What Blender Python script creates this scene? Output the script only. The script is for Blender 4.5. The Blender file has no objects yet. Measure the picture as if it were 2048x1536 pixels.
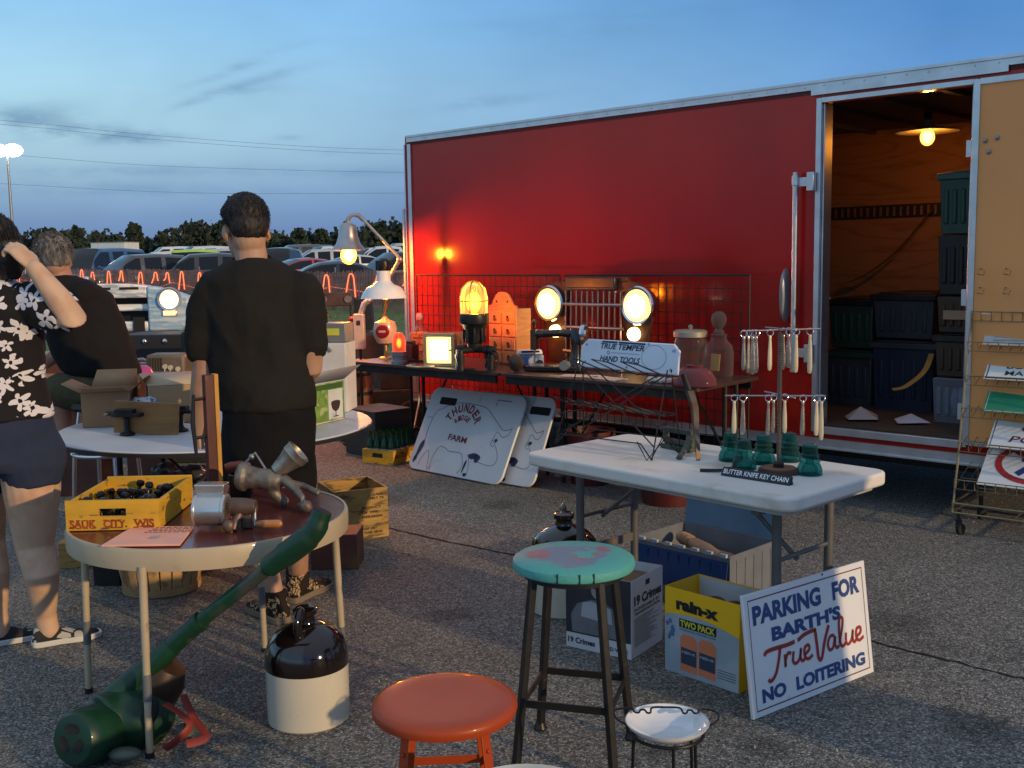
import bpy, bmesh, math, random
from mathutils import Vector, Matrix, noise, Euler
R = math.radians
rnd = random.Random(7)
SC = bpy.context.scene
COL = SC.collection
# ---------------------------------------------------------------- camera
FPX, PITCH, ROLL, EYE = 2133.0, R(6.7), R(0.9), 1.5
cam = bpy.data.cameras.new("camera"); cam_o = bpy.data.objects.new("camera", cam); COL.objects.link(cam_o)
cam.sensor_width = 36.0; cam.lens = 36.0 * FPX / 2048.0; cam.clip_start = 0.05; cam.clip_end = 3000
cam_o.matrix_world = Matrix.Translation((0, 0, EYE)) @ Matrix.Rotation(R(90) - PITCH, 4, 'X') @ Matrix.Rotation(-ROLL, 4, 'Z')
SC.camera = cam_o
SC.view_settings.view_transform = 'Standard'; SC.view_settings.look = 'None'
SC.view_settings.exposure = 0.16; SC.view_settings.gamma = 1.0
SC.render.engine = 'CYCLES'
SC.cycles.max_bounces = 8; SC.cycles.transparent_max_bounces = 16
SC.cycles.sample_clamp_indirect = 6.0
SC.cycles.use_denoising = True

def ray(u, v):
    x = (u - 1024) / FPX; y = -(v - 768) / FPX
    c, s = math.cos(-ROLL), math.sin(-ROLL)
    x, y = c * x - s * y, s * x + c * y
    cp, sp = math.cos(PITCH), math.sin(PITCH)
    return Vector((x, cp + y * sp, -sp + y * cp))
def P(u, v, z=0.0):                       # the point at height z seen at that place of the photograph
    r = ray(u, v); t = (z - EYE) / r.z
    return Vector((r.x * t, r.y * t, z))
def D(u, v, d):                           # the same, at a distance d in front of the camera
    r = ray(u, v); t = d / r.y
    return Vector((r.x * t, d, EYE + r.z * t))
# ---------------------------------------------------------------- world: dusk sky
W = bpy.data.worlds.new("World"); SC.world = W; W.use_nodes = True
def build_sky():
    nt = W.node_tree; N = nt.nodes; L = nt.links; N.clear()
    def nd(t, **k):
        n = N.new(t)
        for a, b in k.items(): setattr(n, a, b)
        return n
    def math_(op, a, b=None, c=None, clamp=False):
        n = nd('ShaderNodeMath', operation=op, use_clamp=clamp)
        for i, q in enumerate((a, b, c)):
            if q is None: continue
            if isinstance(q, (int, float)): n.inputs[i].default_value = q
            else: L.new(q, n.inputs[i])
        return n.outputs[0]
    def ramp(fac, stops):
        n = nd('ShaderNodeValToRGB'); L.new(fac, n.inputs[0]); cr = n.color_ramp; cr.interpolation = 'B_SPLINE'
        while len(cr.elements) < len(stops): cr.elements.new(0.5)
        for e, (p, c) in zip(cr.elements, stops): e.position = p; e.color = (*c, 1)
        return n.outputs[0]
    def mix(f, a, b):
        n = nd('ShaderNodeMix', data_type='RGBA')
        if isinstance(f, float): n.inputs[0].default_value = f
        else: L.new(f, n.inputs[0])
        for i, q in ((6, a), (7, b)):
            if isinstance(q, tuple): n.inputs[i].default_value = (*q, 1)
            else: L.new(q, n.inputs[i])
        return n.outputs[2]
    tc = nd('ShaderNodeTexCoord'); sep = nd('ShaderNodeSeparateXYZ'); L.new(tc.outputs['Generated'], sep.inputs[0])
    x, y, z = sep.outputs
    yy = math_('MAXIMUM', y, 0.15)
    az = math_('DIVIDE', x, yy); el = math_('DIVIDE', z, yy)
    left = ramp(z, [(0.0, (.125, .20, .36)), (.03, (.15, .245, .44)), (.06, (.22, .35, .52)), (.105, (.39, .60, .70)), (.17, (.36, .62, .79)), (.24, (.21, .49, .82)), (.45, (.30, .44, .64)), (1.0, (.38, .44, .52))])
    right = ramp(z, [(0.0, (.10, .175, .35)), (.03, (.11, .20, .42)), (.07, (.125, .25, .50)), (.13, (.125, .295, .58)), (.19, (.085, .25, .56)), (.26, (.06, .20, .49)), (.45, (.20, .28, .46)), (1.0, (.34, .40, .48))])
    f = math_('MULTIPLY_ADD', az, 1.25, 0.50, clamp=True)
    col = mix(f, left, right)
    # clouds: streaks of dark blue
    def noise_(sx, sy, sc, det=5.0, off=0.0):
        cb = nd('ShaderNodeCombineXYZ'); L.new(math_('MULTIPLY', az, sx), cb.inputs[0]); L.new(math_('MULTIPLY', el, sy), cb.inputs[1]); cb.inputs[2].default_value = off
        n = nd('ShaderNodeTexNoise'); n.inputs['Scale'].default_value = sc; n.inputs['Detail'].default_value = det; n.inputs['Roughness'].default_value = .62
        L.new(cb.outputs[0], n.inputs['Vector']); return n.outputs[0]
    nz = noise_(1.0, 3.4, 13.0)
    front = math_('GREATER_THAN', y, 0.3)
    total = None
    for (u, v, w, h, tilt, st) in [(30, 238, 95, 22, -.05, 1.0), (175, 265, 110, 15, .02, .9), (280, 276, 75, 12, .0, .8), (478, 134, 90, 9, -.32, .55), (525, 158, 80, 9, -.25, .55), (480, 182, 60, 8, -.05, .65), (395, 200, 45, 7, -.3, .5), (980, 204, 110, 10, -.1, .5), (760, 296, 130, 9, -.06, .5), (250, 340, 230, 10, .0, .45), (120, 372, 260, 12, .03, .5), (1290, 30, 330, 12, -.05, .3), (1180, 66, 170, 10, -.04, .3), (640, 345, 330, 9, .02, .5), (575, 276, 30, 5, 0, .5), (420, 385, 420, 10, .02, .45), (1780, 80, 180, 14, -.1, .25)]:
        r = ray(u, v); a0, e0 = r.x / r.y, r.z / r.y
        da = math_('SUBTRACT', az, a0); de = math_('SUBTRACT', math_('SUBTRACT', el, e0), math_('MULTIPLY', da, -tilt))
        q = math_('ADD', math_('POWER', math_('MULTIPLY', da, FPX / w), 2.0), math_('POWER', math_('MULTIPLY', de, FPX / h), 2.0))
        g = math_('MULTIPLY', math_('POWER', 2.718, math_('MULTIPLY', q, -.7)), st)
        total = g if total is None else math_('ADD', total, g)
    cl = math_('MULTIPLY', total, math_('MULTIPLY_ADD', nz, 4.2, -1.5, clamp=True), clamp=True)
    cl = math_('MULTIPLY', cl, front)
    col = mix(math_('MULTIPLY', cl, .66), col, (.115, .235, .40))
    # broad faint unevenness
    n2 = noise_(1.0, 2.5, 4.0, 3.0, 3.0)
    bri = math_('MULTIPLY_ADD', n2, .34, .83)
    hs = nd('ShaderNodeVectorMath', operation='SCALE'); L.new(col, hs.inputs[0]); L.new(bri, hs.inputs['Scale'])
    bg = nd('ShaderNodeBackground'); bg.inputs[1].default_value = 1.0; L.new(hs.outputs[0], bg.inputs[0])
    out = nd('ShaderNodeOutputWorld'); L.new(bg.outputs[0], out.inputs[0])
build_sky()
# ---------------------------------------------------------------- low warm light of the lot's floodlights, from behind on the right
sl = bpy.data.lights.new("sun", 'SUN'); sl.energy = 2.25; sl.angle = R(0.8); sl.color = (1.0, .70, .36)
so = bpy.data.objects.new("sun", sl); COL.objects.link(so)
SUN_DIR = Vector((-.75, .66, -math.tan(R(13.5)))).normalized()
so.rotation_euler = SUN_DIR.to_track_quat('-Z', 'Y').to_euler()
# ---------------------------------------------------------------- materials
MATS = {}
def mat(name, col, rough=.6, metal=0.0, var=.12, vs=6.0, col2=None, c2=(.55, .7), c2s=5.0, bump=0.0, bs=60.0, coat=0.0, emit=0.0, ecol=None, trans=0.0, ior=1.45, alpha=1.0, stretch=None, det=6.0, spec=.5):
    """principled, with its colour varied by noise; col2 shows through in worn patches between the two thresholds c2"""
    if name in MATS: return MATS[name]
    m = bpy.data.materials.new(name); MATS[name] = m; m.use_nodes = True
    nt = m.node_tree; N = nt.nodes; L = nt.links; b = N['Principled BSDF']
    tc = N.new('ShaderNodeTexCoord'); mp = N.new('ShaderNodeMapping'); L.new(tc.outputs['Object'], mp.inputs[0])
    if stretch: mp.inputs['Scale'].default_value = stretch
    def nz(s, d=det):
        n = N.new('ShaderNodeTexNoise'); n.inputs['Scale'].default_value = s; n.inputs['Detail'].default_value = d; L.new(mp.outputs[0], n.inputs['Vector']); return n.outputs[0]
    c = (*col, 1)
    hsv = N.new('ShaderNodeHueSaturation'); hsv.inputs['Color'].default_value = c
    if var > 0:
        mr = N.new('ShaderNodeMapRange'); mr.inputs[1].default_value = .3; mr.inputs[2].default_value = .7; mr.inputs[3].default_value = 1 - var; mr.inputs[4].default_value = 1 + var
        L.new(nz(vs), mr.inputs[0]); L.new(mr.outputs[0], hsv.inputs['Value'])
    out = hsv.outputs[0]
    if col2 is not None:
        mr = N.new('ShaderNodeMapRange'); mr.inputs[1].default_value = c2[0]; mr.inputs[2].default_value = c2[1]; L.new(nz(c2s, 9.0), mr.inputs[0])
        mx = N.new('ShaderNodeMix'); mx.data_type = 'RGBA'; L.new(mr.outputs[0], mx.inputs[0]); L.new(out, mx.inputs[6]); mx.inputs[7].default_value = (*col2, 1); out = mx.outputs[2]
    L.new(out, b.inputs['Base Color'])
    b.inputs['Metallic'].default_value = metal; b.inputs['IOR'].default_value = ior
    b.inputs['Specular IOR Level'].default_value = spec
    rr = N.new('ShaderNodeMapRange'); rr.inputs[3].default_value = max(.02, rough - .08); rr.inputs[4].default_value = min(1, rough + .12); L.new(nz(vs * 2.3), rr.inputs[0]); L.new(rr.outputs[0], b.inputs['Roughness'])
    if coat: b.inputs['Coat Weight'].default_value = coat; b.inputs['Coat Roughness'].default_value = .08
    if trans: b.inputs['Transmission Weight'].default_value = trans
    if alpha < 1: b.inputs['Alpha'].default_value = alpha
    if emit: b.inputs['Emission Strength'].default_value = emit; b.inputs['Emission Color'].default_value = (*(ecol or col), 1)
    if bump:
        bp = N.new('ShaderNodeBump'); bp.inputs['Strength'].default_value = bump; bp.inputs['Distance'].default_value = .004; L.new(nz(bs), bp.inputs['Height']); L.new(bp.outputs[0], b.inputs['Normal'])
    return m
def glow(name, col, strength):
    if name in MATS: return MATS[name]
    m = bpy.data.materials.new(name); MATS[name] = m; m.use_nodes = True; nt = m.node_tree; nt.nodes.clear()
    e = nt.nodes.new('ShaderNodeEmission'); e.inputs[0].default_value = (*col, 1); e.inputs[1].default_value = strength
    o = nt.nodes.new('ShaderNodeOutputMaterial'); nt.links.new(e.outputs[0], o.inputs[0]); return m
def clear_glass(name, col, amount=.25, rough=.05, lit=0.0, body=.14):
    """thin glass: light passes straight through, tinted, with a glossy skin; lit adds the shine of a lamp inside it"""
    if name in MATS: return MATS[name]
    m = bpy.data.materials.new(name); MATS[name] = m; m.use_nodes = True; nt = m.node_tree; N = nt.nodes; L = nt.links; N.clear()
    t = N.new('ShaderNodeBsdfTransparent'); t.inputs[0].default_value = (*col, 1)
    g = N.new('ShaderNodeBsdfPrincipled'); g.inputs['Base Color'].default_value = (*[c * body for c in col], 1); g.inputs['Roughness'].default_value = rough
    if lit: g.inputs['Emission Color'].default_value = (*col, 1); g.inputs['Emission Strength'].default_value = lit
    lw = N.new('ShaderNodeLayerWeight'); lw.inputs[0].default_value = .35
    ma = N.new('ShaderNodeMath'); ma.operation = 'MULTIPLY_ADD'; ma.use_clamp = True; L.new(lw.outputs['Facing'], ma.inputs[0]); ma.inputs[1].default_value = .55; ma.inputs[2].default_value = amount
    mx = N.new('ShaderNodeMixShader'); L.new(ma.outputs[0], mx.inputs[0]); L.new(t.outputs[0], mx.inputs[1]); L.new(g.outputs[0], mx.inputs[2])
    o = N.new('ShaderNodeOutputMaterial'); L.new(mx.outputs[0], o.inputs[0]); return m
# ---------------------------------------------------------------- mesh builder
def basis(z, hint=Vector((0, 0, 1))):
    z = z.normalized()
    if abs(z.dot(hint)) > .98: hint = Vector((0, 1, 0))
    x = hint.cross(z).normalized(); return x, z.cross(x)
def XF(loc=(0, 0, 0), rx=0, ry=0, rz=0, s=(1, 1, 1)):
    return Matrix.LocRotScale(Vector(loc), Euler((R(rx), R(ry), R(rz))), Vector(s))
class MB:
    def __init__(s, M=None): s.v = []; s.f = []; s.M = M
    def add(s, vs, fs, M=None):
        o = len(s.v)
        for p in vs:
            p = Vector(p)
            if M is not None: p = M @ p
            if s.M is not None: p = s.M @ p
            s.v.append(p)
        s.f += [tuple(i + o for i in f) for f in fs]; return s
    def box(s, c, d, M=None, rot=None, taper=1.0):
        x, y, z = d[0] / 2, d[1] / 2, d[2] / 2; t = taper
        vs = [Vector(p) for p in ((-x, -y, -z), (x, -y, -z), (x, y, -z), (-x, y, -z), (-x * t, -y * t, z), (x * t, -y * t, z), (x * t, y * t, z), (-x * t, y * t, z))]
        if rot is not None:
            e = Euler([R(a) for a in rot]).to_matrix(); vs = [e @ p for p in vs]
        c = Vector(c); return s.add([p + c for p in vs], [(0, 3, 2, 1), (4, 5, 6, 7), (0, 1, 5, 4), (1, 2, 6, 5), (2, 3, 7, 6), (3, 0, 4, 7)], M)
    def bar(s, a, b, w, h, up=(0, 0, 1), M=None):
        a, b = Vector(a), Vector(b); x, y = basis(b - a, Vector(up)); x = x * w / 2; y = y * h / 2
        return s.add([a - x - y, a + x - y, a + x + y, a - x + y, b - x - y, b + x - y, b + x + y, b - x + y], [(0, 3, 2, 1), (4, 5, 6, 7), (0, 1, 5, 4), (1, 2, 6, 5), (2, 3, 7, 6), (3, 0, 4, 7)], M)
    def loft(s, rings, M=None, cap=True, closed=False):
        n = len(rings[0]); vs = [p for r in rings for p in r]; fs = []
        m = len(rings)
        for k in range(m if closed else m - 1):
            a, b = k * n, ((k + 1) % m) * n
            for i in range(n): j = (i + 1) % n; fs.append((a + i, a + j, b + j, b + i))
        if cap and not closed:
            fs.append(tuple(reversed(range(n)))); fs.append(tuple((m - 1) * n + i for i in range(n)))
        return s.add(vs, fs, M)
    def tube(s, pts, r, n=8, M=None, closed=False, flat=1.0, cap=True, hint=(0, 0, 1)):
        pts = [Vector(p) for p in pts]; m = len(pts); rs = r if isinstance(r, (list, tuple)) else [r] * m
        rings = []; px = None
        for i, p in enumerate(pts):
            if closed: t = pts[(i + 1) % m] - pts[i - 1]
            elif i == 0: t = pts[1] - p
            elif i == m - 1: t = p - pts[i - 1]
            else: t = (pts[i + 1] - p).normalized() + (p - pts[i - 1]).normalized()
            if t.length < 1e-9: t = Vector((0, 0, 1))
            t.normalize()
            if px is None: x, y = basis(t, Vector(hint))
            else:
                x = px - t * px.dot(t)
                x = x.normalized() if x.length > 1e-6 else basis(t)[0]
                y = t.cross(x)
            px = x; q = rs[i]
            rings.append([p + x * (q * math.cos(2 * math.pi * k / n)) + y * (q * flat * math.sin(2 * math.pi * k / n)) for k in range(n)])
        return s.loft(rings, M, cap, closed)
    def lathe(s, prof, n=24, M=None, cap=True, sx=1.0, sy=1.0):
        return s.loft([[Vector((r * sx * math.cos(2 * math.pi * k / n), r * sy * math.sin(2 * math.pi * k / n), z)) for k in range(n)] for r, z in prof], M, cap)
    def ell(s, c, r, M=None, n=16, m=10, rot=None):
        e = Euler([R(a) for a in rot]).to_matrix() if rot else None; c = Vector(c); rings = []
        for j in range(m + 1):
            t = math.pi * (j + .02) / (m + .04); rg = []
            for k in range(n):
                p = Vector((r[0] * math.sin(t) * math.cos(2 * math.pi * k / n), r[1] * math.sin(t) * math.sin(2 * math.pi * k / n), -r[2] * math.cos(t)))
                rg.append((e @ p if e else p) + c)
            rings.append(rg)
        return s.loft(rings, M)
    def prism(s, poly, h, M=None):           # outline in x, y raised from 0 to h along z
        n = len(poly); vs = [Vector((p[0], p[1], 0)) for p in poly] + [Vector((p[0], p[1], h)) for p in poly]
        return s.add(vs, [tuple(reversed(range(n))), tuple(range(n, 2 * n))] + [(i, (i + 1) % n, n + (i + 1) % n, n + i) for i in range(n)], M)
    def quad(s, a, b, c, d, M=None): return s.add([a, b, c, d], [(0, 1, 2, 3)], M)
    def mesh(s, name, ang=38):
        me = bpy.data.meshes.new(name); me.from_pydata(s.v, [], s.f); me.update()
        bm = bmesh.new(); bm.from_mesh(me); bmesh.ops.recalc_face_normals(bm, faces=bm.faces); bm.to_mesh(me); bm.free()
        me.shade_smooth(); me.set_sharp_from_angle(angle=R(ang)); return me
    def build(s, name, m, parent=None, bev=0.0, ang=38, seg=2, solid=0.0):
        o = bpy.data.objects.new(name, s.mesh(name, ang)); COL.objects.link(o); o.data.materials.append(m)
        if parent is not None: o.parent = parent
        if solid:
            q = o.modifiers.new("thick", 'SOLIDIFY'); q.thickness = solid; q.offset = 0
        if bev:
            q = o.modifiers.new("edge", 'BEVEL'); q.width = bev; q.segments = seg; q.limit_method = 'ANGLE'; q.angle_limit = R(35); q.harden_normals = False
        return o
def rrect(w, h, r, n=5, cx=0, cy=0):
    out = []
    for (sx, sy, a) in ((1, 1, 0), (-1, 1, 90), (-1, -1, 180), (1, -1, 270)):
        for k in range(n + 1):
            t = R(a + 90 * k / n); out.append((cx + sx * (w / 2 - r) + r * math.cos(t), cy + sy * (h / 2 - r) + r * math.sin(t)))
    return out
def tag(o, label=None, cat=None, group=None, kind=None):
    if label: o['label'] = label
    if cat: o['category'] = cat
    if group: o['group'] = group
    if kind: o['kind'] = kind
    return o
def thing(name, label, cat, loc=(0, 0, 0), rz=0.0, group=None, M=None):
    o = bpy.data.objects.new(name, None); COL.objects.link(o); o.empty_display_size = .1
    if M is not None: o.matrix_world = M
    else: o.location = loc; o.rotation_euler = (0, 0, rz)
    return tag(o, label, cat, group)
def struct(o): o['kind'] = 'structure'; return o
def kids(o): return [c for c in SC.objects if c.parent == o]
def copy_tree(o, parent=None):
    c = o.copy(); COL.objects.link(c)
    if parent is not None: c.parent = parent
    for ch in kids(o): copy_tree(ch, c)
    return c
def facing(a, b):                          # angle of the ground line from a to b
    return math.atan2(b.y - a.y, b.x - a.x)
def letter_mesh(body, bold=0.0, shear=0.0, spacing=1.0):
    cu = bpy.data.curves.new("lettering", 'FONT'); cu.body = body; cu.size = 1.0; cu.offset = bold; cu.shear = shear; cu.space_character = spacing; cu.resolution_u = 3
    o = bpy.data.objects.new("lettering", cu); COL.objects.link(o)
    dg = bpy.context.evaluated_depsgraph_get(); me = bpy.data.meshes.new_from_object(o.evaluated_get(dg))
    vs = [v.co.copy() for v in me.vertices]; fs = [tuple(p.vertices) for p in me.polygons]
    bpy.data.objects.remove(o); bpy.data.curves.remove(cu); bpy.data.meshes.remove(me); return vs, fs
def words(mb, body, x0, x1, y0, y1, M=None, bold=.012, shear=0.0, z=.0012, skew=0.0, spacing=1.0):
    """flat letters fitted into a rectangle of the panel's own x, y plane"""
    vs, fs = letter_mesh(body, bold, shear, spacing)
    if not vs: return
    ax, bx = min(v.x for v in vs), max(v.x for v in vs); ay, by = min(v.y for v in vs), max(v.y for v in vs)
    out = []
    for v in vs:
        x = x0 + (v.x - ax) / (bx - ax) * (x1 - x0); y = y0 + (v.y - ay) / max(by - ay, 1e-6) * (y1 - y0) + skew * (x - x0)
        out.append((x, y, z))
    mb.add(out, fs, M)
def stroke(mb, pts, w, z=.0012, M=None, closed=False):
    """a flat painted line of width w through 2D points"""
    pts = [Vector((p[0], p[1])) for p in pts]; n = len(pts); L_ = []; R_ = []
    for i, p in enumerate(pts):
        a = pts[i - 1] if (i > 0 or closed) else p; b = pts[(i + 1) % n] if (i < n - 1 or closed) else p
        t = (b - a); t = t.normalized() if t.length > 1e-9 else Vector((1, 0)); q = Vector((-t.y, t.x)) * (w[i] if isinstance(w, list) else w) / 2
        L_.append(p + q); R_.append(p - q)
    vs = [(p.x, p.y, z) for p in L_] + [(p.x, p.y, z) for p in R_]
    mb.add(vs, [(i, n + i, n + (i + 1) % n, (i + 1) % n) for i in range(n if closed else n - 1)], M)
def spline(pts, k=6):
    """smooth curve through 2D or 3D points"""
    pts = [Vector(p) for p in pts]; out = []
    for i in range(len(pts) - 1):
        a, b, c, d = pts[max(i - 1, 0)], pts[i], pts[i + 1], pts[min(i + 2, len(pts) - 1)]
        for j in range(k):
            t = j / k; out.append(.5 * ((2 * b) + (c - a) * t + (2 * a - 5 * b + 4 * c - d) * t * t + (3 * b - a - 3 * c + d) * t ** 3))
    return out + [pts[-1]]
def lit_bulb(parent, c, r, power, col=(1, .50, .16), glass=(1, .60, .16), lit=2.2, name='bulb'):
    """a lamp's glass bulb with the light it gives off"""
    c = Vector(c); o = MB().ell(c, r).build(name, clear_glass('bulb_glass_%d' % int(lit * 100 + glass[1] * 10), glass, .22, .1, lit=lit), parent)
    l = bpy.data.lights.new('bulb_light', 'POINT'); l.energy = power; l.color = col; l.shadow_soft_size = min(r) * .6
    q = bpy.data.objects.new('bulb_light', l); COL.objects.link(q); q.parent = parent; q.location = c
    MB().ell(c, [x * .74 for x in r], n=12, m=10).build('filament', clear_glass('filament_glass', (1, .82, .5), .5, .1, lit=9), o); return o
def join_mb(o, mb):
    me = o.data; vs = [v.co.copy() for v in me.vertices] + mb.v; n = len(me.vertices); fs = [tuple(p.vertices) for p in me.polygons] + [tuple(i + n for i in f) for f in mb.f]
    m2 = bpy.data.meshes.new(me.name); m2.from_pydata(vs, [], fs); m2.shade_smooth()
    for q in me.materials: m2.materials.append(q)
    o.data = m2; bpy.data.meshes.remove(me)
def flesh(mb, name, m, parent=None, vox=.01, smooth=6, fn=None):
    """fuse overlapping volumes into one continuous skin; fn(p, n) may then push each vertex along its normal"""
    me = bpy.data.meshes.new(name); me.from_pydata(mb.v, [], mb.f)
    bm = bmesh.new(); bm.from_mesh(me); bmesh.ops.recalc_face_normals(bm, faces=bm.faces); bm.to_mesh(me); bm.free()
    o = bpy.data.objects.new(name, me); COL.objects.link(o)
    q = o.modifiers.new("fuse", 'REMESH'); q.mode = 'VOXEL'; q.voxel_size = vox; q.adaptivity = 0
    q = o.modifiers.new("soft", 'SMOOTH'); q.factor = .5; q.iterations = smooth
    dg = bpy.context.evaluated_depsgraph_get(); m2 = bpy.data.meshes.new_from_object(o.evaluated_get(dg))
    o.modifiers.clear(); o.data = m2; bpy.data.meshes.remove(me); m2.name = name
    if fn:
        ns = [v.normal.copy() for v in m2.vertices]
        for v, nn in zip(m2.vertices, ns): v.co = v.co + nn * fn(v.co, nn)
    m2.materials.clear(); m2.materials.append(m); m2.shade_smooth()
    if parent is not None: o.parent = parent
    return o
def limb(mb, pts, rs, n=14, flat=1.0, hint=(0, 1, 0)):
    """tapered limb with rounded ends"""
    pts = [Vector(p) for p in pts]; rs = list(rs)
    d0 = (pts[0] - pts[1]).normalized(); d1 = (pts[-1] - pts[-2]).normalized()
    pp = [pts[0] + d0 * rs[0] * .9, pts[0] + d0 * rs[0] * .6] + pts + [pts[-1] + d1 * rs[-1] * .6, pts[-1] + d1 * rs[-1] * .9]
    rr = [rs[0] * .3, rs[0] * .78] + rs + [rs[-1] * .78, rs[-1] * .3]
    return mb.tube(pp, rr, n, flat=flat, hint=hint)
# ================================================================ materials in use
def asphalt():
    m = bpy.data.materials.new("asphalt"); m.use_nodes = True; nt = m.node_tree; N = nt.nodes; L = nt.links; b = N['Principled BSDF']
    tc = N.new('ShaderNodeTexCoord')
    def nz(s, d=2.0, r=.5):
        n = N.new('ShaderNodeTexNoise'); n.inputs['Scale'].default_value = s; n.inputs['Detail'].default_value = d; n.inputs['Roughness'].default_value = r; L.new(tc.outputs['Object'], n.inputs['Vector']); return n.outputs[0]
    vo = N.new('ShaderNodeTexVoronoi'); vo.inputs['Scale'].default_value = 145; L.new(tc.outputs['Object'], vo.inputs['Vector'])
    sp = N.new('ShaderNodeSeparateColor'); L.new(vo.outputs['Color'], sp.inputs[0])
    r1 = N.new('ShaderNodeValToRGB'); L.new(sp.outputs[0], r1.inputs[0]); cr = r1.color_ramp
    cr.elements[0].position = 0; cr.elements[0].color = (.085, .082, .078, 1); cr.elements[1].position = 1; cr.elements[1].color = (.48, .455, .41, 1)
    for p, c in ((.35, .165), (.62, .23), (.85, .32)): e = cr.elements.new(p); e.color = (c, c * .95, c * .86, 1)
    # tar between the stones
    mr = N.new('ShaderNodeMapRange'); L.new(vo.outputs['Distance'], mr.inputs[0]); mr.inputs[1].default_value = .35; mr.inputs[2].default_value = .8; mr.inputs[3].default_value = 1; mr.inputs[4].default_value = .5
    big = N.new('ShaderNodeMapRange'); L.new(nz(1.1, 6, .6), big.inputs[0]); big.inputs[1].default_value = .3; big.inputs[2].default_value = .7; big.inputs[3].default_value = .82; big.inputs[4].default_value = 1.18
    md = N.new('ShaderNodeMapRange'); L.new(nz(38, 4, .7), md.inputs[0]); md.inputs[1].default_value = .3; md.inputs[2].default_value = .7; md.inputs[3].default_value = .72; md.inputs[4].default_value = 1.25
    m1 = N.new('ShaderNodeMath'); m1.operation = 'MULTIPLY'; L.new(mr.outputs[0], m1.inputs[0]); L.new(big.outputs[0], m1.inputs[1])
    m2 = N.new('ShaderNodeMath'); m2.operation = 'MULTIPLY'; L.new(m1.outputs[0], m2.inputs[0]); L.new(md.outputs[0], m2.inputs[1])
    # stains where oil dripped
    st = N.new('ShaderNodeMapRange'); L.new(nz(.8, 5, .65), st.inputs[0]); st.inputs[1].default_value = .60; st.inputs[2].default_value = .70; st.inputs[3].default_value = 1; st.inputs[4].default_value = .72
    m3 = N.new('ShaderNodeMath'); m3.operation = 'MULTIPLY'; L.new(m2.outputs[0], m3.inputs[0]); L.new(st.outputs[0], m3.inputs[1])
    for (u, v, rad) in ((1785, 1245, .17), (1530, 1495, .09), (1320, 1505, .06), (900, 1230, .12), (760, 1000, .2), (1950, 1450, .15), (1000, 1010, .14)):
        q = P(u, v); sb = N.new('ShaderNodeVectorMath'); sb.operation = 'DISTANCE'; L.new(tc.outputs['Object'], sb.inputs[0]); sb.inputs[1].default_value = q
        ad = N.new('ShaderNodeMath'); ad.operation = 'MULTIPLY_ADD'; L.new(nz(9, 4), ad.inputs[0]); ad.inputs[1].default_value = rad * .9; L.new(sb.outputs['Value'], ad.inputs[2])
        mm = N.new('ShaderNodeMapRange'); mm.inputs[1].default_value = rad * 1.0; mm.inputs[2].default_value = rad * 1.55; mm.inputs[3].default_value = .64; mm.inputs[4].default_value = 1.0; L.new(ad.outputs[0], mm.inputs[0])
        mu = N.new('ShaderNodeMath'); mu.operation = 'MULTIPLY'; L.new(m3.outputs[0], mu.inputs[0]); L.new(mm.outputs[0], mu.inputs[1]); m3 = mu
    sc = N.new('ShaderNodeVectorMath'); sc.operation = 'SCALE'; L.new(r1.outputs[0], sc.inputs[0]); L.new(m3.outputs[0], sc.inputs['Scale'])
    L.new(sc.outputs[0], b.inputs['Base Color']); b.inputs['Roughness'].default_value = .82; b.inputs['Specular IOR Level'].default_value = .3
    bp = N.new('ShaderNodeBump'); bp.inputs['Strength'].default_value = .9; bp.inputs['Distance'].default_value = .003; bp.invert = True; L.new(vo.outputs['Distance'], bp.inputs['Height']); L.new(bp.outputs[0], b.inputs['Normal'])
    return m
ALU = mat('bare_aluminium', (.62, .63, .65), .36, .9, .1, 9, bump=.05)
CHROME = mat('chrome', (.72, .72, .74), .12, 1.0, .05)
STEEL = mat('grey_steel', (.30, .31, .32), .45, .7, .15, 12)
IRON = mat('dark_iron', (.035, .034, .034), .5, .6, .25, 14, col2=(.10, .055, .03), c2=(.6, .75))
WIRE = mat('dark_wire', (.03, .028, .026), .45, .5, .2, 20)
BLACKPAINT = mat('black_paint', (.012, .012, .013), .38, 0, .2, 20, col2=(.06, .045, .035), c2=(.66, .74), c2s=30)
RUBBER = mat('rubber', (.015, .015, .016), .8)
DARKWOOD = mat('dark_table_wood', (.060, .028, .022), .42, 0, .25, 6, stretch=(1, 6, 1), coat=.3)
CARD = mat('cardboard', (.36, .21, .11), .85, 0, .12, 5, bump=.1)
WHITEP = mat('white_enamel', (.80, .80, .78), .22, 0, .06, 5, coat=.4)
GLASSDARK = mat('car_glass', (.012, .014, .017), .06, 0, .1)
PLY = mat('plywood', (.42, .19, .07), .6, 0, .2, 3, stretch=(1, 1, 6), col2=(.20, .075, .025), c2=(.45, .6), c2s=3.2, det=3)
# ================================================================ ground
def ground_z(y): return .016 * min(max(y - 30, 0), 62)
m = MB(); m.quad((-900, -60, 0), (900, -60, 0), (900, 1500, 0), (-900, 1500, 0)); struct(m.build('ground', asphalt()))
gm = MB(); ys = [13, 20, 26, 30, 34, 40, 50, 60, 70, 80, 92, 120, 260, 900]; xs = [-500, -200, -60, -30, -12, 0, 30, 120, 500]
for y in ys:
    for x in xs: gm.v.append(Vector((x, y + (.4 * math.sin(x * .7) if y == 13 else 0), .004 + ground_z(y))))
for j in range(len(ys) - 1):
    for i in range(len(xs) - 1): a = j * len(xs) + i; gm.f.append((a, a + 1, a + 1 + len(xs), a + len(xs)))
struct(gm.build('grass_field', mat('mown_grass', (.085, .135, .035), .9, 0, .35, .6, col2=(.12, .14, .05), c2=(.45, .7), c2s=9, bump=.8, bs=40)))
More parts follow.
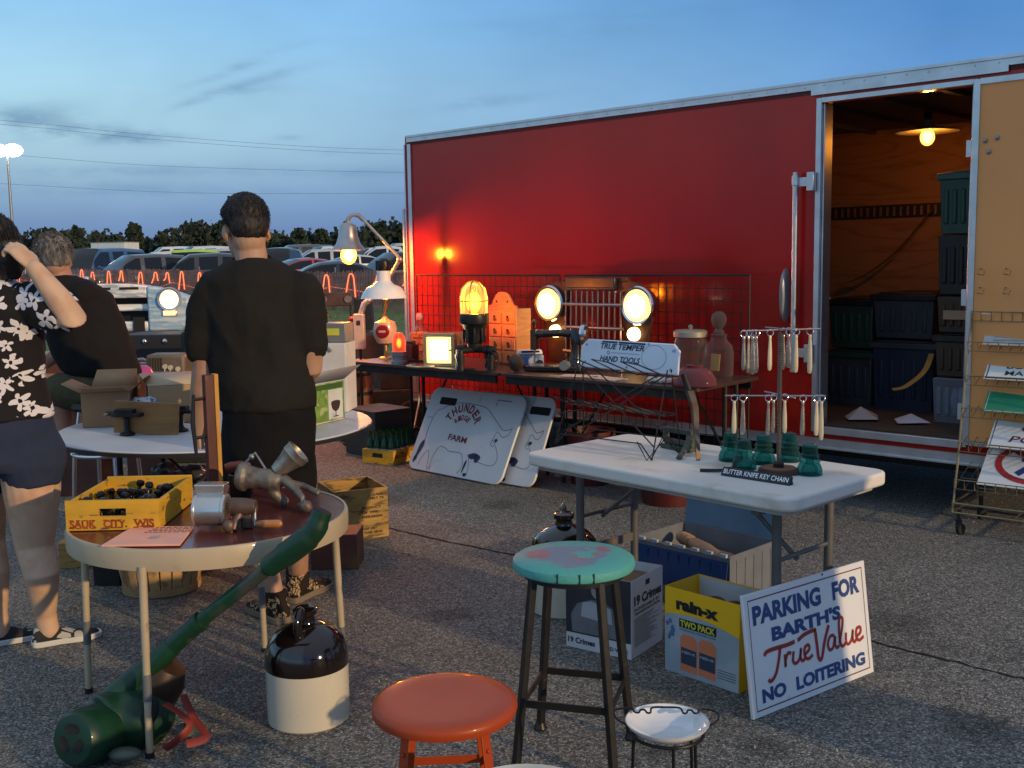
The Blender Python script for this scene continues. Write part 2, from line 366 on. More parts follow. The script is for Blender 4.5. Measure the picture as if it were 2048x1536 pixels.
# tufts of grass near enough to show blades
gt = MB(); r2 = random.Random(3)
for k in range(5200):
    y = 13.2 + 24 * r2.random() ** 1.4; x = -7.8 + (r2.random()) * 9 - (y - 13) * .12
    h = r2.uniform(.04, .11); a = r2.uniform(0, 6.3); dx, dy = .012 * math.cos(a), .012 * math.sin(a); z = ground_z(y)
    lx, ly = r2.uniform(-.04, .04), r2.uniform(-.04, .04)
    gt.add([(x - dx, y - dy, z), (x + dx, y + dy, z), (x + lx, y + ly, z + h)], [(0, 1, 2)])
tag(gt.build('grass', mat('grass_blades', (.09, .15, .04), .8, 0, .3, 3)), 'short green grass on the field behind the stall', 'grass', kind='stuff')
# seam in the paving
cm = MB(); pts = []
way = [P(690, 1038), P(775, 1056), P(905, 1086), P(1035, 1112), P(1245, 1158), P(1480, 1215), P(1745, 1283), P(1900, 1322), P(2060, 1362), P(2300, 1425)]
for i in range(len(way) - 1):
    for k in range(10):
        p = way[i].lerp(way[i + 1], k / 10); pts.append((p.x + rnd.uniform(-.008, .008), p.y + rnd.uniform(-.008, .008)))
stroke(cm, pts, [rnd.uniform(.006, .02) for _ in pts], z=.003); struct(cm.build('pavement_crack', mat('crack_tar', (.012, .011, .011), .9)))
# loose grit
k = MB(); rg = random.Random(15)
for i in range(2600):
    y = 2.2 + 7 * rg.random() ** 1.5; x = rg.uniform(-.62, .62) * y * .9; s_ = rg.uniform(.0025, .0075); e_ = Euler((rg.uniform(0, 6), rg.uniform(0, 6), rg.uniform(0, 6))).to_matrix()
    k.add([Vector((x, y, s_ * .5)) + e_ @ Vector(v) * s_ for v in ((1, 0, 0), (-1, .1, 0), (0, .8, .1), (.1, -.9, 0), (0, 0, .7), (.1, 0, -.7))], [(0, 2, 4), (2, 1, 4), (1, 3, 4), (3, 0, 4), (2, 0, 5), (1, 2, 5), (3, 1, 5), (0, 3, 5)])
tag(k.build('gravel', mat('grit_stone', (.24, .22, .195), .9, 0, .5, 14)), 'loose grit scattered over the paving', 'gravel', kind='stuff')
# ================================================================ far woodland
def leaf_cloud(mb, c, r, n, size, rg, squash=1.0):
    for k in range(n):
        while True:
            p = Vector((rg.uniform(-1, 1), rg.uniform(-1, 1), rg.uniform(-1, 1)))
            if p.length < 1: break
        p = Vector((c[0] + p.x * r[0], c[1] + p.y * r[1], c[2] + p.z * r[2]))
        e = Euler((rg.uniform(0, 6.3), rg.uniform(0, 6.3), rg.uniform(0, 6.3))).to_matrix(); s = size * rg.uniform(.5, 1.3)
        mb.add([p + e @ Vector(q) * s for q in ((-.5, -.35, 0), (.5, -.45, 0), (.6, .4, .15), (-.3, .5, 0))], [(0, 1, 2, 3)])
LEAF = mat('far_leaves', (.030, .046, .026), .85, 0, .45, .18); LEAF2 = mat('far_leaves_dark', (.026, .041, .027), .85, 0, .4, .2)
BARK = mat('bark', (.06, .045, .035), .9, 0, .3, 10)
rg = random.Random(11); wm = MB()
for k in range(300):
    x = -150 + k * .665 + rg.uniform(-1, 1); y = 205 + rg.uniform(0, 26); h = 6.2 + 2.2 * noise.noise(Vector((x * .06, 3, 0))) + rg.uniform(-.8, 1.0)
    leaf_cloud(wm, (x, y, .95 + h * .5), (3.0, 2.2, h * .55), 105, .85, rg); leaf_cloud(wm, (x, y + 3, .95 + h * .38), (2.4, 1.5, h * .40), 22, 2.4, rg)
    if rg.random() < .6: leaf_cloud(wm, (x + rg.uniform(-1, 1), y, .95 + h * 1.02), (1.0, 1.0, 1.0), 12, .75, rg)
tag(wm.build('woodland', LEAF2), 'dark wood along the horizon behind the parked cars', 'trees', kind='stuff')
def tree(u, top, wpx, d, label, conic=.6, seed=1):
    b = D(u, top, d); z0 = ground_z(d); h = b.z - z0; w = wpx / FPX * d / 2; rg = random.Random(seed)
    t = thing('tree', label, 'tree', (b.x, d, z0), group='taller trees on the horizon')
    k = MB(); k.tube([(0, 0, -.1), (.1, 0, h * .35), (0, .1, h * .8)], [.22, .17, .05], 7)
    for a in range(5): q = rg.uniform(0, 6.3); z = h * rg.uniform(.3, .6); k.tube([(0, 0, z), (w * .4 * math.cos(q), w * .4 * math.sin(q), z + w * .5)], [.08, .03], 5)
    k.build('trunk', BARK, t)
    c = MB()
    for i in range(13):
        f = rg.uniform(.3, .95); rr = w * (1 - conic * max(0, f - .35) / .65); q = rg.uniform(0, 6.3)
        leaf_cloud(c, (rr * .6 * math.cos(q), rr * .6 * math.sin(q), h * f), (rr * .55, rr * .55, h * .09 + .3), 46, .62, rg)
    leaf_cloud(c, (0, 0, h * .94), (w * .3, w * .3, h * .07), 36, .5, rg)
    c.build('crown', LEAF if seed % 2 else LEAF2, t)
for i, a in enumerate([(150, 452, 34, 'lone tree on the horizon above the grey-haired seated man'), (262, 446, 30, 'slim tall tree on the horizon above the white box truck'), (275, 452, 26, 'smaller tree touching the slim tall one above the white box truck'), (400, 441, 62, 'broad tall tree on the horizon just left of the standing man\'s head'), (436, 446, 46, 'tree on the horizon half hidden by the standing man\'s head'), (370, 452, 32, 'low round tree on the horizon above the lime green car'), (600, 457, 46, 'low tree on the horizon right of the standing man\'s neck'), (640, 459, 55, 'wide low tree on the horizon left of the bell lamp'), (762, 444, 36, 'tall tree on the horizon behind the slanted lamp arm'), (798, 452, 42, 'tree on the horizon against the trailer corner'), (95, 459, 40, 'tree on the horizon between the seated man and the lamp mast')]):
    tree(a[0], a[1], a[2], 198 + 3 * i % 14, a[3], .5 + .05 * (i % 3), i + 1)
# ================================================================ lamp mast, power lines
d = 77; top = D(14, 300, d)
t = thing('lamp_mast', 'tall lamp mast with a glaring white floodlight at the left edge', 'street lamp', (top.x, d, ground_z(d)))
h = top.z - ground_z(d)
MB().tube([(0, 0, 0), (0, 0, h * .5), (0, 0, h)], [.13, .1, .075], 10).build('mast', STEEL, t)
MB().tube([(0, 0, 0), (0, 0, .3)], [.3, .26], 12).build('mast_foot', STEEL, t)
for sx in (-.55, .45):
    f = MB(); f.box((sx, 0, h + .12), (.8, .5, .2), taper=.7).build('floodlight', STEEL, t, bev=.02)
    MB().ell((sx, -.15, h - .05), (.72, .45, .44)).build('lamp_glass', glow('floodlight_glow', (1, .97, .90), 16), t)
MB().bar((-.8, 0, h), (.7, 0, h), .08, .08).build('crossarm', STEEL, t)
CABLE = mat('cable', (.10, .14, .20), .7)
for lab, ps in (('upper pair of power cables across the sky', [(-260, 220), (65, 246), (325, 272), (700, 297), (1100, 303)]), ('middle power cable across the sky', [(-260, 285), (50, 312), (350, 333), (820, 345), (1100, 344)]), ('lowest power cable across the sky', [(-260, 350), (50, 370), (400, 386), (820, 386), (1100, 383)])):
    k = MB(); pp = spline([D(u, v, 150) for u, v in ps], 8); k.tube(pp, .019, 5)
    if lab[0] == 'u': k.tube([p + Vector((0, 0, -.55)) for p in pp], .019, 5)
    tag(k.build('power_cable', CABLE), lab, 'power line', 'power cables across the sky')
# ================================================================ snow fence with its string of lights
FA, FB = D(835, 560, 30), D(-60, 560, 48)
def fpt(f): p = FA.lerp(FB, f); return Vector((p.x, p.y, ground_z(p.y) + .02 * math.sin(f * 30)))
t = thing('snow_fence', 'rust brown slatted snow fence in front of the parked cars', 'fence')
k = MB(); n = 400; dirf = (FB - FA); dirf.z = 0; dirf.normalize()
for i in range(n):
    f = i / (n - 1); p = fpt(f); q = rnd.uniform(-.02, .02); hh = 1.17 + rnd.uniform(-.03, .03)
    k.bar(p + Vector((0, 0, .03)), p + dirf * q + Vector((0, 0, hh)), 0.040, .009, up=(dirf.y, -dirf.x, 0))
k.build('slats', mat('fence_slat', (.38, .19, .14), .85, 0, .4, 2.5), t)
k = MB()
for z in (.15, .45, .78, 1.05): k.tube([fpt(f / 12) + Vector((0, 0, z)) for f in range(13)], .006, 5)
k.build('fence_wire', STEEL, t)
for i in range(9):
    p = fpt(i / 8) + Vector((.03, .06, 0)); MB().tube([p, p + Vector((0, 0, 1.3))], .025, 6).build('post', STEEL, t)
k = MB(); pts = []; f = 0.0; rg = random.Random(5); nrm = Vector((dirf.y, -dirf.x, 0)); nrm = nrm if nrm.y < 0 else -nrm
f = .005
while f < .99:
    w = rg.uniform(.010, .017); zb = rg.uniform(.35, .85); zt = 1.10 + rg.uniform(-.04, .04); zb2 = rg.uniform(.2, .8)
    for (a, z) in ((0, zb), (w * .08, zt - .25), (w * .16, zt - .06), (w * .32, zt), (w * .52, zt - .03), (w * .66, zt - .2), (w * 1.0, zb2)): pts.append(fpt(min(f + a, 1)) + Vector((0, 0, z)) + nrm * .05)
    k.tube(spline(pts, 3), .020, 6); f += w + rg.uniform(.012, .034); pts = []
k.tube([fpt(i / 30) + Vector((0, 0, .62 + .12 * math.sin(i * 2.1))) - nrm * .04 for i in range(31)], .012, 5)
tag(k.build('rope_light', glow('rope_glow', (1.0, .22, .09), 1.6)), 'glowing red rope light looped along the slatted fence', 'string lights')
# ================================================================ parked cars
def paint(n, c): return mat('paint_' + n, c, .3, .15, .08, 2, coat=.6)
def car(u, d, kind, pn, pc, head, label, lit=False):
    """head: the way the nose points, degrees; 180 is to the left, 270 is to the viewer"""
    p = D(u, 520, d); t = thing('parked_car', label, 'car', (p.x, d, ground_z(d)), R(head), 'cars parked in the field'); bm_ = paint(pn, pc)
    # length, width, height, belt line, cabin: rear foot, front foot, roof rear, roof front; bonnet height, boot height
    Ln, w, H, belt, x0, x1, xt0, xt1, hood, boot = dict(suv=(4.6, 1.86, 1.72, 1.0, -2.2, 1.05, -1.85, .25, .95, 1.0), sedan=(4.7, 1.8, 1.44, .92, -1.75, 1.2, -.95, .25, .82, .95), pickup=(5.4, 1.95, 1.85, 1.1, -.95, 1.35, -.7, .65, 1.05, 1.1), jeep=(4.1, 1.8, 1.83, 1.1, -1.95, .72, -1.88, .48, 1.06, 1.08), van=(5.2, 1.98, 2.0, 1.08, -2.5, 1.75, -2.35, .85, .92, 1.08))[kind]
    hw = w / 2; sq = .5 if kind == 'jeep' else 1.0
    def lerpp(ps, x):
        for (xa, za), (xb, zb) in zip(ps, ps[1:]):
            if x <= xb: f = (x - xa) / max(xb - xa, 1e-6); f = max(0, min(1, f)); return za + (zb - za) * f
        return ps[-1][1]
    body_top = [(-Ln / 2, .62), (-Ln / 2 + .06, boot - .08), (-Ln / 2 + .3, boot), (x0, belt + .01), (x1, belt - .03), (Ln / 2 - .55, hood - .05), (Ln / 2 - .15, hood - .16), (Ln / 2, .58)]
    b = MB(); rings = []; nst = 30
    for i in range(nst + 1):
        x = -Ln / 2 + Ln * i / nst; e = abs(x) / (Ln / 2); q = hw * (1 - .20 * sq * max(0, (e - .72) / .28) ** 2); zt = lerpp(body_top, x); zl = .24 + .14 * max(0, (e - .8) / .2)
        half = [(q - .06, zl), (q - .01, .42), (q, .62), (q - .015, max(.5, zt - .16)), (q - .07, zt - .04), (q * .72, zt), (0, zt + .03)]
        rings.append([Vector((x, -y, z)) for y, z in half] + [Vector((x, y, z)) for y, z in half[-2::-1]])
    b.loft(rings)
    roof = [(x0, belt), (x0 + (xt0 - x0) * .55, belt + (H - belt) * .62), (xt0, H - .07), ((xt0 + xt1) / 2, H), (xt1, H - .05), (xt1 + (x1 - xt1) * .45, belt + (H - belt) * .62), (x1, belt)]
    st = []; 
    for (xa, xb, n_) in ((x0, xt0, 5), (xt0, xt1, 12), (xt1, x1, 6)): st += [xa + (xb - xa) * j / n_ for j in range(n_)]
    st.append(x1); rings = []
    for x in st:
        h = max(lerpp(roof, x), belt + .004); f = (h - belt) / (H - belt); yb = hw - .07; yt = hw - .07 - .17 * f
        half = [(yb, belt - .03), (yb - .02 * f, belt + (h - belt) * .10), (yb + (yt - yb) * .75, belt + (h - belt) * .80), (yt - .04 * f, h - .055 * f), (yt * .78, h - .012 * f), (0, h + .012)]
        rings.append([Vector((x, -y, z)) for y, z in half] + [Vector((x, y, z)) for y, z in half[-2::-1]])
    glass = {'windshield': MB(), 'rear_window': MB(), 'side_window': [MB(), MB()]}; np_ = len(rings[0])
    span = xt1 - xt0 + .5; cuts = [xt0 - .12 * (kind != 'van'), xt0 + span * .34, xt0 + span * .40, xt0 + span * .66, xt0 + span * .71, x1 - .25] if kind in ('suv', 'van') else [xt0 - .25 * (kind == 'sedan') + .08, (xt0 + xt1) / 2 - .04, (xt0 + xt1) / 2 + .07, x1 - .22]
    for i in range(len(rings) - 1):
        xm = (st[i] + st[i + 1]) / 2; inw = any(cuts[j] < xm < cuts[j + 1] for j in range(0, len(cuts), 2))
        for j in range(np_ - 1):
            qd = [rings[i][j], rings[i][j + 1], rings[i + 1][j + 1], rings[i + 1][j]]; jj = min(j, np_ - 2 - j)
            tgt = b
            if jj == 1 and inw: tgt = glass['side_window'][0 if j < np_ // 2 else 1]
            elif jj >= 3 and xm > xt1 + .02 and xm < x1 - .04: tgt = glass['windshield']
            elif jj >= 3 and xm < xt0 - .01 and xm > x0 + .03: tgt = glass['rear_window']
            tgt.add(qd, [(0, 1, 2, 3)])
    def weld(o):
        bm = bmesh.new(); bm.from_mesh(o.data); bmesh.ops.remove_doubles(bm, verts=bm.verts, dist=.002); bmesh.ops.recalc_face_normals(bm, faces=bm.faces); bm.to_mesh(o.data); bm.free(); o.data.shade_smooth(); o.data.set_sharp_from_angle(angle=R(40))
    weld(b.build('body', bm_, t))
    for nm in ('windshield', 'rear_window'):
        if glass[nm].v: weld(glass[nm].build(nm, GLASSDARK, t))
    for g_ in glass['side_window']:
        if g_.v: weld(g_.build('side_window', GLASSDARK, t))
    k = MB()
    for y in (-hw + .02, hw - .02):
        for x in (-Ln * .3, Ln * .3): k = MB(); k.lathe([(0, -.06), (.40, -.06), (.40, .06), (0, .06)], 16, XF((x, y, .36), rx=90)); k.build('wheel_arch', RUBBER, t)
    for x in (-Ln * .3, Ln * .3):
        for y in (-hw + .08, hw - .08):
            MB().lathe([(.2, -.1), (.33, -.1), (.345, -.05), (.345, .05), (.33, .1), (.2, .1)], 14, XF((x, y, .34), rx=90)).build('wheel', RUBBER, t)
    hl = glow('headlamp_on', (1, .95, .85), 14) if lit else mat('headlamp_glass', (.6, .62, .65), .1, .3)
    for y in (-hw + .28, hw - .28):
        MB().ell((Ln / 2 - .12, y, .78), (.1, .16, .1)).build('headlight', hl, t)
        MB().box((-Ln / 2 + .02, y, .85), (.05, .14, .28)).build('tail_light', mat('tail_light', (.25, .01, .01), .2), t)
    if kind == 'jeep':
        MB().box((-Ln / 2 - .12, 0, 1.0), (.2, .66, .66)).build('spare_wheel', RUBBER, t, bev=.06)
    for y in (-hw - .08, hw + .08): MB().ell((x1 - .35, y, belt + .06), (.07, .1, .07), n=8, m=6).build('mirror', bm_, t)
    return t
car(195, 47, 'van', 'blue', (.035, .09, .20), 255, 'blue van seen from the front beside the grey-haired man\'s head')
car(268, 43, 'suv', 'gunmetal', (.075, .075, .08), 222, 'dark grey rounded car in front of the white box truck')
car(392, 42, 'suv', 'graphite', (.045, .052, .062), 197, 'dark blue-grey car seen side on, left of the standing man')
car(312, 62, 'suv', 'white', (.65, .65, .63), 200, 'white car roof between the box truck and the lime green car')
car(366, 58, 'jeep', 'lime', (.42, .62, .05), 190, 'lime green boxy car')
car(428, 62, 'jeep', 'silver', (.42, .44, .46), 200, 'silver boxy car right of the lime green one')
car(598, 45, 'sedan', 'red', (.38, .025, .03), 215, 'red car at the standing man\'s right shoulder')
car(652, 35.5, 'sedan', 'navy', (.02, .026, .045), 196, 'near dark navy car right behind the fence below the bell lamp')
car(795, 37, 'suv', 'black', (.013, .015, .02), 212, 'black high car behind the white lamp shade')
car(700, 55, 'sedan', 'pearl', (.60, .60, .57), 205, 'pale car glimpsed behind the bulb of the bell lamp')
car(775, 58, 'pickup', 'white', (.65, .65, .63), 190, 'white pickup behind the slanted lamp arm')
car(563, 57, 'pickup', 'black', (.013, .015, .02), 262, 'black pickup with headlights on, at the standing man\'s neck', lit=True)
car(628, 61, 'suv', 'silver', (.42, .44, .46), 200, 'silver car in the row behind the red one')
car(66, 58, 'suv', 'pearl', (.60, .60, .57), 215, 'pale car between the two heads at the left')
car(112, 52, 'sedan', 'wine', (.12, .015, .025), 210, 'dark red car hidden mostly by the grey-haired man\'s head')
far = [(150, 72, 'sedan', 'silver', (.42, .44, .46), 'silver car roof left of the blue van\'s top'), (188, 80, 'suv', 'slate', (.08, .1, .13), 'slate blue roof behind the blue van'), (345, 84, 'van', 'white', (.65, .65, .63), 'white van roof in the last row behind the lime green car'), (405, 76, 'van', 'pearl', (.6, .6, .57), 'cream van behind the silver boxy car'), (462, 78, 'pickup', 'slate', (.08, .1, .13), 'slate blue pickup half behind the standing man\'s head'), (545, 78, 'suv', 'pearl', (.6, .6, .57), 'cream car in the last row right of the standing man\'s ear'), (600, 82, 'van', 'slate', (.08, .1, .13), 'slate blue van in the last row above the red car'), (655, 74, 'pickup', 'white', (.65, .65, .63), 'white pickup in the last row left of the bell lamp'), (735, 72, 'suv', 'white', (.65, .65, .63), 'white car in the last row right of the bell lamp'), (812, 74, 'van', 'silver', (.42, .44, .46), 'silver van in the last row against the trailer corner'), (20, 70, 'suv', 'graphite', (.045, .052, .062), 'dark car behind the woman\'s head'), (250, 66, 'sedan', 'wine', (.12, .015, .025), 'dark red roof below the box truck')]
for i, (u, d, kd, pn, pc, lab) in enumerate(far): car(u, d, kd, pn, pc, 195 + (i * 37) % 30, lab)
# box truck
p = D(230, 520, 88); t = thing('box_truck', 'white box truck beyond the parked cars', 'truck', (p.x, 88, ground_z(88)), R(-18)); t.scale = (.84,) * 3
MB().box((.1, 0, 1.75), (3.9, 2.2, 2.15)).build('cargo_box', mat('truck_box', (.62, .63, .62), .5, 0, .08, 3), t, bev=.03)
MB().box((-2.6, 0, 1.1), (1.4, 2.0, 1.5), taper=.85).build('cab', paint('white', (.65, .65, .63)), t, bev=.08)
MB().box((-3.12, 0, 1.5), (.3, 1.6, .5), taper=.7).build('windshield', GLASSDARK, t)
MB().box((.1, 0, 2.86), (4.0, 2.3, .06)).build('roof_cap', STEEL, t)
for x in (-2.5, 1.2):
    for y in (-.95, .95): MB().lathe([(.2, -.12), (.42, -.12), (.44, 0), (.42, .12), (.2, .12)], 14, XF((x, y, .44), rx=90)).build('wheel', RUBBER, t)
# ================================================================ cargo trailer
TO = Vector((-.826, 8.98, 0)); TE = Vector((.7306, -.6828, 0)); TI = Vector((.6828, .7306, 0))     # corner, along the side, inward
MT = Matrix(((TE.x, TI.x, 0, TO.x), (TE.y, TI.y, 0, TO.y), (0, 0, 1, 0), (0, 0, 0, 1)))
def TW(s, y, z): return MT @ Vector((s, y, z))
RED = mat('red_trailer_paint', (.42, .0165, .011), .12, 0, .12, 1.3, coat=.0, spec=.4, bump=.02, bs=2.6, col2=(.37, .015, .011), c2=(.45, .62), c2s=1.1, stretch=(1, 1, .45))
tr = thing('trailer', 'red enclosed cargo trailer with silver trim and an open side door', 'trailer', M=MT)
LEN, DEP, Z0, Z1 = 5.75, 2.1, .33, 2.52
S0, S1, D0, D1 = 3.69, 4.565, .45, 2.385
k = MB()
def wallbox(a, b, z0, z1): k.box(((a + b) / 2, .02, (z0 + z1) / 2), (b - a, .04, z1 - z0))
wallbox(0, S0, Z0, Z1); wallbox(S0, S1, Z0, D0); wallbox(S0, S1, D1, Z1); wallbox(S1, LEN, Z0, Z1)
k.build('side_wall', RED, tr)
MB().box((-.02, DEP / 2, (Z0 + Z1) / 2), (.04, DEP, Z1 - Z0)).build('end_wall', RED, tr)
MB().box((LEN + .02, DEP / 2, (Z0 + Z1) / 2), (.04, DEP, Z1 - Z0)).build('end_wall', RED, tr)
MB().box((LEN / 2, DEP + .02, (Z0 + Z1) / 2), (LEN, .04, Z1 - Z0)).build('back_wall', RED, tr)
k = MB(); k.box((LEN / 2, DEP - .012, (D0 + 2.438) / 2), (LEN - .02, .012, 2.438 - D0)); k.box((LEN - .012, DEP / 2, (D0 + 2.40) / 2), (.012, DEP - .06, 2.40 - D0)); k.box((.012, DEP / 2, (D0 + 2.40) / 2), (.012, DEP - .06, 2.40 - D0))
def ply():
    m = bpy.data.materials.new('plywood_lining'); m.use_nodes = True; nt = m.node_tree; N = nt.nodes; L = nt.links; b = N['Principled BSDF']
    tc = N.new('ShaderNodeTexCoord'); mp = N.new('ShaderNodeMapping'); L.new(tc.outputs['Object'], mp.inputs[0]); mp.inputs['Scale'].default_value = (.55, 1, 3.0)
    nz = N.new('ShaderNodeTexNoise'); nz.inputs['Scale'].default_value = 1.5; nz.inputs['Detail'].default_value = 1.5; L.new(mp.outputs[0], nz.inputs['Vector'])
    ma = N.new('ShaderNodeMath'); ma.operation = 'MULTIPLY'; ma.inputs[1].default_value = 15; L.new(nz.outputs[0], ma.inputs[0])
    fr = N.new('ShaderNodeMath'); fr.operation = 'PINGPONG'; fr.inputs[1].default_value = 1; L.new(ma.outputs[0], fr.inputs[0])
    n2 = N.new('ShaderNodeTexNoise'); n2.inputs['Scale'].default_value = 14; n2.inputs['Detail'].default_value = 6; L.new(mp.outputs[0], n2.inputs['Vector'])
    ad = N.new('ShaderNodeMath'); ad.operation = 'MULTIPLY_ADD'; L.new(n2.outputs[0], ad.inputs[0]); ad.inputs[1].default_value = 1.1; L.new(fr.outputs[0], ad.inputs[2])
    cr = N.new('ShaderNodeValToRGB'); L.new(ad.outputs[0], cr.inputs[0]); cr.color_ramp.elements[0].position = .25; cr.color_ramp.elements[0].color = (.20, .088, .036, 1); cr.color_ramp.elements[1].position = .95; cr.color_ramp.elements[1].color = (.36, .175, .075, 1)
    L.new(cr.outputs[0], b.inputs['Base Color']); b.inputs['Roughness'].default_value = .6; return m
k.build('lining', ply(), tr)
MB().box((LEN / 2, DEP / 2, D0 - .01), (LEN - .02, DEP - .1, .04)).build('deck', mat('trailer_deck', (.07, .05, .038), .7, 0, .3, 4, stretch=(1, 8, 1)), tr)
k = MB(); k.box((LEN / 2, DEP / 2, 2.47), (LEN, DEP, .06))
for i in range(14): k.box((.2 + i * .41, DEP / 2, 2.425), (.04, DEP - .1, .03))
k.build('roof', mat('trailer_roof', (.10, .085, .075), .6, .2), tr)
# trims stand proud of the wall
k = MB()
k.box((LEN / 2, -.006, 2.492), (LEN + .02, .012, .05)); k.box((LEN / 2, -.014, 2.512), (LEN + .02, .016, .016))
k.box((4.18, -.016, 2.452), (1.12, .012, .035))
for i in range(46): k.ell((.1 + i * .124, -.0125, 2.486), (.006, .004, .006), n=6, m=4)
k.build('top_rail', ALU, tr)
k = MB(); k.box((LEN / 2, -.008, .352), (LEN + .02, .016, .06)); k.box((LEN / 2, -.02, .325), (LEN + .02, .03, .008))
for i in range(28): k.ell((.1 + i * .2, -.0165, .352), (.006, .004, .006), n=6, m=4)
k.build('bottom_rail', ALU, tr)
k = MB(); k.box((.018, -.007, 1.42), (.04, .014, 2.06)); k.box((-.042, .03, 1.42), (.012, .08, 2.06)); k.build('corner_trim', ALU, tr)
k = MB()
k.box((S0 - .017, -.012, (D0 + D1) / 2), (.034, .024, D1 - D0 + .06)); k.box((S1 + .011, -.012, (D0 + D1) / 2), (.024, .024, D1 - D0 + .06))
k.box(((S0 + S1) / 2, -.012, D1 + .016), (S1 - S0, .024, .03)); k.box(((S0 + S1) / 2, -.016, D0 - .015), (S1 - S0, .032, .045))
k.box((S0 + .006, .05, (D0 + D1) / 2), (.012, .1, D1 - D0)); k.box((S1 - .006, .05, (D0 + D1) / 2), (.012, .1, D1 - D0))
k.build('door_frame', ALU, tr, bev=.003)
# door swung fully open, its inner face out
k = MB(); k.box((5.045, -.075, 1.425), (.85, .035, 1.90)); do = k.build('door', mat('tan_door_lining', (.88, .37, .115), .5, 0, .1, 1.2, bump=.03), tr)
k = MB(); k.box((4.613, -.075, 1.425), (.03, .05, 1.95)); k.box((5.477, -.075, 1.425), (.03, .05, 1.95)); k.box((5.045, -.075, 2.388), (.834, .05, .03)); k.box((5.045, -.075, .462), (.834, .05, .03)); k.build('door_edge', ALU, do)
for z in (2.05, 1.25, .62):
    k = MB(); k.tube([(4.588, -.05, z - .07), (4.588, -.05, z + .07)], .014, 10); k.box((4.565, -.03, z), (.05, .01, .09)); k.build('hinge', ALU, do, bev=.002)
k = MB()
for s, z in ((4.66, 2.08), (4.72, 2.09), (4.68, 2.02)): k.ell((s, -.095, z), (.014, .008, .014), n=10, m=6)
k.build('bolt', STEEL, do)
# lock bars
def lockbar(s, y, z0, z1, br):
    k = MB(); k.tube([(s, y, z0), (s, y, z1)], .017, 12)
    k.tube([(s, y, z1 - .08), (s, y, z1 - .02)], .023, 12)
    for z in br: k.box((s + .05, y + .012, z), (.10, .018, .055)); k.box((s + .10, y + .006, z), (.045, .036, .11))
    return k.build('lock_bar', ALU, tr, bev=.003)
lockbar(3.545, -.055, .78, 1.99, (1.93, .9))
k = MB(); k.tube([(-.10, .02, .62), (-.10, .02, 1.93)], .016, 12); k.box((-.07, .03, 1.86), (.06, .03, .07)); k.box((-.07, .03, .75), (.06, .03, .07)); k.build('lock_bar', ALU, tr, bev=.003)
k = MB(); k.loft([[Vector((3.475 + 0.024 * math.cos(a) * q, -.012 - y, 1.25 + .165 * math.sin(a) * q)) for a in [2 * math.pi * i / 20 for i in range(20)]] for q, y in ((1, 0), (1, .03), (.8, .06), (.45, .075))])
k.build('side_vent', mat('vent_plastic', (.30, .31, .33), .4, .4), tr)
k = MB(); k.box((4.35, .75, 2.635), (.34, .34, .025), rot=(8, 0, 0)); k.box((4.35, .75, 2.56), (.30, .30, .10)); k.build('roof_vent', mat('vent_white', (.75, .74, .72), .5), tr, bev=.02)
for x in (2.3, 3.15):
    MB().lathe([(.16, -.1), (.33, -.1), (.345, -.05), (.345, .05), (.33, .1), (.16, .1)], 20, XF((x, .16, .345), rx=90)).build('wheel', RUBBER, tr)
    MB().lathe([(.05, -.02), (.17, -.1), (.19, -.095), (.17, .05)], 16, XF((x, .16, .345), rx=90)).build('wheel_rim', STEEL, tr)
k = MB()
for y in (.35, 1.75): k.box((LEN / 2, y, .27), (LEN, .06, .11))
k.build('chassis', IRON, tr)
# slotted cargo track on the back wall
def back(u, v, y):                                  # where a sight line meets the plane at depth y inside the trailer
    r = ray(u, v); o = TO + TI * y; n = TI; t = (o - Vector((0, 0, EYE))).dot(n) / r.dot(n); p = Vector((0, 0, EYE)) + r * t
    return MT.inverted() @ p
TZ_ = back(1760, 424, DEP).z
k = MB(); k.box((3.6, DEP - .022, TZ_), (4.0, .01, .10))
k.build('cargo_track', mat('track_dark', (.05, .04, .035), .5, .5), tr)
k = MB()
for i in range(74): k.box((1.65 + i * .053, DEP - .03, TZ_), (.016, .012, .07))
k.build('track_slots', mat('track_bright', (.55, .42, .28), .35, .8), tr)
# ---- things kept inside
def back(u, v, y):                                  # where a sight line meets the plane at depth y inside the trailer
    r = ray(u, v); o = TO + TI * y; n = TI; t = (o - Vector((0, 0, EYE))).dot(n) / r.dot(n); p = Vector((0, 0, EYE)) + r * t
    return MT.inverted() @ p
q = back(1855, 268, 1.05); pl = thing('pendant_lamp', 'lit pendant lamp with a flat shade hanging in the trailer doorway', 'lamp', TW(*q))
MB().lathe([(.026, .09), (.03, .075), (.045, .05), (.20, .020), (.203, .014), (.195, .012), (.04, .035)], 28).build('lamp_shade', mat('pendant_enamel', (.30, .28, .25), .35), pl)
lit_bulb(pl, (0, 0, -.02), (.046, .046, .056), 19, (1, .68, .38), lit=2.6)
MB().tube([(0, 0, .09), (0, 0, 2.41 - q.z)], .006, 6).build('cord', RUBBER, pl)
MB().lathe([(.02, .08), (.024, .13), (.012, .15)], 12).build('socket', IRON, pl)
def tote(s, y, z, w, dd, h, m, label, lid=None, name='storage_tote', taper=1.08, rz=0):
    t = thing(name, label, 'storage box', TW(s, y, z), math.atan2(TE.y, TE.x) + R(rz))
    k = MB(); k.box((0, 0, h / 2), (w, dd, h), taper=taper)
    for i in range(5): k.box((-w * .38 + i * w * .19, -dd / 2 - .012, h * .5), (.03, .016, h * .62), rot=(2, 0, 0))
    k.build('tub', m, t, bev=.01)
    if lid: k = MB(); k.box((0, 0, h + .015), (w * taper + .03, dd * taper + .03, .04)); k.box((0, 0, h + .04), (w * taper - .05, dd * taper - .05, .012)); k.build('lid', lid, t, bev=.008)
    return t
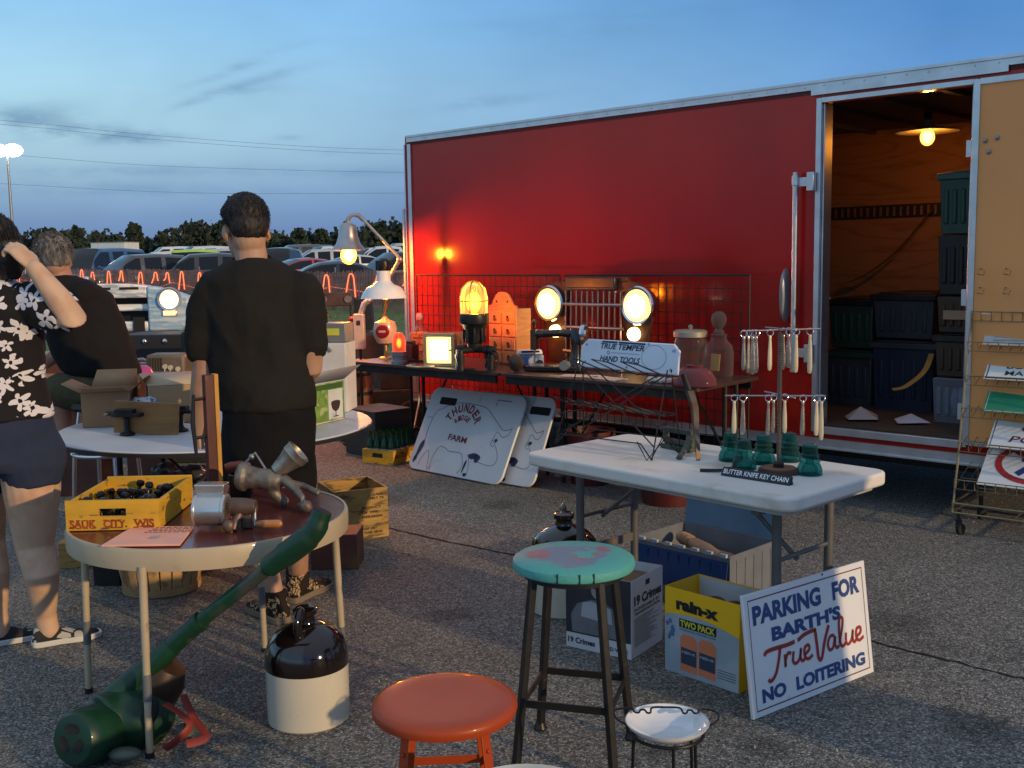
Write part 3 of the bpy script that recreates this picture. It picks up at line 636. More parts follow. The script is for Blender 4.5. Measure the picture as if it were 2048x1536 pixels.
GREENP = mat('dark_green_plastic', (.025, .055, .035), .5); GREYP = mat('dark_grey_plastic', (.05, .05, .058), .5, 0, .2); BROWNP = mat('brown_plastic', (.07, .04, .025), .6); NAVYP = mat('navy_plastic', (.022, .028, .055), .5)
def tpos(u, y): return back(u, 700, y).x
def tote_u(u0, u1, y, z, dd, h, *a, **k):
    s0, s1 = tpos(u0, y), tpos(u1, y); return tote((s0 + s1) / 2, y + dd / 2, z, (s1 - s0) * .95, dd, h, *a, **k)
tote_u(1655, 1745, .95, .452, .5, .34, GREYP, 'dark grey tote on the trailer floor left of the doorway', GREENP)
tote_u(1660, 1745, .97, .85, .48, .30, GREENP, 'dark green tote stacked on the dark grey tote', IRON)
tote_u(1748, 1870, .92, .452, .55, .42, NAVYP, 'large navy tote on the trailer floor in the middle of the doorway', GREYP)
tote_u(1748, 1866, .95, .93, .52, .26, GREYP, 'dark grey tote stacked on the navy tote', IRON)
R0_, R1_ = tpos(1872, .55), tpos(1960, .55); rs = (R0_ + R1_) / 2; rw = (R1_ - R0_)
tote(rs, .76, .452, rw, .42, .28, clear_glass('clear_tub', (.8, .84, .95), .3, .3, body=.5), 'clear plastic tub at the bottom of the stack inside the door')
k = MB(); k.ell((0, 0, .11), (.09, .11, .09)); o = k.build('paper_bundle', mat('crumpled_paper', (.6, .58, .62), .9, bump=.5, bs=18)); o.location = TW(rs, .72, .47); tag(o, 'crumpled white paper inside the clear plastic tub', 'paper')
tote(rs, .78, .74, rw, .42, .22, BROWNP, 'brown tote resting on the clear plastic tub', IRON)
tote(rs, .78, 1.01, rw * .97, .42, .22, BROWNP, 'upper brown tote with a paper label, below the charcoal tote')
o = MB().box((0, 0, 0), (rw * .55, .004, .055)).build('paper_label', mat('kraft_label', (.42, .25, .16), .8)); o.location = TW(rs - .02, .545, 1.12); o.rotation_euler.z = math.atan2(TE.y, TE.x); tag(o, 'pale brown paper label on the upper brown tote', 'label')
tote(rs, .78, 1.24, rw, .42, .36, mat('charcoal_plastic', (.03, .026, .024), .55), 'charcoal tote second from the top of the stack inside the door')
tote(rs, .78, 1.605, rw, .42, .33, mat('teal_green_plastic', (.035, .085, .065), .5), 'grey-green tote on top of the stack inside the door', mat('teal_green_lid', (.05, .11, .085), .5))
k = MB(); a, b, c = back(1868, 415, DEP - .06), back(1790, 505, DEP - .08), back(1720, 555, DEP - .1); e = back(1680, 565, DEP - .1)
pts = spline([a, b, c, e], 8); k.tube([MT @ p for p in pts], .03, 6, flat=.12)
tag(k.build('cargo_strap', mat('yellow_webbing', (.45, .28, .07), .8)), 'yellow strap slung along the plywood wall in the trailer', 'strap')
k = MB(); pts = spline([back(1868, 690, .95), back(1850, 740, .8), back(1812, 772, .62), back(1785, 779, .55)], 8); k.tube([MT @ p for p in pts], .018, 6, flat=.15)
tag(k.build('cargo_strap', mat('yellow_webbing', (.45, .28, .07), .8)), 'yellow strap end trailing onto the trailer floor', 'strap')
k = MB(); g = back(1662, 610, 1.0); k.tube([MT @ (g + Vector((-.02, 0, .05))), MT @ (g + Vector((.03, 0, -.06)))], .014, 8); tag(k.build('yellow_handle', mat('yellow_handle', (.62, .50, .10), .5)), 'short yellow tool handle leaning inside the left of the doorway', 'tool handle')
p0 = P(1650, 815, .47); k = MB(); k.add([(-.10, 0, 0), (.08, -.02, 0), (.12, .12, .01), (-.08, .14, 0), (.0, .08, .07)], [(0, 1, 4), (1, 2, 4), (2, 3, 4), (3, 0, 4)]); o = k.build('wrapping_paper', mat('pale_paper', (.5, .40, .36), .9), ang=20); o.location = TW(3.86, .28, .475); tag(o, 'crumpled kraft paper just inside the doorway\'s left edge', 'paper')
k = MB(); k.add([(-.09, -.04, 0), (.11, -.04, 0), (.07, .08, 0), (-.07, .08, .01), (.01, .02, .05)], [(0, 1, 4), (1, 2, 4), (2, 3, 4), (3, 0, 4)]); o = k.build('paper_napkin', mat('lilac_paper', (.6, .5, .55), .9), ang=20); o.location = TW(4.12, .35, .473); tag(o, 'pale folded paper peaked on the trailer floor', 'paper')
# ================================================================ gridwall in front of the trailer
GW = mat('black_grid_wire', (.02, .018, .018), .5, .3)
for j, (a, b) in enumerate(((.35, 1.85), (1.9, 3.36))):
    t = thing('gridwall', ('left', 'right')[j] + ' black wire display grid standing against the red trailer', 'display grid', M=MT)
    k = MB(); yy = -.26; n = int(round((b - a) / .062))
    for i in range(n + 1): s = a + (b - a) * i / n; k.tube([(s, yy, .14), (s, yy, 1.375)], .0028, 5)
    k.build('uprights', GW, t)
    k = MB()
    for i in range(17): z = .14 + 1.235 * i / 16; k.tube([(a, yy - .005, z), (b, yy - .005, z)], .0028, 5)
    k.build('crosswires', GW, t)
    k = MB(); k.tube([(a, yy, .0), (a, yy, 1.38)], .006, 6); k.tube([(b, yy, 0), (b, yy, 1.38)], .006, 6); k.tube([(a, yy, 1.38), (b, yy, 1.38)], .006, 6); k.build('frame', GW, t)
# ================================================================ the long dark tables by the trailer
def mpp(p): return (p[1] * math.cos(PITCH) - (p[2] - EYE) * math.sin(PITCH)) / FPX      # metres to a photograph pixel at p
TA = math.atan2(TE.y, TE.x)
TZ = .78
bl_, br_ = P(697, 722, TZ), P(1396, 777, TZ); BA = facing(bl_, br_); BL = (br_ - bl_).length; BD = .70
def bench(loc, w, label):
    t = thing('folding_table', label, 'table', (loc.x, loc.y, 0), BA, 'dark tables along the trailer')
    k = MB(); k.prism(rrect(w, BD, .02, 3, w / 2, BD / 2), .022, XF((0, 0, TZ - .022))); k.build('table_top', DARKWOOD, t, bev=.004)
    k = MB(); k.box((w / 2, .03, TZ - .047), (w - .08, .02, .05)); k.box((w / 2, BD - .03, TZ - .047), (w - .08, .02, .05)); k.build('apron', IRON, t)
    for x in (.12, w - .12):
        for y in (.50, BD - .07): MB().tube([(x, y, 0), (x, y, TZ - .022)], .014, 8).build('leg', IRON, t)
        MB().tube([(x, .50, .22), (x, BD - .07, .22)], .009, 6).build('stretcher', IRON, t)
        MB().tube([(x, BD - .08, .22), (x + (.35 if x < w / 2 else -.35), BD - .08, TZ - .03)], .008, 6).build('brace', IRON, t)
    return t
bench(bl_, BL / 2 - .004, 'dark wooden folding table under the lit lamps at the trailer\'s left')
bench(bl_.lerp(br_, .5 + .002 / BL), BL / 2 - .004, 'dark wooden folding table under the sewing machine and glass jars')
def item(name, label, cat, u, v, rz=None, z=TZ, group=None):
    p = P(u, v, z); return thing(name, label, cat, p, TA if rz is None else rz, group), mpp(p)
BULB = glow('bulb_glow', (1, .50, .15), 560); BULB2 = glow('bulb_glow_soft', (1, .50, .14), 220); LENS = glow('lens_glow', (1, .66, .24), 1.9); HOT = glow('filament_glow', (1, .80, .40), 2.6)
BRASS = mat('brass', (.55, .36, .12), .35, .9, .1)
GALV = mat('galvanised_pipe', (.45, .45, .45), .42, .8, .2, 15)
# --- bell lamp on its pipe arm
d0 = 8.7
def LD(u, v): return D(u, v, d0)
base = LD(722, 700); gl = thing('bell_lamp', 'lit lamp with silver bell shade on a bent pipe arm beside the trailer', 'lamp', (base.x, d0, 0))
def loc(p): return p - Vector((base.x, d0, 0))
q = mpp(LD(697, 500))
bc = loc(LD(697, 497))
k = MB(); k.lathe([(.012, .215), (.028, .205), (.062, .19), (.072, .175), (.078, .10), (.098, .04), (.135, -.005), (.138, -.012), (.130, -.010), (.09, .04), (.07, .10), (.02, .18)], 28, Matrix.Translation(bc)); k.build('bell_shade', mat('bell_metal', (.42, .40, .40), .32, .85, .15, 10), gl)
lit_bulb(gl, bc + Vector((0, 0, -.055)), (.066, .066, .074), 175, lit=2.4)
k = MB(); pts = [bc + Vector((0, 0, .19)), bc + Vector((0, 0, .215)), loc(LD(694, 441)), loc(LD(703, 430)), loc(LD(716, 430)), loc(LD(727, 440)), loc(LD(797, 513))]
k.tube(pts, .013, 10); k.tube([pts[1] + Vector((0, 0, -.03)), pts[1] + Vector((0, 0, .0))], .02, 10); k.tube([pts[4] + Vector((-.02, 0, 0)), pts[4], pts[5]], .019, 10); k.tube([pts[2], pts[3], pts[4]], .018, 10); k.build('pipe_arm', GALV, gl)
k = MB(); k.ell(loc(LD(799, 519)), (.026, .026, .026)); k.tube([loc(LD(799, 519)), loc(LD(783, 548)), loc(LD(752, 592)), loc(LD(735, 606))], [.018, .015, .014, .016], 10); k.tube([loc(LD(738, 600)), loc(LD(728, 608)), loc(LD(722, 628))], .024, 12); k.build('lower_arm', GALV, gl)
a, b = loc(LD(718, 628)), loc(LD(720, 698)); k = MB(); k.box(((a.x + b.x) / 2, 0, (a.z + b.z) / 2), (.085, .10, a.z - b.z)); k.build('switch_box', mat('switch_box', (.55, .42, .36), .5, .2), gl, bev=.006)
k = MB(); k.box(((a.x + b.x) / 2, -.052, a.z - .07), (.03, .006, .04)); k.build('switch', IRON, gl)
k = MB(); k.ell((a.x - .06, 0, a.z - .04), (.022, .022, .022)); k.build('red_knob', mat('red_knob', (.55, .03, .03), .3), gl)
k = MB(); k.tube([(b.x + .005, 0, b.z), (b.x + .005, 0, 0)], .012, 8); k.lathe([(.0, .0), (.17, .0), (.17, .02), (.03, .04), (.012, .06)], 24, XF((b.x + .005, 0, 0))); k.build('stand', IRON, gl)
# --- white enamel shade lamp
t, q = item('shade_lamp', 'white enamel shade lamp on a round red and cream base with brass neck', 'lamp', 772, 717)
def up(v, v0=717): return (v0 - v) * q * 1.012
cx = 0.0
k = MB(); k.lathe([(.045, up(598) + .20), (.05, up(598) + .20), (.052, up(598) + .125), (.075, up(598) + .10), (.125, up(598) + .08), (.155, up(598) + .04), (.170, up(598) + .004), (.174, up(598)), (.168, up(598) + .004), (.12, up(598) + .07), (.05, up(598) + .10)], 32); k.build('shade', WHITEP, t)
k = MB(); k.lathe([(.02, up(598) + .29), (.045, up(598) + .27), (.052, up(598) + .24), (.042, up(598) + .20)], 20)
for i in range(8): k.box((.05 * math.cos(i * .785), .05 * math.sin(i * .785), up(598) + .24), (.012, .012, .07), rot=(0, 0, i * 45))
k.build('socket', BLACKPAINT, t)
lit_bulb(t, (0, 0, up(598) + .035), (.035, .035, .045), 22)
k = MB(); k.tube([(.03, 0, up(600)), (.02, 0, up(612)), (-.01, 0, up(632)), (-.01, 0, up(645))], .011, 10); k.build('neck', BRASS, t)
k = MB(); k.lathe([(.02, up(690)), (.06, up(686)), (.085, up(672)), (.088, up(658)), (.075, up(645)), (.03, up(640)), (.012, up(634))], 28); k.build('casing', mat('cream_casing', (.62, .40, .28), .3, 0, .1, coat=.5), t)
yaw = facing(Vector((0, 0, 0)), Vector((-P(772, 717, TZ).x, -P(772, 717, TZ).y, 0))) - TA - R(14)
Mb = Matrix.Rotation(yaw, 4, 'Z') @ XF((.075, 0, up(662)), ry=90)
MB().lathe([(.0, .016), (.042, .015), (.05, .008), (.05, -.02)], 24, Mb).build('red_badge', mat('red_badge', (.22, .008, .012), .3), t)
k = MB(); k.add(*[[Vector(v) for v in ((-.008, -.026, .0175), (-.008, .026, .0175), (.008, .026, .0175), (.008, -.026, .0175))], [(0, 1, 2, 3)]], M=Mb); k.build('badge_bar', mat('badge_pale', (.6, .35, .3), .4), t)
k = MB(); k.lathe([(.0, 0), (.055, 0), (.05, .01), (.014, .02), (.012, up(688))], 20); k.build('foot', BRASS, t)
# --- little red signal lamp, transformer, printed carton
t, q = item('signal_lamp', 'small glowing red signal lamp on a ribbed steel base', 'lamp', 799, 727)
MB().lathe([(0, 0), (.057, 0), (.057, .02), (.05, .025), (.05, .05), (.055, .055), (.055, .085), (.0, .085)], 24).build('base', STEEL, t)
MB().lathe([(.047, .085), (.048, .15), (.042, .19), (.025, .215), (.0, .222)], 24).build('red_lens', clear_glass('red_lens', (1.0, .22, .10), .2, .1, lit=1.1), t)
lit_bulb(t, (0, 0, .145), (.02, .02, .04), 2.0, (1, .40, .12))
t, q = item('transformer', 'dark little transformer block beside the red signal lamp', 'transformer', 823, 722)
MB().box((0, 0, .06), (.09, .07, .12)).build('core', mat('maroon_box', (.05, .015, .012), .5), t, bev=.004); MB().box((0, 0, .13), (.05, .05, .03)).build('cap', IRON, t, bev=.003); k = MB(); k.tube([(.03, -.03, .01), (.08, -.06, .012), (.16, -.02, .008)], .008, 6); k.tube([(-.03, -.04, .01), (.0, -.1, .01), (.1, -.1, .01)], .008, 6); k.build('wires', RUBBER, t)
t, q = item('small_carton', 'small printed orange carton between the transformer and the light box', 'carton', 844, 712)
MB().box((0, 0, .09), (.13, .08, .18)).build('body', mat('orange_carton', (.55, .20, .10), .7, 0, .2, 20, col2=(.25, .06, .04), c2=(.52, .56), c2s=34), t)
k = MB()
for zz in (.04, .09, .14): k.box((0, -.041, zz), (.10, .003, .012))
k.build('print', mat('carton_print', (.2, .04, .03), .7), t)
t, q = item('glass_jug', 'clear glass jug with a stopper in front of the trailer\'s corner', 'jug', 842, 702)
MB().lathe([(0, 0), (.085, 0), (.09, .01), (.09, .12), (.075, .16), (.03, .20), (.025, .23), (.032, .24), (.03, .25), (.022, .25)], 28).build('body', clear_glass('jug_glass', (.95, .88, .88), .12, .04, body=.3), t)
MB().lathe([(.02, .245), (.03, .25), (.034, .28), (.025, .30), (0, .305)], 18).build('stopper', mat('stopper', (.62, .28, .26), .3), t)
# --- square light box
t, q = item('light_box', 'square steel lamp box with a glaring white front', 'lamp', 879, 733, TA + R(25))
w = .225; k = MB(); k.box((0, .09, w / 2), (w, .16, w)); k.build('housing', mat('box_steel', (.30, .25, .19), .4, .6, .2), t, bev=.006)
k = MB(); s = w / 2
for (c, dd) in (((0, .004, w - .012), (w, .03, .024)), ((0, .004, .012), (w, .03, .024)), ((-s + .012, .004, s), (.024, .03, w - .048)), ((s - .012, .004, s), (.024, .03, w - .048))): k.box(c, dd)
k.build('frame', mat('box_brass', (.62, .50, .25), .35, .6), t, bev=.003)
MB().box((0, .006, s), (w - .05, .012, w - .05)).build('lit_glass', glow('box_glow', (1, .70, .22), 2.4), t); k = MB(); k.box((0, .0, s), (w - .10, .004, w - .10)); k.build('hot_tube', glow('box_hot', (1, .82, .45), 12), t)
MB().tube([(.06, .0, w * .5), (.075, -.012, w * .5), (.09, -.002, w * .5)], .006, 6).build('latch', STEEL, t)
k = MB(); pts = spline([(-.02, -.05, .006), (-.06, -.10, .006), (-.14, -.10, .006), (-.22, -.05, .006), (-.2, .05, .006)], 6); k.tube(pts, .006, 6); k.build('cord', mat('pale_cord', (.65, .55, .38), .6), t)
# --- pipe lamp with caged glass
t, q = item('pipe_lamp', 'black pipe lamp standing on three legs with a glowing caged glass dome', 'lamp', 950, 738)
MB().lathe([(.085, .36), (.09, .37), (.09, .46), (.082, .51), (.06, .545), (.03, .562), (0, .567)], 28).build('glass_dome', clear_glass('amber_dome', (1.0, .80, .28), .10, .08, lit=1.5), t)
lit_bulb(t, (0, 0, .44), (.05, .05, .07), 48, (1, .52, .17), lit=2.8)
k = MB()
for i in range(6):
    a = i * math.pi / 3; k.tube([(.094 * math.cos(a), .094 * math.sin(a), z) if rr is None else (rr * math.cos(a), rr * math.sin(a), z) for rr, z in ((None, .36), (None, .47), (.08, .53), (.04, .57), (.0, .58))], .005, 6)
k.tube([(.095 * math.cos(i * .314), .095 * math.sin(i * .314), .45) for i in range(20)], .004, 6, closed=True); k.build('cage', BRASS, t)
k = MB(); k.lathe([(.05, .17), (.06, .20), (.06, .25), (.072, .27), (.08, .29), (.095, .30), (.1, .33), (.096, .365), (.085, .37)], 24)
for i in range(8): k.box((.066 * math.cos(i * .785), .066 * math.sin(i * .785), .225), (.02, .014, .10), rot=(0, 0, i * 45))
k.build('body', BLACKPAINT, t, bev=.003)
k = MB(); k.lathe([(.03, .11), (.045, .13), (.05, .17), (.0, .175)], 18); k.tube([(-.16, 0, .13), (.16, 0, .13)], .021, 12); k.tube([(0, -.13, .13), (0, .13, .13)], .021, 12)
for x in (-.10, .10, .145): k.tube([(x, 0, .13), (x + .03, 0, .13)], .029, 12)
k.build('cross_pipe', IRON, t)
for (x, y) in ((-.15, 0), (.15, 0), (.0, -.13), (0, .13)):
    k = MB(); k.tube([(x * .86, y * .86, .13), (x, y, .125), (x, y, .10), (x, y, 0)], .020, 12); k.tube([(x, y, .09), (x, y, .06)], .027, 12); k.tube([(x, y, .03), (x, y, 0)], .027, 12); k.build('leg', GALV if x < 0 else IRON, t)
k = MB(); k.tube(spline([(.16, 0, .13), (.22, -.02, .12), (.25, -.04, .05), (.22, -.08, .006), (.1, -.12, .006), (-.05, -.1, .006), (.05, -.05, .006)], 6), .006, 6); k.build('cord', RUBBER, t)
# --- spice cabinet
t, q = item('spice_cabinet', 'small orange wood spice cabinet with eight drawers and scalloped crest', 'cabinet', 1006, 728)
SPW = mat('spice_wood', (.52, .20, .07), .5, 0, .2, 10, stretch=(1, 1, 5)); SPD = mat('spice_drawer', (.56, .23, .085), .5, 0, .15, 14, stretch=(4, 1, 1))
k = MB(); k.box((0, .075, .19), (.26, .15, .38)); k.build('carcass', SPW, t, bev=.003)
k = MB(); k.prism([(-.13, .38), (-.13, .40), (-.10, .41), (-.085, .435), (-.06, .475), (-.03, .495), (.03, .495), (.06, .475), (.085, .435), (.10, .41), (.13, .40), (.13, .38)], .014, XF((0, .015, 0), rx=90)); k.build('crest', SPW, t)
for r_ in range(4):
    for c_ in range(2):
        x, z = -.062 + c_ * .124, .05 + r_ * .09
        dr = MB().box((x, -.004, z), (.112, .012, .08)).build('drawer', SPD, t, bev=.003)
        k = MB(); k.ell((x, -.016, z + .008), (.008, .009, .008), n=8, m=6); k.build('knob', IRON, dr)
        k = MB(); k.ell((x, -.0105, z - .012), (.018, .001, .014), n=8, m=6); k.build('inlay', mat('drawer_inlay', (.16, .05, .02), .6), dr)
for sx in (-.05, .05):
    MB().ell((sx, .0, .43), (.008, .004, .008), n=8, m=6).build('peg', IRON, t)
# --- blue and white radio, sewing machine
t, q = item('toy_truck', 'small blue and white metal toy beside the spice cabinet', 'toy', 1056, 733, TA + R(50))
MB().box((0, 0, .045), (.20, .12, .07)).build('body', mat('toy_blue', (.10, .20, .42), .4, 0, .3, 20, col2=(.45, .45, .48), c2=(.5, .6), c2s=18), t, bev=.008); MB().box((.01, 0, .10), (.17, .11, .03), taper=.9).build('roof', WHITEP, t, bev=.006); MB().box((.01, -.058, .105), (.12, .004, .012)).build('slot', IRON, t)
for x in (-.07, .07):
    for y in (-.055, .055): MB().lathe([(0, -.012), (.025, -.012), (.025, .012), (0, .012)], 12, XF((x, y, .025), rx=90)).build('wheel', RUBBER, t)
t, q = item('sewing_machine', 'black antique sewing machine on the long dark table', 'sewing machine', 1112, 742, TA + R(22))
JAP = mat('black_japan', (.014, .012, .011), .22, .1, .2, 10, coat=.6, col2=(.12, .075, .03), c2=(.64, .70), c2s=22)
k = MB(); k.box((0, 0, .02), (.38, .17, .035)); k.build('bed', JAP, t, bev=.008)
k = MB(); k.loft([[Vector((x + sx * wx, y * wy, z)) for sx, y in [(math.cos(a), math.sin(a)) for a in [2 * math.pi * i / 14 for i in range(14)]]] for x, z, wx, wy in ((.13, .035, .05, .05), (.135, .09, .034, .034), (.135, .17, .032, .03), (.13, .24, .04, .035), (.12, .275, .02, .02))])
k.build('pillar', JAP, t)
k = MB(); k.tube([(.13, 0, .24), (.05, 0, .245), (-.06, 0, .24), (-.13, 0, .235)], [.034, .024, .024, .03], 14); k.build('arm', JAP, t)
k = MB(); k.box((-.145, 0, .20), (.04, .05, .13)); k.tube([(-.145, 0, .27), (-.145, 0, .33)], .008, 8); k.lathe([(.014, .3), (.018, .31), (.014, .32)], 10, XF((-.145, 0, 0))); k.build('head', JAP, t, bev=.008)
k = MB(); k.tube([(-.145, 0, .14), (-.145, 0, .05)], .006, 8); k.box((-.145, -.01, .045), (.02, .03, .006)); k.build('needle_bar', CHROME, t)
MB().lathe([(.0, -.018), (.028, -.018), (.03, -.01), (.064, -.014), (.07, 0), (.064, .014), (.03, .01), (.028, .018), (0, .018)], 24, XF((.19, 0, .24), ry=90)).build('balance_wheel', CHROME, t)
MB().lathe([(.0, -.02), (.045, -.02), (.056, -.01), (.056, .01), (.04, .022), (.015, .025), (0, .03)], 24, XF((-.235, -.10, .058), rx=90, rz=-20)).build('motor', mat('motor_brown', (.09, .06, .04), .4, .4), t)
MB().lathe([(0, 0), (.03, 0), (.03, .05), (.0, .05)], 14, XF((.10, -.1, .05), rx=90)).build('bobbin_winder', STEEL, t)
# --- vehicle grille with headlights
g0, g1 = back(1103, 608, -.42), back(1280, 610, -.42); gw = g1.x - g0.x; gm_ = (g0 + g1) / 2
t = thing('grille_lamp', 'old car grille with two round lit headlights standing on the dark table', 'lamp', M=MT @ Matrix.Translation((gm_.x, -.42, TZ))); hz = gm_.z - TZ; hx = gw / 2
GRM = mat('grille_chrome', (.42, .36, .32), .3, .9, .2); GRS = mat('grille_shell', (.07, .03, .02), .45, .4, .3, 8, col2=(.16, .065, .03), c2=(.5, .65))
k = MB()
for sx in (-1, 1):
    k.prism([(sx * (hx - .17), hz + .16), (sx * (hx - .03), hz + .15), (sx * (hx + .09), hz + .07), (sx * (hx + .09), hz - .09), (sx * (hx + .03), .1), (sx * (hx + .02), .01), (sx * (hx - .14), .01), (sx * (hx - .14), hz - .03)][::sx], .03, XF((0, .03, 0), rx=90))
k.box((0, .02, hz + .165), (gw * .72, .05, .03)); k.build('shell', GRS, t, bev=.006)
k = MB(); k.box((-.01, -.01, hz + .14), (gw * .55, .05, .085)); k.box((-.01, -.025, hz + .105), (gw * .55, .05, .02)); k.build('badge_panel', mat('badge_dark', (.05, .045, .04), .3, .5), t, bev=.008)
k = MB()
for i in range(11): x = -hx * .62 + i * hx * .124; k.tube([(x, -.012, .02), (x, -.02, hz * .55), (x, -.012, hz + .09)], .0065, 8)
k.build('bars', GRM, t)
k = MB()
for z in (.09, hz * .62, hz + .0): k.tube([(-hx * .68, -.02, z), (0, -.035, z), (hx * .68, -.02, z)], .011, 8)
k.build('crossbars', GRM, t)
for sx in (-1, 1):
    h = MB().lathe([(.05, -.12), (.105, -.05), (.122, .01), (.127, .03), (.118, .042), (.108, .038)], 32, XF((sx * hx, 0, hz), rx=90)).build('headlight', CHROME, t)
    MB().lathe([(0, .062), (.05, .057), (.09, .048), (.108, .036), (.10, .02), (0, .02)], 32, XF((sx * hx, 0, hz), rx=90)).build('lens', LENS, h)
    MB().lathe([(0, .066), (.04, .062), (.078, .053), (.074, .045), (0, .045)], 28, XF((sx * hx, 0, hz - .004), rx=90)).build('filament', HOT, h)
    b2 = back(1113 if sx < 0 else 1270, 662 if sx < 0 else 668, -.42)
    MB().lathe([(0, .05), (.03, .046), (.042, .03), (.045, 0), (0, 0)], 20, XF((b2.x - gm_.x, 0, b2.z - TZ), rx=90)).build('parking_lamp', glow('parking_glow', (1, .60, .22), 7), t)
# --- glass on the right of the table
t, q = item('lidded_jar', 'squat clear glass jar with a flat metal lid', 'jar', 1381, 750)
MB().lathe([(0, 0), (.095, 0), (.10, .01), (.10, .20), (.09, .235)], 28).build('body', clear_glass('jar_glass', (.86, .88, .82), .10, .06, body=.3), t)
MB().lathe([(.094, .23), (.104, .235), (.104, .265), (.09, .275), (0, .28)], 28).build('lid', mat('jar_lid', (.35, .32, .26), .45, .4), t); MB().lathe([(.01, .28), (.015, .30), (0, .31)], 10).build('lid_knob', STEEL, t)
t, q = item('apothecary_jar', 'clear apothecary jar with a glass ball stopper and a yellow card', 'jar', 1437, 752)
AG = clear_glass('apothecary_glass', (.90, .82, .84), .08, .04, body=.25)
MB().lathe([(0, 0), (.082, 0), (.088, .01), (.09, .14), (.08, .185), (.05, .215), (.045, .24), (.055, .25), (.04, .255)], 28).build('body', AG, t)
MB().lathe([(.03, .25), (.035, .265), (.02, .285), (.04, .31), (.048, .34), (.04, .37), (.02, .388), (0, .39)], 22).build('stopper', clear_glass('stopper_glass', (.9, .85, .8), .35, .03), t)
MB().box((-.005, -.03, .085), (.085, .004, .10), rot=(-6, 0, -20)).build('card', mat('yellow_card', (.60, .42, .13), .7), t)
t, q = item('glass_bowl', 'upturned purple glass bowl at the near corner of the dark table', 'bowl', 1388, 772)
MB().lathe([(.118, 0), (.13, .008), (.128, .04), (.10, .085), (.06, .105), (0, .11)], 32, XF(rx=0), sx=1.0, sy=.85).build('body', clear_glass('amethyst', (.55, .18, .22), .35, .04, body=.5), t)
MB().lathe([(.045, .10), (.05, .118), (.04, .12), (.038, .108)], 24).build('foot_ring', clear_glass('amethyst', (.55, .18, .22), .35, .04, body=.5), t)
t, q = item('sea_shell', 'small pale rough shell beside the purple glass bowl', 'shell', 1322, 766)
k = MB(); rg = random.Random(2)
for i in range(6): k.ell((rg.uniform(-.06, .06), rg.uniform(-.02, .02), .018), (.035, .025, .02), n=10, m=6)
flesh(k, 'body', mat('shell_white', (.62, .55, .50), .7, 0, .25, 30), t, vox=.006, smooth=3, fn=lambda p, n: .005 * noise.noise(p * 60))
for (u, v, a, lab) in ((1160, 752, 20, 'thin pale card lying beside the sewing machine'), (1215, 757, -10, 'flat pale leaflet lying under the white tool rack sign')):
    t, q = item('paper_card', lab, 'card', u, v, TA + R(a)); MB().box((0, 0, .0015), (.24, .12, .003)).build('sheet', mat('pale_card', (.55, .46, .36), .8, 0, .2, 12), t)
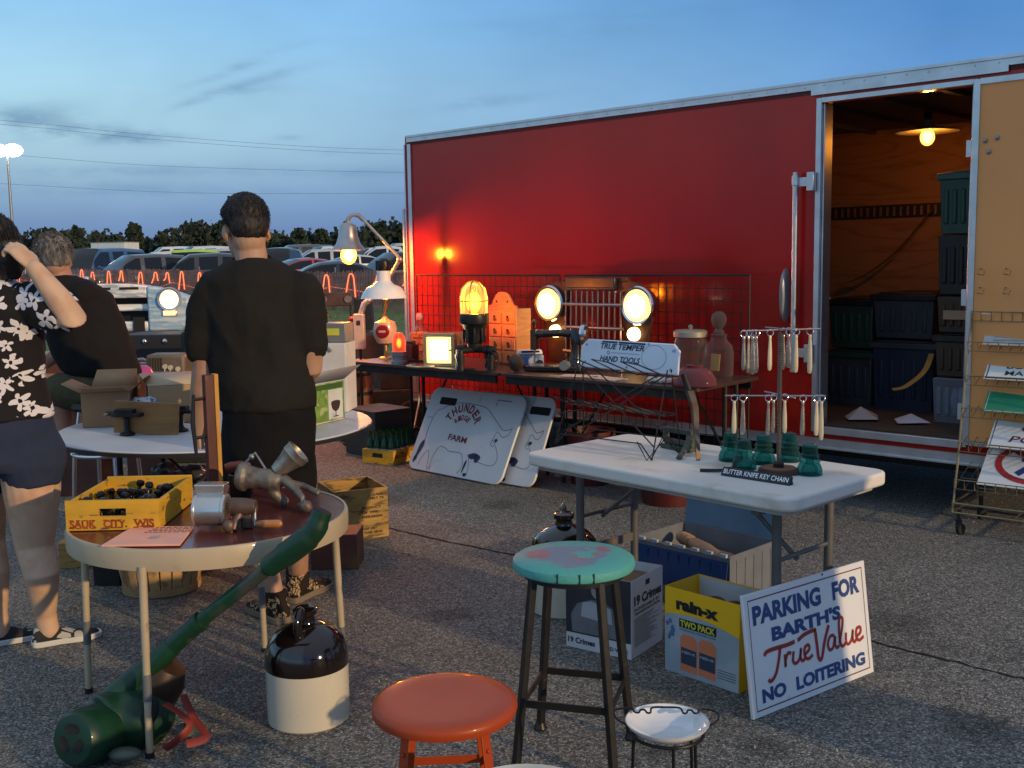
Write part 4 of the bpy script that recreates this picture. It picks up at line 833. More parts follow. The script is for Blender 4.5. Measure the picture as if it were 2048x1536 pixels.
# --- leaning boards with a painted cow
def cow_board(A, B, lean, h, label, front):
    w = (B - A).length; t = thing('cow_board', label, 'sign board', (A.x, A.y, 0), facing(A, B), 'white boards with a painted cow')
    M_ = XF((0, 0, .004), rx=90 - lean)
    hole = (.14, .20) if front else (.10, .16)
    o = rrect(w, h, .07, 6, w / 2, h / 2); o = [(x, y if y > .1 else max(y, 0)) for x, y in o]
    k = MB(); k.prism(o, .018, M_); b = k.build('board', mat('painted_board', (.70, .72, .74), .45, 0, .06, 3, col2=(.50, .50, .48), c2=(.66, .78), c2s=7), t, bev=.003)
    k = MB(); hx0 = .12 * w if front else .72 * w
    k.prism(rrect(.17, .055, .008, 2, hx0 + .085, h - .10), .004, M_ @ XF((0, 0, .0175))); k.build('hand_hole', mat('hole_dark', (.02, .018, .016), .9), t)
    k = MB(); z = .0195; S = lambda pts: [(p[0] * w, p[1] * h) for p in pts]
    blue = []
    stroke(k, spline(S([(.04, .62), (.07, .63), (.10, .62)]), 4), .004, z, M_)
    stroke(k, spline(S([(.10, .30), (.09, .45), (.10, .62), (.13, .72), (.17, .74), (.24, .80), (.34, .84), (.46, .845), (.60, .83), (.66, .80), (.72, .74), (.80, .66), (.86, .60), (.90, .60), (.95, .63)]), 4), .0045, z, M_)
    stroke(k, spline(S([(.95, .63), (.93, .55), (.88, .52), (.82, .57), (.80, .50), (.79, .42), (.83, .40)]), 4), .004, z, M_)
    stroke(k, spline(S([(.80, .47), (.87, .36), (.90, .26), (.86, .19), (.74, .20), (.66, .24), (.60, .27)]), 4), .004, z, M_)
    stroke(k, spline(S([(.25, .02), (.24, .16), (.28, .30), (.34, .30), (.40, .27), (.52, .27), (.56, .20), (.58, .12), (.55, .04)]), 4), .0045, z, M_)
    stroke(k, spline(S([(.11, .05), (.13, .16), (.17, .24), (.20, .16), (.22, .02)]), 4), .004, z, M_)
    stroke(k, spline(S([(.60, .27), (.64, .16), (.65, .03)]), 4), .004, z, M_)
    k.build('cow_outline', mat('grey_blue_line', (.12, .14, .20), .6), t)
    for (x, y, rx_, ry_, a) in ((.075, .24, .020, .075, -14), (.055, .12, .016, .03, -20), (.655, .26, .045, .022, 10), (.70, .24, .03, .03, 0), (.60, .13, .010, .05, -6), (.63, .04, .018, .014, 0), (.83, .47, .014, .014, 0)):
        pts = [(x * w + rx_ * math.cos(q) * (1 + .2 * math.sin(3 * q)) * math.cos(R(a)) - ry_ * math.sin(q) * math.sin(R(a)), y * h + rx_ * math.cos(q) * math.sin(R(a)) + ry_ * math.sin(q) * math.cos(R(a))) for q in [i * .3927 for i in range(16)]]
        MB().add([(p[0], p[1], z + .0004) for p in pts], [tuple(range(16))], M_).build('painted_patch', mat('navy_patch', (.03, .04, .09), .6), t)
    if front:
        k = MB()
        for i, ch in enumerate('THUNDER'):
            a = R(152 - i * 20.5); c = Vector((.43 * w, .54 * h)); r_ = .165
            Ml = M_ @ XF((c.x + r_ * math.cos(a), c.y + r_ * math.sin(a) * .95, 0), rz=math.degrees(a) - 90); words(k, ch, -.022, .022, -.03, .035, Ml, bold=.03, z=z + .0008)
        for i, ch in enumerate('RIDGE'):
            a = R(140 - i * 21); c = Vector((.435 * w, .54 * h)); r_ = .088
            Ml = M_ @ XF((c.x + r_ * math.cos(a), c.y + r_ * math.sin(a) * .95, 0), rz=math.degrees(a) - 90); words(k, ch, -.013, .013, -.018, .022, Ml, bold=.03, z=z + .0008)
        k.build('lettering', mat('maroon_letters', (.24, .025, .035), .6), t); k = MB(); words(k, 'FARM', .34 * w, .54 * w, .40 * h, .47 * h, M_, bold=.03, z=z + .0008, skew=-.05)
        k.build('lettering', mat('maroon_letters', (.24, .025, .035), .6), t)
        k = MB(); stroke(k, S([(.72, .86), (.72, .925), (.86, .925)]), .01, z, M_); k.build('grey_bracket_mark', mat('grey_mark', (.28, .28, .28), .6), t)
    return t
A, B = P(817, 937), P(1002, 974)
A2, B2 = P(905, 958) + Vector((0, .06, 0)), P(1062, 983) + Vector((0, .03, 0))
BH = .63
cow_board(A, B, 27, BH, 'white board lettered for a farm with a painted cow outline, leaning in front', True)
cow_board(A2 + Vector((.02, .03, 0)), B2 + Vector((.02, .03, 0)), 26, BH * .99, 'white cow board tucked behind the lettered one', False)
# ================================================================ white folding table and what stands on it
WZ = .74
lf, rf, rb = P(1045, 905, WZ), P(1580, 1000, WZ), P(1748, 930, WZ)
WA = facing(lf, rf); WL = (rf - lf).length; WD = .64
wt = thing('white_table', 'white plastic folding table with grey legs', 'table', (lf.x, lf.y, 0), WA)
WM = Matrix.Translation((lf.x, lf.y, 0)) @ Matrix.Rotation(WA, 4, 'Z'); WI = WM.inverted()
def onw(u, v, z=WZ): return WI @ P(u, v, z)
WPL = mat('white_plastic', (.74, .69, .63), .5, 0, .05, 3, col2=(.46, .36, .26), c2=(.56, .80), c2s=5, bump=.05, bs=120)
k = MB(); k.prism(rrect(WL, WD, .06, 6, WL / 2, WD / 2), .048, XF((0, 0, WZ - .048))); k.build('table_top', WPL, wt, bev=.010, seg=3)
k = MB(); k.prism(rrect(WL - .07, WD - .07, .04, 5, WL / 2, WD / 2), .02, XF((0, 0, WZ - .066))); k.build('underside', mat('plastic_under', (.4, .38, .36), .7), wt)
LEGM = mat('grey_leg_paint', (.13, .125, .12), .45, .2, .15, 10, col2=(.22, .13, .07), c2=(.68, .75), c2s=14)
for x in (.13, WL - .17):
    for y in (.19, WD - .12):
        MB().tube([(x, y, 0.02), (x, y, WZ - .06)], .0165, 10).build('leg', LEGM, wt); MB().lathe([(.02, 0), (.021, .05), (.016, .055)], 12, XF((x, y, 0))).build('foot_cap', RUBBER, wt)
    for z in (.33,): MB().bar((x, .19, z), (x, WD - .12, z), .012, .035).build('crossbar', LEGM, wt)
    MB().bar((x, .06, WZ - .075), (x, WD - .06, WZ - .075), .03, .025).build('leg_hinge', LEGM, wt)
    s_ = 1 if x < WL / 2 else -1
    MB().tube([(x, WD / 2, .45), (x + s_ * .27, WD / 2, WZ - .075)], .009, 6).build('brace', LEGM, wt)
    MB().tube([(x, .19, .47), (x, WD - .12, .47)], .008, 6).build('brace', LEGM, wt)
# --- wire tool rack with its sign
f1, f2, f3, f4 = onw(1111, 891), onw(1306, 924), onw(1165, 879), onw(1360, 908)
ctr = (f1 + f2 + f3 + f4) / 4; ax = (f2 - f1); RA = math.atan2(ax.y, ax.x); RW = ax.length; RD = .17
rk = thing('tool_rack', 'wire tool rack with a white lettered sign on the white table', 'display rack', M=WM @ Matrix.Translation((ctr.x, ctr.y, WZ)) @ Matrix.Rotation(RA, 4, 'Z'))
RM = rk.matrix_world.inverted()
hx, hy = RW / 2, RD / 2; r_ = .0027
dC = (WM @ ctr).y
def rp(u, v, y=0.0):                       # point of the rack's own plane y seen at that place
    o = rk.matrix_world @ Vector((0, y, 0)); n = rk.matrix_world.to_3x3() @ Vector((0, 1, 0)); r = ray(u, v); t = (o - Vector((0, 0, EYE))).dot(n) / r.dot(n); return RM @ (Vector((0, 0, EYE)) + r * t)
tl_, tr_, bl2, br2 = rp(1162, 677), rp(1357, 690), rp(1147, 731), rp(1345, 753)
zt, zb = (tl_.z + tr_.z) / 2, (bl2.z + br2.z) / 2; x0, x1 = (tl_.x + bl2.x) / 2, (tr_.x + br2.x) / 2
for sx in (-1, 1):
    k = MB()
    xt = x0 + .02 if sx < 0 else x1 - .03
    k.tube([(sx * hx, -hy, .004), (xt, -.01, zb + .02)], r_, 6); k.tube([(sx * hx, hy, .004), (xt, .012, zb + .02)], r_, 6)
    k.tube([(sx * hx * .98, -hy, .004), (sx * hx * .92, 0, .075), (sx * hx * .98, hy, .004)], r_, 6)
    k.tube([(sx * hx * .97, -hy * .8, .13), (sx * hx * .97, hy * .8, .13)], r_, 6)
    k.build('side_frame', WIRE, rk)
k = MB()
for y in (-hy, hy): k.tube([(-hx, y, .004), (-hx * .86, y, .05), (hx * .78, y, .06), (hx, y, .004)], r_, 6)
k.tube([(hx * .72, -hy, .065), (hx * .9, -hy, .0), (hx, -hy * .2, .07)], r_, 6); k.build('base_wires', WIRE, rk)
for y in (-.03, .03):
    k = MB(); k.tube([(-hx * .95, y * 2, .05), (x1 - .06, y, zb)], r_, 6); k.tube([(hx * .95, y * 2, .05), (x0 + .06, y, zb)], r_, 6); k.build('cross_brace', WIRE, rk)
def shelf(name, xa, xb, z, n, ln, rise, y0):
    k = MB(); k.tube([(xa, y0, z), (xb, y0, z)], r_, 6); k.tube([(xa, y0 + .045, z + .004), (xb, y0 + .045, z + .004)], r_, 6)
    for i in range(n):
        x = xa + (xb - xa) * (i + .5) / n; w = (xb - xa) / n * .55
        k.tube([(x, y0 + .045, z), (x, y0 - .02, z), (x - ln, y0 - .10, z + rise), (x - ln + w, y0 - .10, z + rise - .006), (x + w, y0 - .02, z), (x + w, y0 + .045, z)], r_, 6)
    k.build(name, WIRE, rk)
shelf('upper_hooks', x0 + .03, x1 - .02, zb - .005, 3, .075, .055, -.01)
shelf('lower_hooks', x0 - .05, x1 - .04, zb - .155, 7, .045, .04, 0)
pw, ph = x1 - x0, zt - zb
SM = XF((x0, .012, zb), rx=82)
k = MB(); k.prism([(.0, 0), (pw, 0), (pw, ph - .025), (pw - .03, ph), (.035, ph), (0, ph - .03)], .010, SM @ Matrix.Translation((0, 0, -.01))); k.build('sign_panel', mat('rack_sign_white', (.72, .77, .86), .4, 0, .05, 6, col2=(.45, .45, .5), c2=(.70, .8), c2s=12), rk, bev=.004)
NAVY = mat('navy_letters', (.018, .03, .075), .5)
k = MB()
words(k, 'TRUE', .215 * pw, .385 * pw, .69 * ph, .885 * ph, SM, bold=.022, shear=.28); words(k, 'TEMPER', .40 * pw, .66 * pw, .69 * ph, .885 * ph, SM, bold=.022, shear=.28)
stroke(k, [(.225 * pw, .935 * ph), (.385 * pw, .935 * ph)], .007, M=SM); stroke(k, [(.40 * pw, .935 * ph), (.67 * pw, .935 * ph)], .007, M=SM)
k.build('lettering', NAVY, rk); k = MB(); words(k, 'HAND TOOLS', .215 * pw, .63 * pw, .26 * ph, .46 * ph, SM, bold=.022, shear=.28)
k.build('lettering', NAVY, rk)
k = MB(); stroke(k, [(.76 * pw + .12 * pw * math.cos(i * .2618), .52 * ph + .40 * ph * math.sin(i * .2618)) for i in range(24)], .0022, M=SM, closed=True)
stroke(k, [(.3 * pw + .014 * pw * math.cos(i * .5236), .575 * ph + .05 * ph * math.sin(i * .5236)) for i in range(12)], .004, M=SM, closed=True)
for i in range(16): stroke(k, [((.335 + .018 * i) * pw, (.57 + .012 * (i % 2)) * ph), ((.345 + .018 * i) * pw, .58 * ph)], .004, M=SM)
for i in range(2): stroke(k, [(.93 * pw, (.80 - .05 * i) * ph), (.965 * pw, (.80 - .05 * i) * ph)], .004, M=SM)
k.build('faint_print', mat('faint_print', (.30, .35, .46), .6), rk)
for (x, y) in ((.06, .80), (.06, .2), (.93, .16), (.70, .95), (.5, .12)): k = MB(); k.ell((x * pw, y * ph, .001), (.005, .005, .0015), M=SM, n=8, m=4); k.build('rivet', STEEL, rk)
# --- old tools lying on the table
o1 = onw(1345, 905); gt_ = thing('iron_plane', 'green-grey cast iron hand tool with a slotted frame lying on the white table', 'tool', M=WM @ Matrix.Translation((o1.x, o1.y, WZ)) @ Matrix.Rotation(R(-8), 4, 'Z'))
GI = mat('green_iron', (.075, .085, .06), .6, .3, .3, 14, col2=(.14, .09, .05), c2=(.62, .72), c2s=12)
k = MB(); k.box((-.03, .06, .075), (.15, .022, .02)); k.box((-.03, .06, .03), (.15, .022, .02)); k.box((-.10, .06, .052), (.02, .022, .06)); k.box((.04, .06, .052), (.03, .03, .07)); k.box((-.03, .06, .009), (.16, .05, .018)); k.build('slotted_frame', GI, gt_, bev=.004)
k = MB(); k.tube(spline([(.035, .07, .075), (.08, .0, .035), (.11, -.06, .014), (.13, -.09, .008)], 6), [.014] * 9 + [.012] * 10, 8, flat=.6); k.build('arm', GI, gt_)
o2 = onw(1402, 918); hk = thing('hay_knife', 'long rusty steel blade standing curved at the middle of the white table', 'tool', M=WM @ Matrix.Translation((o2.x, o2.y, WZ)) @ Matrix.Rotation(R(15), 4, 'Z'))
k = MB(); pts = spline([(0, -.03, .0), (-.012, -.01, .06), (-.035, .03, .12), (-.05, .05, .19), (-.075, .06, .25)], 5)
k.loft([[p + Vector((-.007 - .012 * (i / 20), 0, 0)), p + Vector((0, -.012, 0)), p + Vector((.009 + .012 * (i / 20), 0, 0)), p + Vector((0, .005, 0))] for i, p in enumerate(pts)]); k.build('blade', mat('rusty_steel', (.13, .105, .085), .5, .6, .3, 14, col2=(.14, .07, .035), c2=(.5, .62), c2s=16), hk)
k = MB(); k.tube([(-.075, .06, .25), (-.10, .065, .31)], [.013, .011], 8); k.build('tang', IRON, hk)
o3 = onw(1430, 946); ps = thing('bent_iron', 'little dark bent iron piece left of the black name bar', 'tool', M=WM @ Matrix.Translation((o3.x, o3.y, WZ)))
k = MB(); k.tube([(-.05, -.02, .006), (0, .01, .008), (.03, .035, .01)], .006, 8); k.tube([(.028, .03, .01), (.05, .055, .012)], .011, 8); k.tube([(.045, .05, .012), (.048, .055, .04)], .007, 8); k.build('body', IRON, ps)
# --- glass insulators
TEAL = clear_glass('teal_glass', (.26, .74, .71), .16, .03, body=.16)
ins = [(1461, 921, 'teal glass insulator at the far left of the five'), (1488, 938, 'teal glass insulator nearest the viewer, left of the black name bar\'s end'), (1527, 927, 'teal glass insulator just left of the threaded rod'), (1578, 922, 'teal glass insulator just right of the threaded rod'), (1619, 949, 'teal glass insulator at the right, nearest the table\'s end')]
for i, (u, v, lab) in enumerate(ins):
    q = onw(u, v)
    if i == 0:
        t = thing('insulator', lab, 'insulator', M=WM @ Matrix.Translation(q) @ Matrix.Scale(1.0, 4), group='teal glass insulators on the white table')
        MB().lathe([(.0, .0), (.041, .0), (.044, .004), (.043, .022), (.036, .038), (.031, .043), (.037, .047), (.038, .053), (.031, .057), (.027, .062), (.032, .066), (.033, .071), (.027, .076), (.026, .094), (.024, .104), (.012, .109), (0, .110)], 32).build('shell', TEAL, t)
        MB().lathe([(0, .002), (.03, .004), (.026, .03), (.014, .04), (.012, .085), (0, .087)], 24).build('pin_hole', clear_glass('pin_hole_glass', (.45, .8, .78), .12, .1), t)
        ins0 = t
    else:
        t = copy_tree(ins0); t.matrix_world = WM @ Matrix.Translation(q) @ Matrix.Rotation(i * 1.1, 4, 'Z'); t['label'] = lab
# --- knife handle tree
q = onw(1557, 946); kt = thing('key_chain_stand', 'threaded rod stand with two wire crossbars on a round wood slice', 'display stand', M=WM @ Matrix.Translation(q)); KM = kt.matrix_world
mp_ = mpp(KM @ Vector((0, 0, 0)))
BKW = mat('bark_edge', (.07, .035, .022), .9, 0, .3, 20, bump=.6, bs=40)
k = MB(); k.loft([[Vector((r * (1 + .06 * math.sin(5 * a + .5) + .03 * math.sin(11 * a)) * math.cos(a), r * (1 + .06 * math.sin(5 * a + .5) + .03 * math.sin(11 * a)) * math.sin(a), z)) for a in [2 * math.pi * i / 36 for i in range(36)]] for r, z in ((.066, 0), (.07, .004), (.068, .016), (.062, .02))]); k.build('wood_slice', BKW, kt)
k = MB(); k.lathe([(.0, .018), (.060, .0205), (0, .0215)], 28); k.build('cut_face', mat('cut_wood', (.20, .09, .045), .7, 0, .25, 10), kt)
k = MB(); k.lathe([(.02, .02), (.021, .035), (.016, .04), (0, .04)], 6); k.build('nut', IRON, kt)
RH = (946 - 668) * mp_ * 1.01
k = MB(); k.lathe([(.0066 if i % 2 else .0082, .02 + (RH - .02) * i / 150) for i in range(151)], 10); k.build('threaded_rod', mat('threaded_rod', (.13, .11, .09), .4, .8, .2, 30), kt)
camx = KM.inverted().to_3x3() @ Vector((1, 0, 0)); camx.z = 0; camx.normalize(); camy = Vector((-camx.y, camx.x, 0))
SILV = mat('silver_plate', (.58, .52, .44), .25, .95, .12, 30); SILV2 = mat('ivory_handle', (.72, .60, .40), .35, .2, .1, 20)
lvl = []
for (v, ua, ub, sk) in ((661, 1479, 1640, .2), (791, 1452, 1645, -.15)):
    z = (946 - v) * mp_ * 1.005; a = (ua - 1557) * mp_; b = (ub - 1557) * mp_
    k = MB(); k.tube([camx * a + camy * a * sk + Vector((0, 0, z)), camx * b + camy * b * sk + Vector((0, 0, z))], .0026, 8)
    a2 = .09; k.tube([camx * .03 + camy * -a2 + Vector((0, 0, z + .004)), camx * -.03 + camy * a2 + Vector((0, 0, z + .004))], .0026, 8); k.build('crossbar', STEEL, kt); lvl.append((z, sk))
kn = [(0, 1482, 22, 'n'), (0, 1492, 24, 'n'), (0, 1500, 25, 's'), (0, 1507, 24, 's'), (0, 1536, 23, 'i'), (0, 1563, 23, 'n'), (0, 1574, 22, 's'), (0, 1590, 25, 'i'), (0, 1619, 26, 'i'), (1, 1470, 22, 'i'), (1, 1487, 23, 's'), (1, 1536, 23, 'n'), (1, 1546, 22, 'n'), (1, 1567, 22, 'i'), (1, 1602, 23, 's'), (1, 1628, 23, 'i'), (1, 1637, 26, 'i')]
lab_k = ['leftmost knife handle key chain on the upper crossbar', 'second knife handle from the left on the upper crossbar', 'patterned silver knife handle third from the left on the upper crossbar', 'patterned knife handle fourth from the left on the upper crossbar', 'pale knife handle hanging alone left of the rod, upper crossbar', 'knife handle right behind the rod on the upper crossbar', 'slim knife handle just right of the rod, upper crossbar', 'long pale knife handle second from the right, upper crossbar', 'long pale knife handle at the right end of the upper crossbar', 'leftmost pale knife handle on the lower crossbar', 'wide-ended knife handle second from the left, lower crossbar', 'dark knife handle left of the rod on the lower crossbar', 'dark knife handle touching the rod on the lower crossbar', 'pale knife handle just right of the rod, lower crossbar', 'broad silver knife handle third from the right, lower crossbar', 'narrow pale knife handle second from the right, lower crossbar', 'long pale knife handle at the right end of the lower crossbar']
for i, (l, u, ln, ty) in enumerate(kn):
    z, sk = lvl[l]; a = (u - 1557) * mp_; p = camx * a + camy * (a * sk) + Vector((0, 0, z + (.003 if abs(a) < .03 else 0)))
    t = thing('knife_key_chain', lab_k[i], 'key chain', M=KM @ Matrix.Translation(p) @ Matrix.Rotation(math.atan2(camx.y, camx.x) + rnd.uniform(-.5, .5), 4, 'Z'), group='butter knife key chains hanging on the rod stand')
    rr = .0115; k = MB(); k.tube([(rr * math.sin(j * .4488), .15 * rr * math.sin(j * .9), -rr + .003 + rr * math.cos(j * .4488)) for j in range(14)], .0016, 6, closed=True); k.build('ring', CHROME, t)
    L_ = ln * .0053; k = MB(); w = .0075 if ty != 'n' else .0065; e = .0095 if ty == 's' else .0085
    k.loft([[Vector((wx * math.cos(q), wx * .45 * math.sin(q) + y, z_)) for q in [2 * math.pi * j / 12 for j in range(12)]] for z_, wx, y in ((-.018, .003, 0), (-.024, .0055, 0), (-.03, .0045, 0), (-.045, w * .75, 0), (-.6 * L_, w, .001), (-.9 * L_ - .01, e, .002), (-L_ - .014, e * .8, .002), (-L_ - .018, e * .3, .002))])
    k.build('handle', SILV2 if ty == 'i' else SILV, t)
q = onw(1441, 951); q2 = onw(1578, 972); d_ = q2 - q
nb = thing('name_bar', 'black engraved bar lettered in white in front of the wood slice', 'sign', M=WM @ Matrix.Translation(q) @ Matrix.Rotation(math.atan2(d_.y, d_.x), 4, 'Z')); w = d_.length
NM = XF((0, 0, .001), rx=58)
k = MB(); k.box((w / 2, .017, -.006), (w, .034, .012), M=NM @ XF((0, 0, 0))); k.prism([(0, 0), (.03, 0), (.018, .028)], w, XF((0, 0, .0005), rx=90, rz=90)); k.build('bar', mat('black_bar', (.012, .014, .02), .3), nb, bev=.001)
k = MB(); words(k, 'BUTTER KNIFE KEY CHAIN', .008, w - .008, .009, .027, NM, bold=.012, z=.0009); k.build('lettering', mat('white_letters', (.85, .85, .85), .6), nb)
# ================================================================ wire sign rack at the right
ra, rb2 = P(1905, 1006, .17), P(2048, 1024, .17); RKA = facing(ra, rb2)
sr = thing('sign_rack', 'wheeled wire rack of small signs by the trailer door', 'display rack', (ra.x, ra.y, 0), RKA)
SRM = sr.matrix_world = Matrix.Translation((ra.x, ra.y, 0)) @ Matrix.Rotation(RKA, 4, 'Z'); SRI = SRM.inverted()
BW = mat('brassy_wire', (.30, .23, .13), .4, .8, .2, 20); W_, Dp = .62, .46
k = MB()
for (x, y) in ((0, 0), (W_, 0)):
    k.tube([(x, y, .12), (x + .0, y + .06, .35), (x, y + .17, .9), (x, y + .30, 1.42)], .006, 8); k.tube([(x, Dp, .12), (x, Dp, 1.42)], .006, 8); k.tube([(x, 0, .17), (x, Dp, .17)], .006, 8); k.tube([(x, .30, 1.42), (x, Dp, 1.42)], .006, 8)
k.tube([(0, 0, .17), (W_, 0, .17)], .006, 8); k.tube([(0, Dp, .17), (W_, Dp, .17)], .006, 8); k.tube([(0, Dp, 1.42), (W_, Dp, 1.42)], .006, 8)
for x in (.0, .3, W_): k.tube([(x, 0, .12), (x, Dp, .12)], .004, 6)
k.tube([(0, 0, .12), (W_, 0, .12)], .005, 6)
for i in range(12): k.tube([(i * W_ / 11, Dp, .17), (i * W_ / 11, Dp, 1.42)], .0022, 5)
k.build('frame', BW, sr)
for (x, y) in ((.03, .03), (.03, Dp - .03), (W_ - .03, .03), (W_ - .03, Dp - .03)):
    c_ = MB().tube([(x, y, .13), (x, y, .07)], .012, 8).box((x, y - .012, .055), (.03, .012, .05)).build('caster', IRON, sr); MB().lathe([(0, -.01), (.03, -.01), (.03, .01), (0, .01)], 16, XF((x + .01, y - .01, .031), rx=90, rz=70)).build('caster_wheel', RUBBER, c_)
lv = [(.245, .02, .34), (.44, .07, .30), (.62, .11, .28), (.79, .15, .25), (.97, .18, .22), (1.13, .22, .20)]
for j, (z, y, dp) in enumerate(lv):
    k = MB()
    for f in (0, .35, .7, 1): k.tube([(0, y + dp * f, z + .11 * f), (W_, y + dp * f, z + .11 * f)], .0026, 5)
    for i in range(13): x = W_ * i / 12; k.tube([(x, y + dp, z + .11), (x, y, z), (x, y - .004, z + .05)], .0022, 5)
    k.tube([(0, y - .004, z + .05), (W_, y - .004, z + .05)], .003, 6); k.build('shelf', BW, sr)
k = MB()
for z in (1.30, 1.40):
    for i in range(5): x = .04 + i * .13; k.tube([(x, .30, z), (x, .20, z + .01), (x, .17, z - .02), (x + .03, .17, z - .025), (x + .03, .19, z - .005)], .003, 6)
    k.tube([(0, .30, z), (W_, .30, z)], .004, 6)
k.build('hooks', BW, sr)
SW = mat('sign_sheet_white', (.78, .78, .76), .4, 0, .04, 5); SG = mat('sign_green', (.02, .25, .13), .4); SRED = mat('sign_red', (.45, .03, .035), .4); SBL = mat('sign_navy', (.03, .05, .20), .4); SBK = mat('sign_black', (.02, .02, .022), .5)
def rsign(j, label, base, fn, x0=.07, w=.46, h=.33, up=.035):
    z, y, dp = lv[j]
    M2 = SRM @ Matrix.Translation((x0 - .03, y + .012, z + up)) @ Matrix.Rotation(math.atan2(.11, dp) + R(20), 4, 'X')
    t = thing('small_sign', label, 'sign', M=M2, group='signs lying in the wire rack')
    MB().box((w / 2, h / 2, 0), (w, h, .003)).build('sheet', base, t); fn(t, w, h); return t
def ring(k, cx, cy, rx, ry, wd, M=None): stroke(k, [(cx + rx * math.cos(i * .2094), cy + ry * math.sin(i * .2094)) for i in range(30)], wd, z=.003, M=M, closed=True)
def no_walk(t, w, h):
    k = MB(); ring(k, w * .5, h * .55, w * .36, h * .40, .034); k.build('red_circle', SRED, t)
    k = MB(); stroke(k, [(w * .27, h * .83), (w * .73, h * .27)], .03, z=.0034); k.build('red_slash', SRED, t)
    k = MB(); stroke(k, [(w * .52, h * .75), (w * .47, h * .52), (w * .35, h * .30)], .035, z=.0026); stroke(k, [(w * .47, h * .5), (w * .6, h * .42), (w * .68, h * .22)], .03, z=.0028); stroke(k, [(w * .36, h * .62), (w * .52, h * .66), (w * .66, h * .55)], .024, z=.0024); k.build('figure', SBL, t)
def no_fire(t, w, h):
    k = MB(); ring(k, w * .42, h * .52, w * .30, h * .38, .022); stroke(k, [(w * .22, h * .8), (w * .62, h * .25)], .02, z=.0034); k.build('red_circle', SRED, t)
    k = MB(); stroke(k, [(w * .3, h * .4), (w * .55, h * .55)], [.05, .02], z=.0024); stroke(k, [(w * .5, h * .5), (w * .46, h * .72)], [.05, .01], z=.0026); k.build('figure', SBK, t)
    k = MB(); words(k, 'NO', w * .8, w * .98, h * .2, h * .4, z=.0026); k.build('lettering', SRED, t)
def blue_txt(t, w, h):
    k = MB(); stroke(k, [(.012, .012), (w - .012, .012), (w - .012, h - .012), (.012, h - .012)], .012, z=.0024, closed=True); k.build('border', SBK, t)
    k = MB(); k.box((w * .52, h * .60, .0016), (w * .36, h * .20, .002)); k.build('blue_block', SBL, t)
    k = MB(); words(k, 'PUSH', w * .2, w * .75, h * .76, h * .92, z=.003); words(k, 'BUY OUR', w * .2, w * .8, h * .30, h * .42, z=.003); words(k, 'MAGAZINES', w * .2, w * .9, h * .12, h * .24, z=.003); k.build('lettering', SBK, t)
def green_c(t, w, h):
    k = MB(); stroke(k, [(w * .75, h * .70), (w * .42, h * .70), (w * .42, h * .32), (w * .75, h * .32)], .05, z=.0026); stroke(k, [(.01, .01), (w - .01, .01), (w - .01, h - .01), (.01, h - .01)], .006, z=.0024, closed=True); k.build('letter', SW, t)
def so_on(t, w, h):
    k = MB(); stroke(k, [(.012, .012), (w - .012, .012), (w - .012, h - .012), (.012, h - .012)], .008, z=.0024, closed=True); k.build('border', SBK, t)
    k = MB(); words(k, 'SOLD', w * .3, w * .85, h * .70, h * .86, z=.003); words(k, 'ONLY', w * .3, w * .85, h * .44, h * .60, z=.003, shear=.2); words(k, 'POSTED', w * .2, w * .95, h * .16, h * .32, z=.003, shear=.2); k.build('lettering', mat('sign_maroon', (.18, .03, .05), .5), t)
def plain(t, w, h):
    k = MB()
    for i in range(5): stroke(k, [(w * .1, h * (.2 + .15 * i)), (w * (.5 + .07 * ((i * 3) % 5)), h * (.22 + .15 * i))], .01, z=.0024)
    k.build('grey_print', mat('grey_print', (.3, .32, .33), .6), t)
rsign(0, 'no walking sign with red circle, lowest in the wire rack', SW, no_walk, .14, .5, .32)
rsign(1, 'white sign with maroon words above the no walking sign', SW, so_on, .17, .48, .28)
rsign(2, 'green sign with a white square C', SG, green_c, .13, .5, .28)
rsign(3, 'white sign with black border and a blue block', SW, blue_txt, .12, .5, .26)
rsign(4, 'grey crumpled sign sheet near the top of the rack', mat('sheet_grey', (.5, .5, .48), .5, 0, .25, 14), plain, .10, .5, .16)
rsign(5, 'white no smoking style sign with red circle, topmost in the rack', SW, no_fire, .08, .5, .2)
# ================================================================ round maroon table at the front
FZ = .645; FC = Vector((-1.04, 3.585, 0)); FR = .465
BEIGE = mat('beige_enamel', (.46, .37, .245), .4, 0, .08, 8, col2=(.36, .26, .16), c2=(.66, .74), c2s=9, coat=.2)
ft = thing('round_table', 'round table with maroon top and beige metal rim', 'table', FC)
k = MB(); k.lathe([(0, FZ - .004), (FR - .012, FZ - .004), (FR - .010, FZ), (0, FZ)], 72); k.build('table_top', mat('maroon_top', (.105, .022, .020), .3, 0, .18, 5, coat=.35, col2=(.06, .02, .018), c2=(.6, .7), c2s=8), ft)
k = MB(); k.lathe([(FR - .012, FZ - .062), (FR - .001, FZ - .064), (FR, FZ - .05), (FR, FZ - .006), (FR - .004, FZ + .003), (FR - .012, FZ + .003), (FR - .012, FZ - .01)], 72, cap=False); k.build('rim', BEIGE, ft)
GREYL = mat('grey_leg_tip', (.16, .165, .175), .5, .2, .2, 10)
for (u, v, sp) in ((300, 1515, .55), (178, 1385, .6), (530, 1303, .7), (692, 1400, .35)):
    b = P(u, v) - FC; a = Vector((b.x * .96, b.y * .96, FZ - .05)); m_ = b.lerp(a, sp)
    lg = MB().tube([a, m_], .0125, 12).tube([m_, b], .0115, 12).build('leg', BEIGE, ft)
    MB().tube([b.lerp(a, .30), b.lerp(a, .44)], .0132, 12).build('grey_sleeve', GREYL, lg)
    MB().tube([b, b.lerp(a, .03)], .014, 12).build('foot_cap', RUBBER, lg)
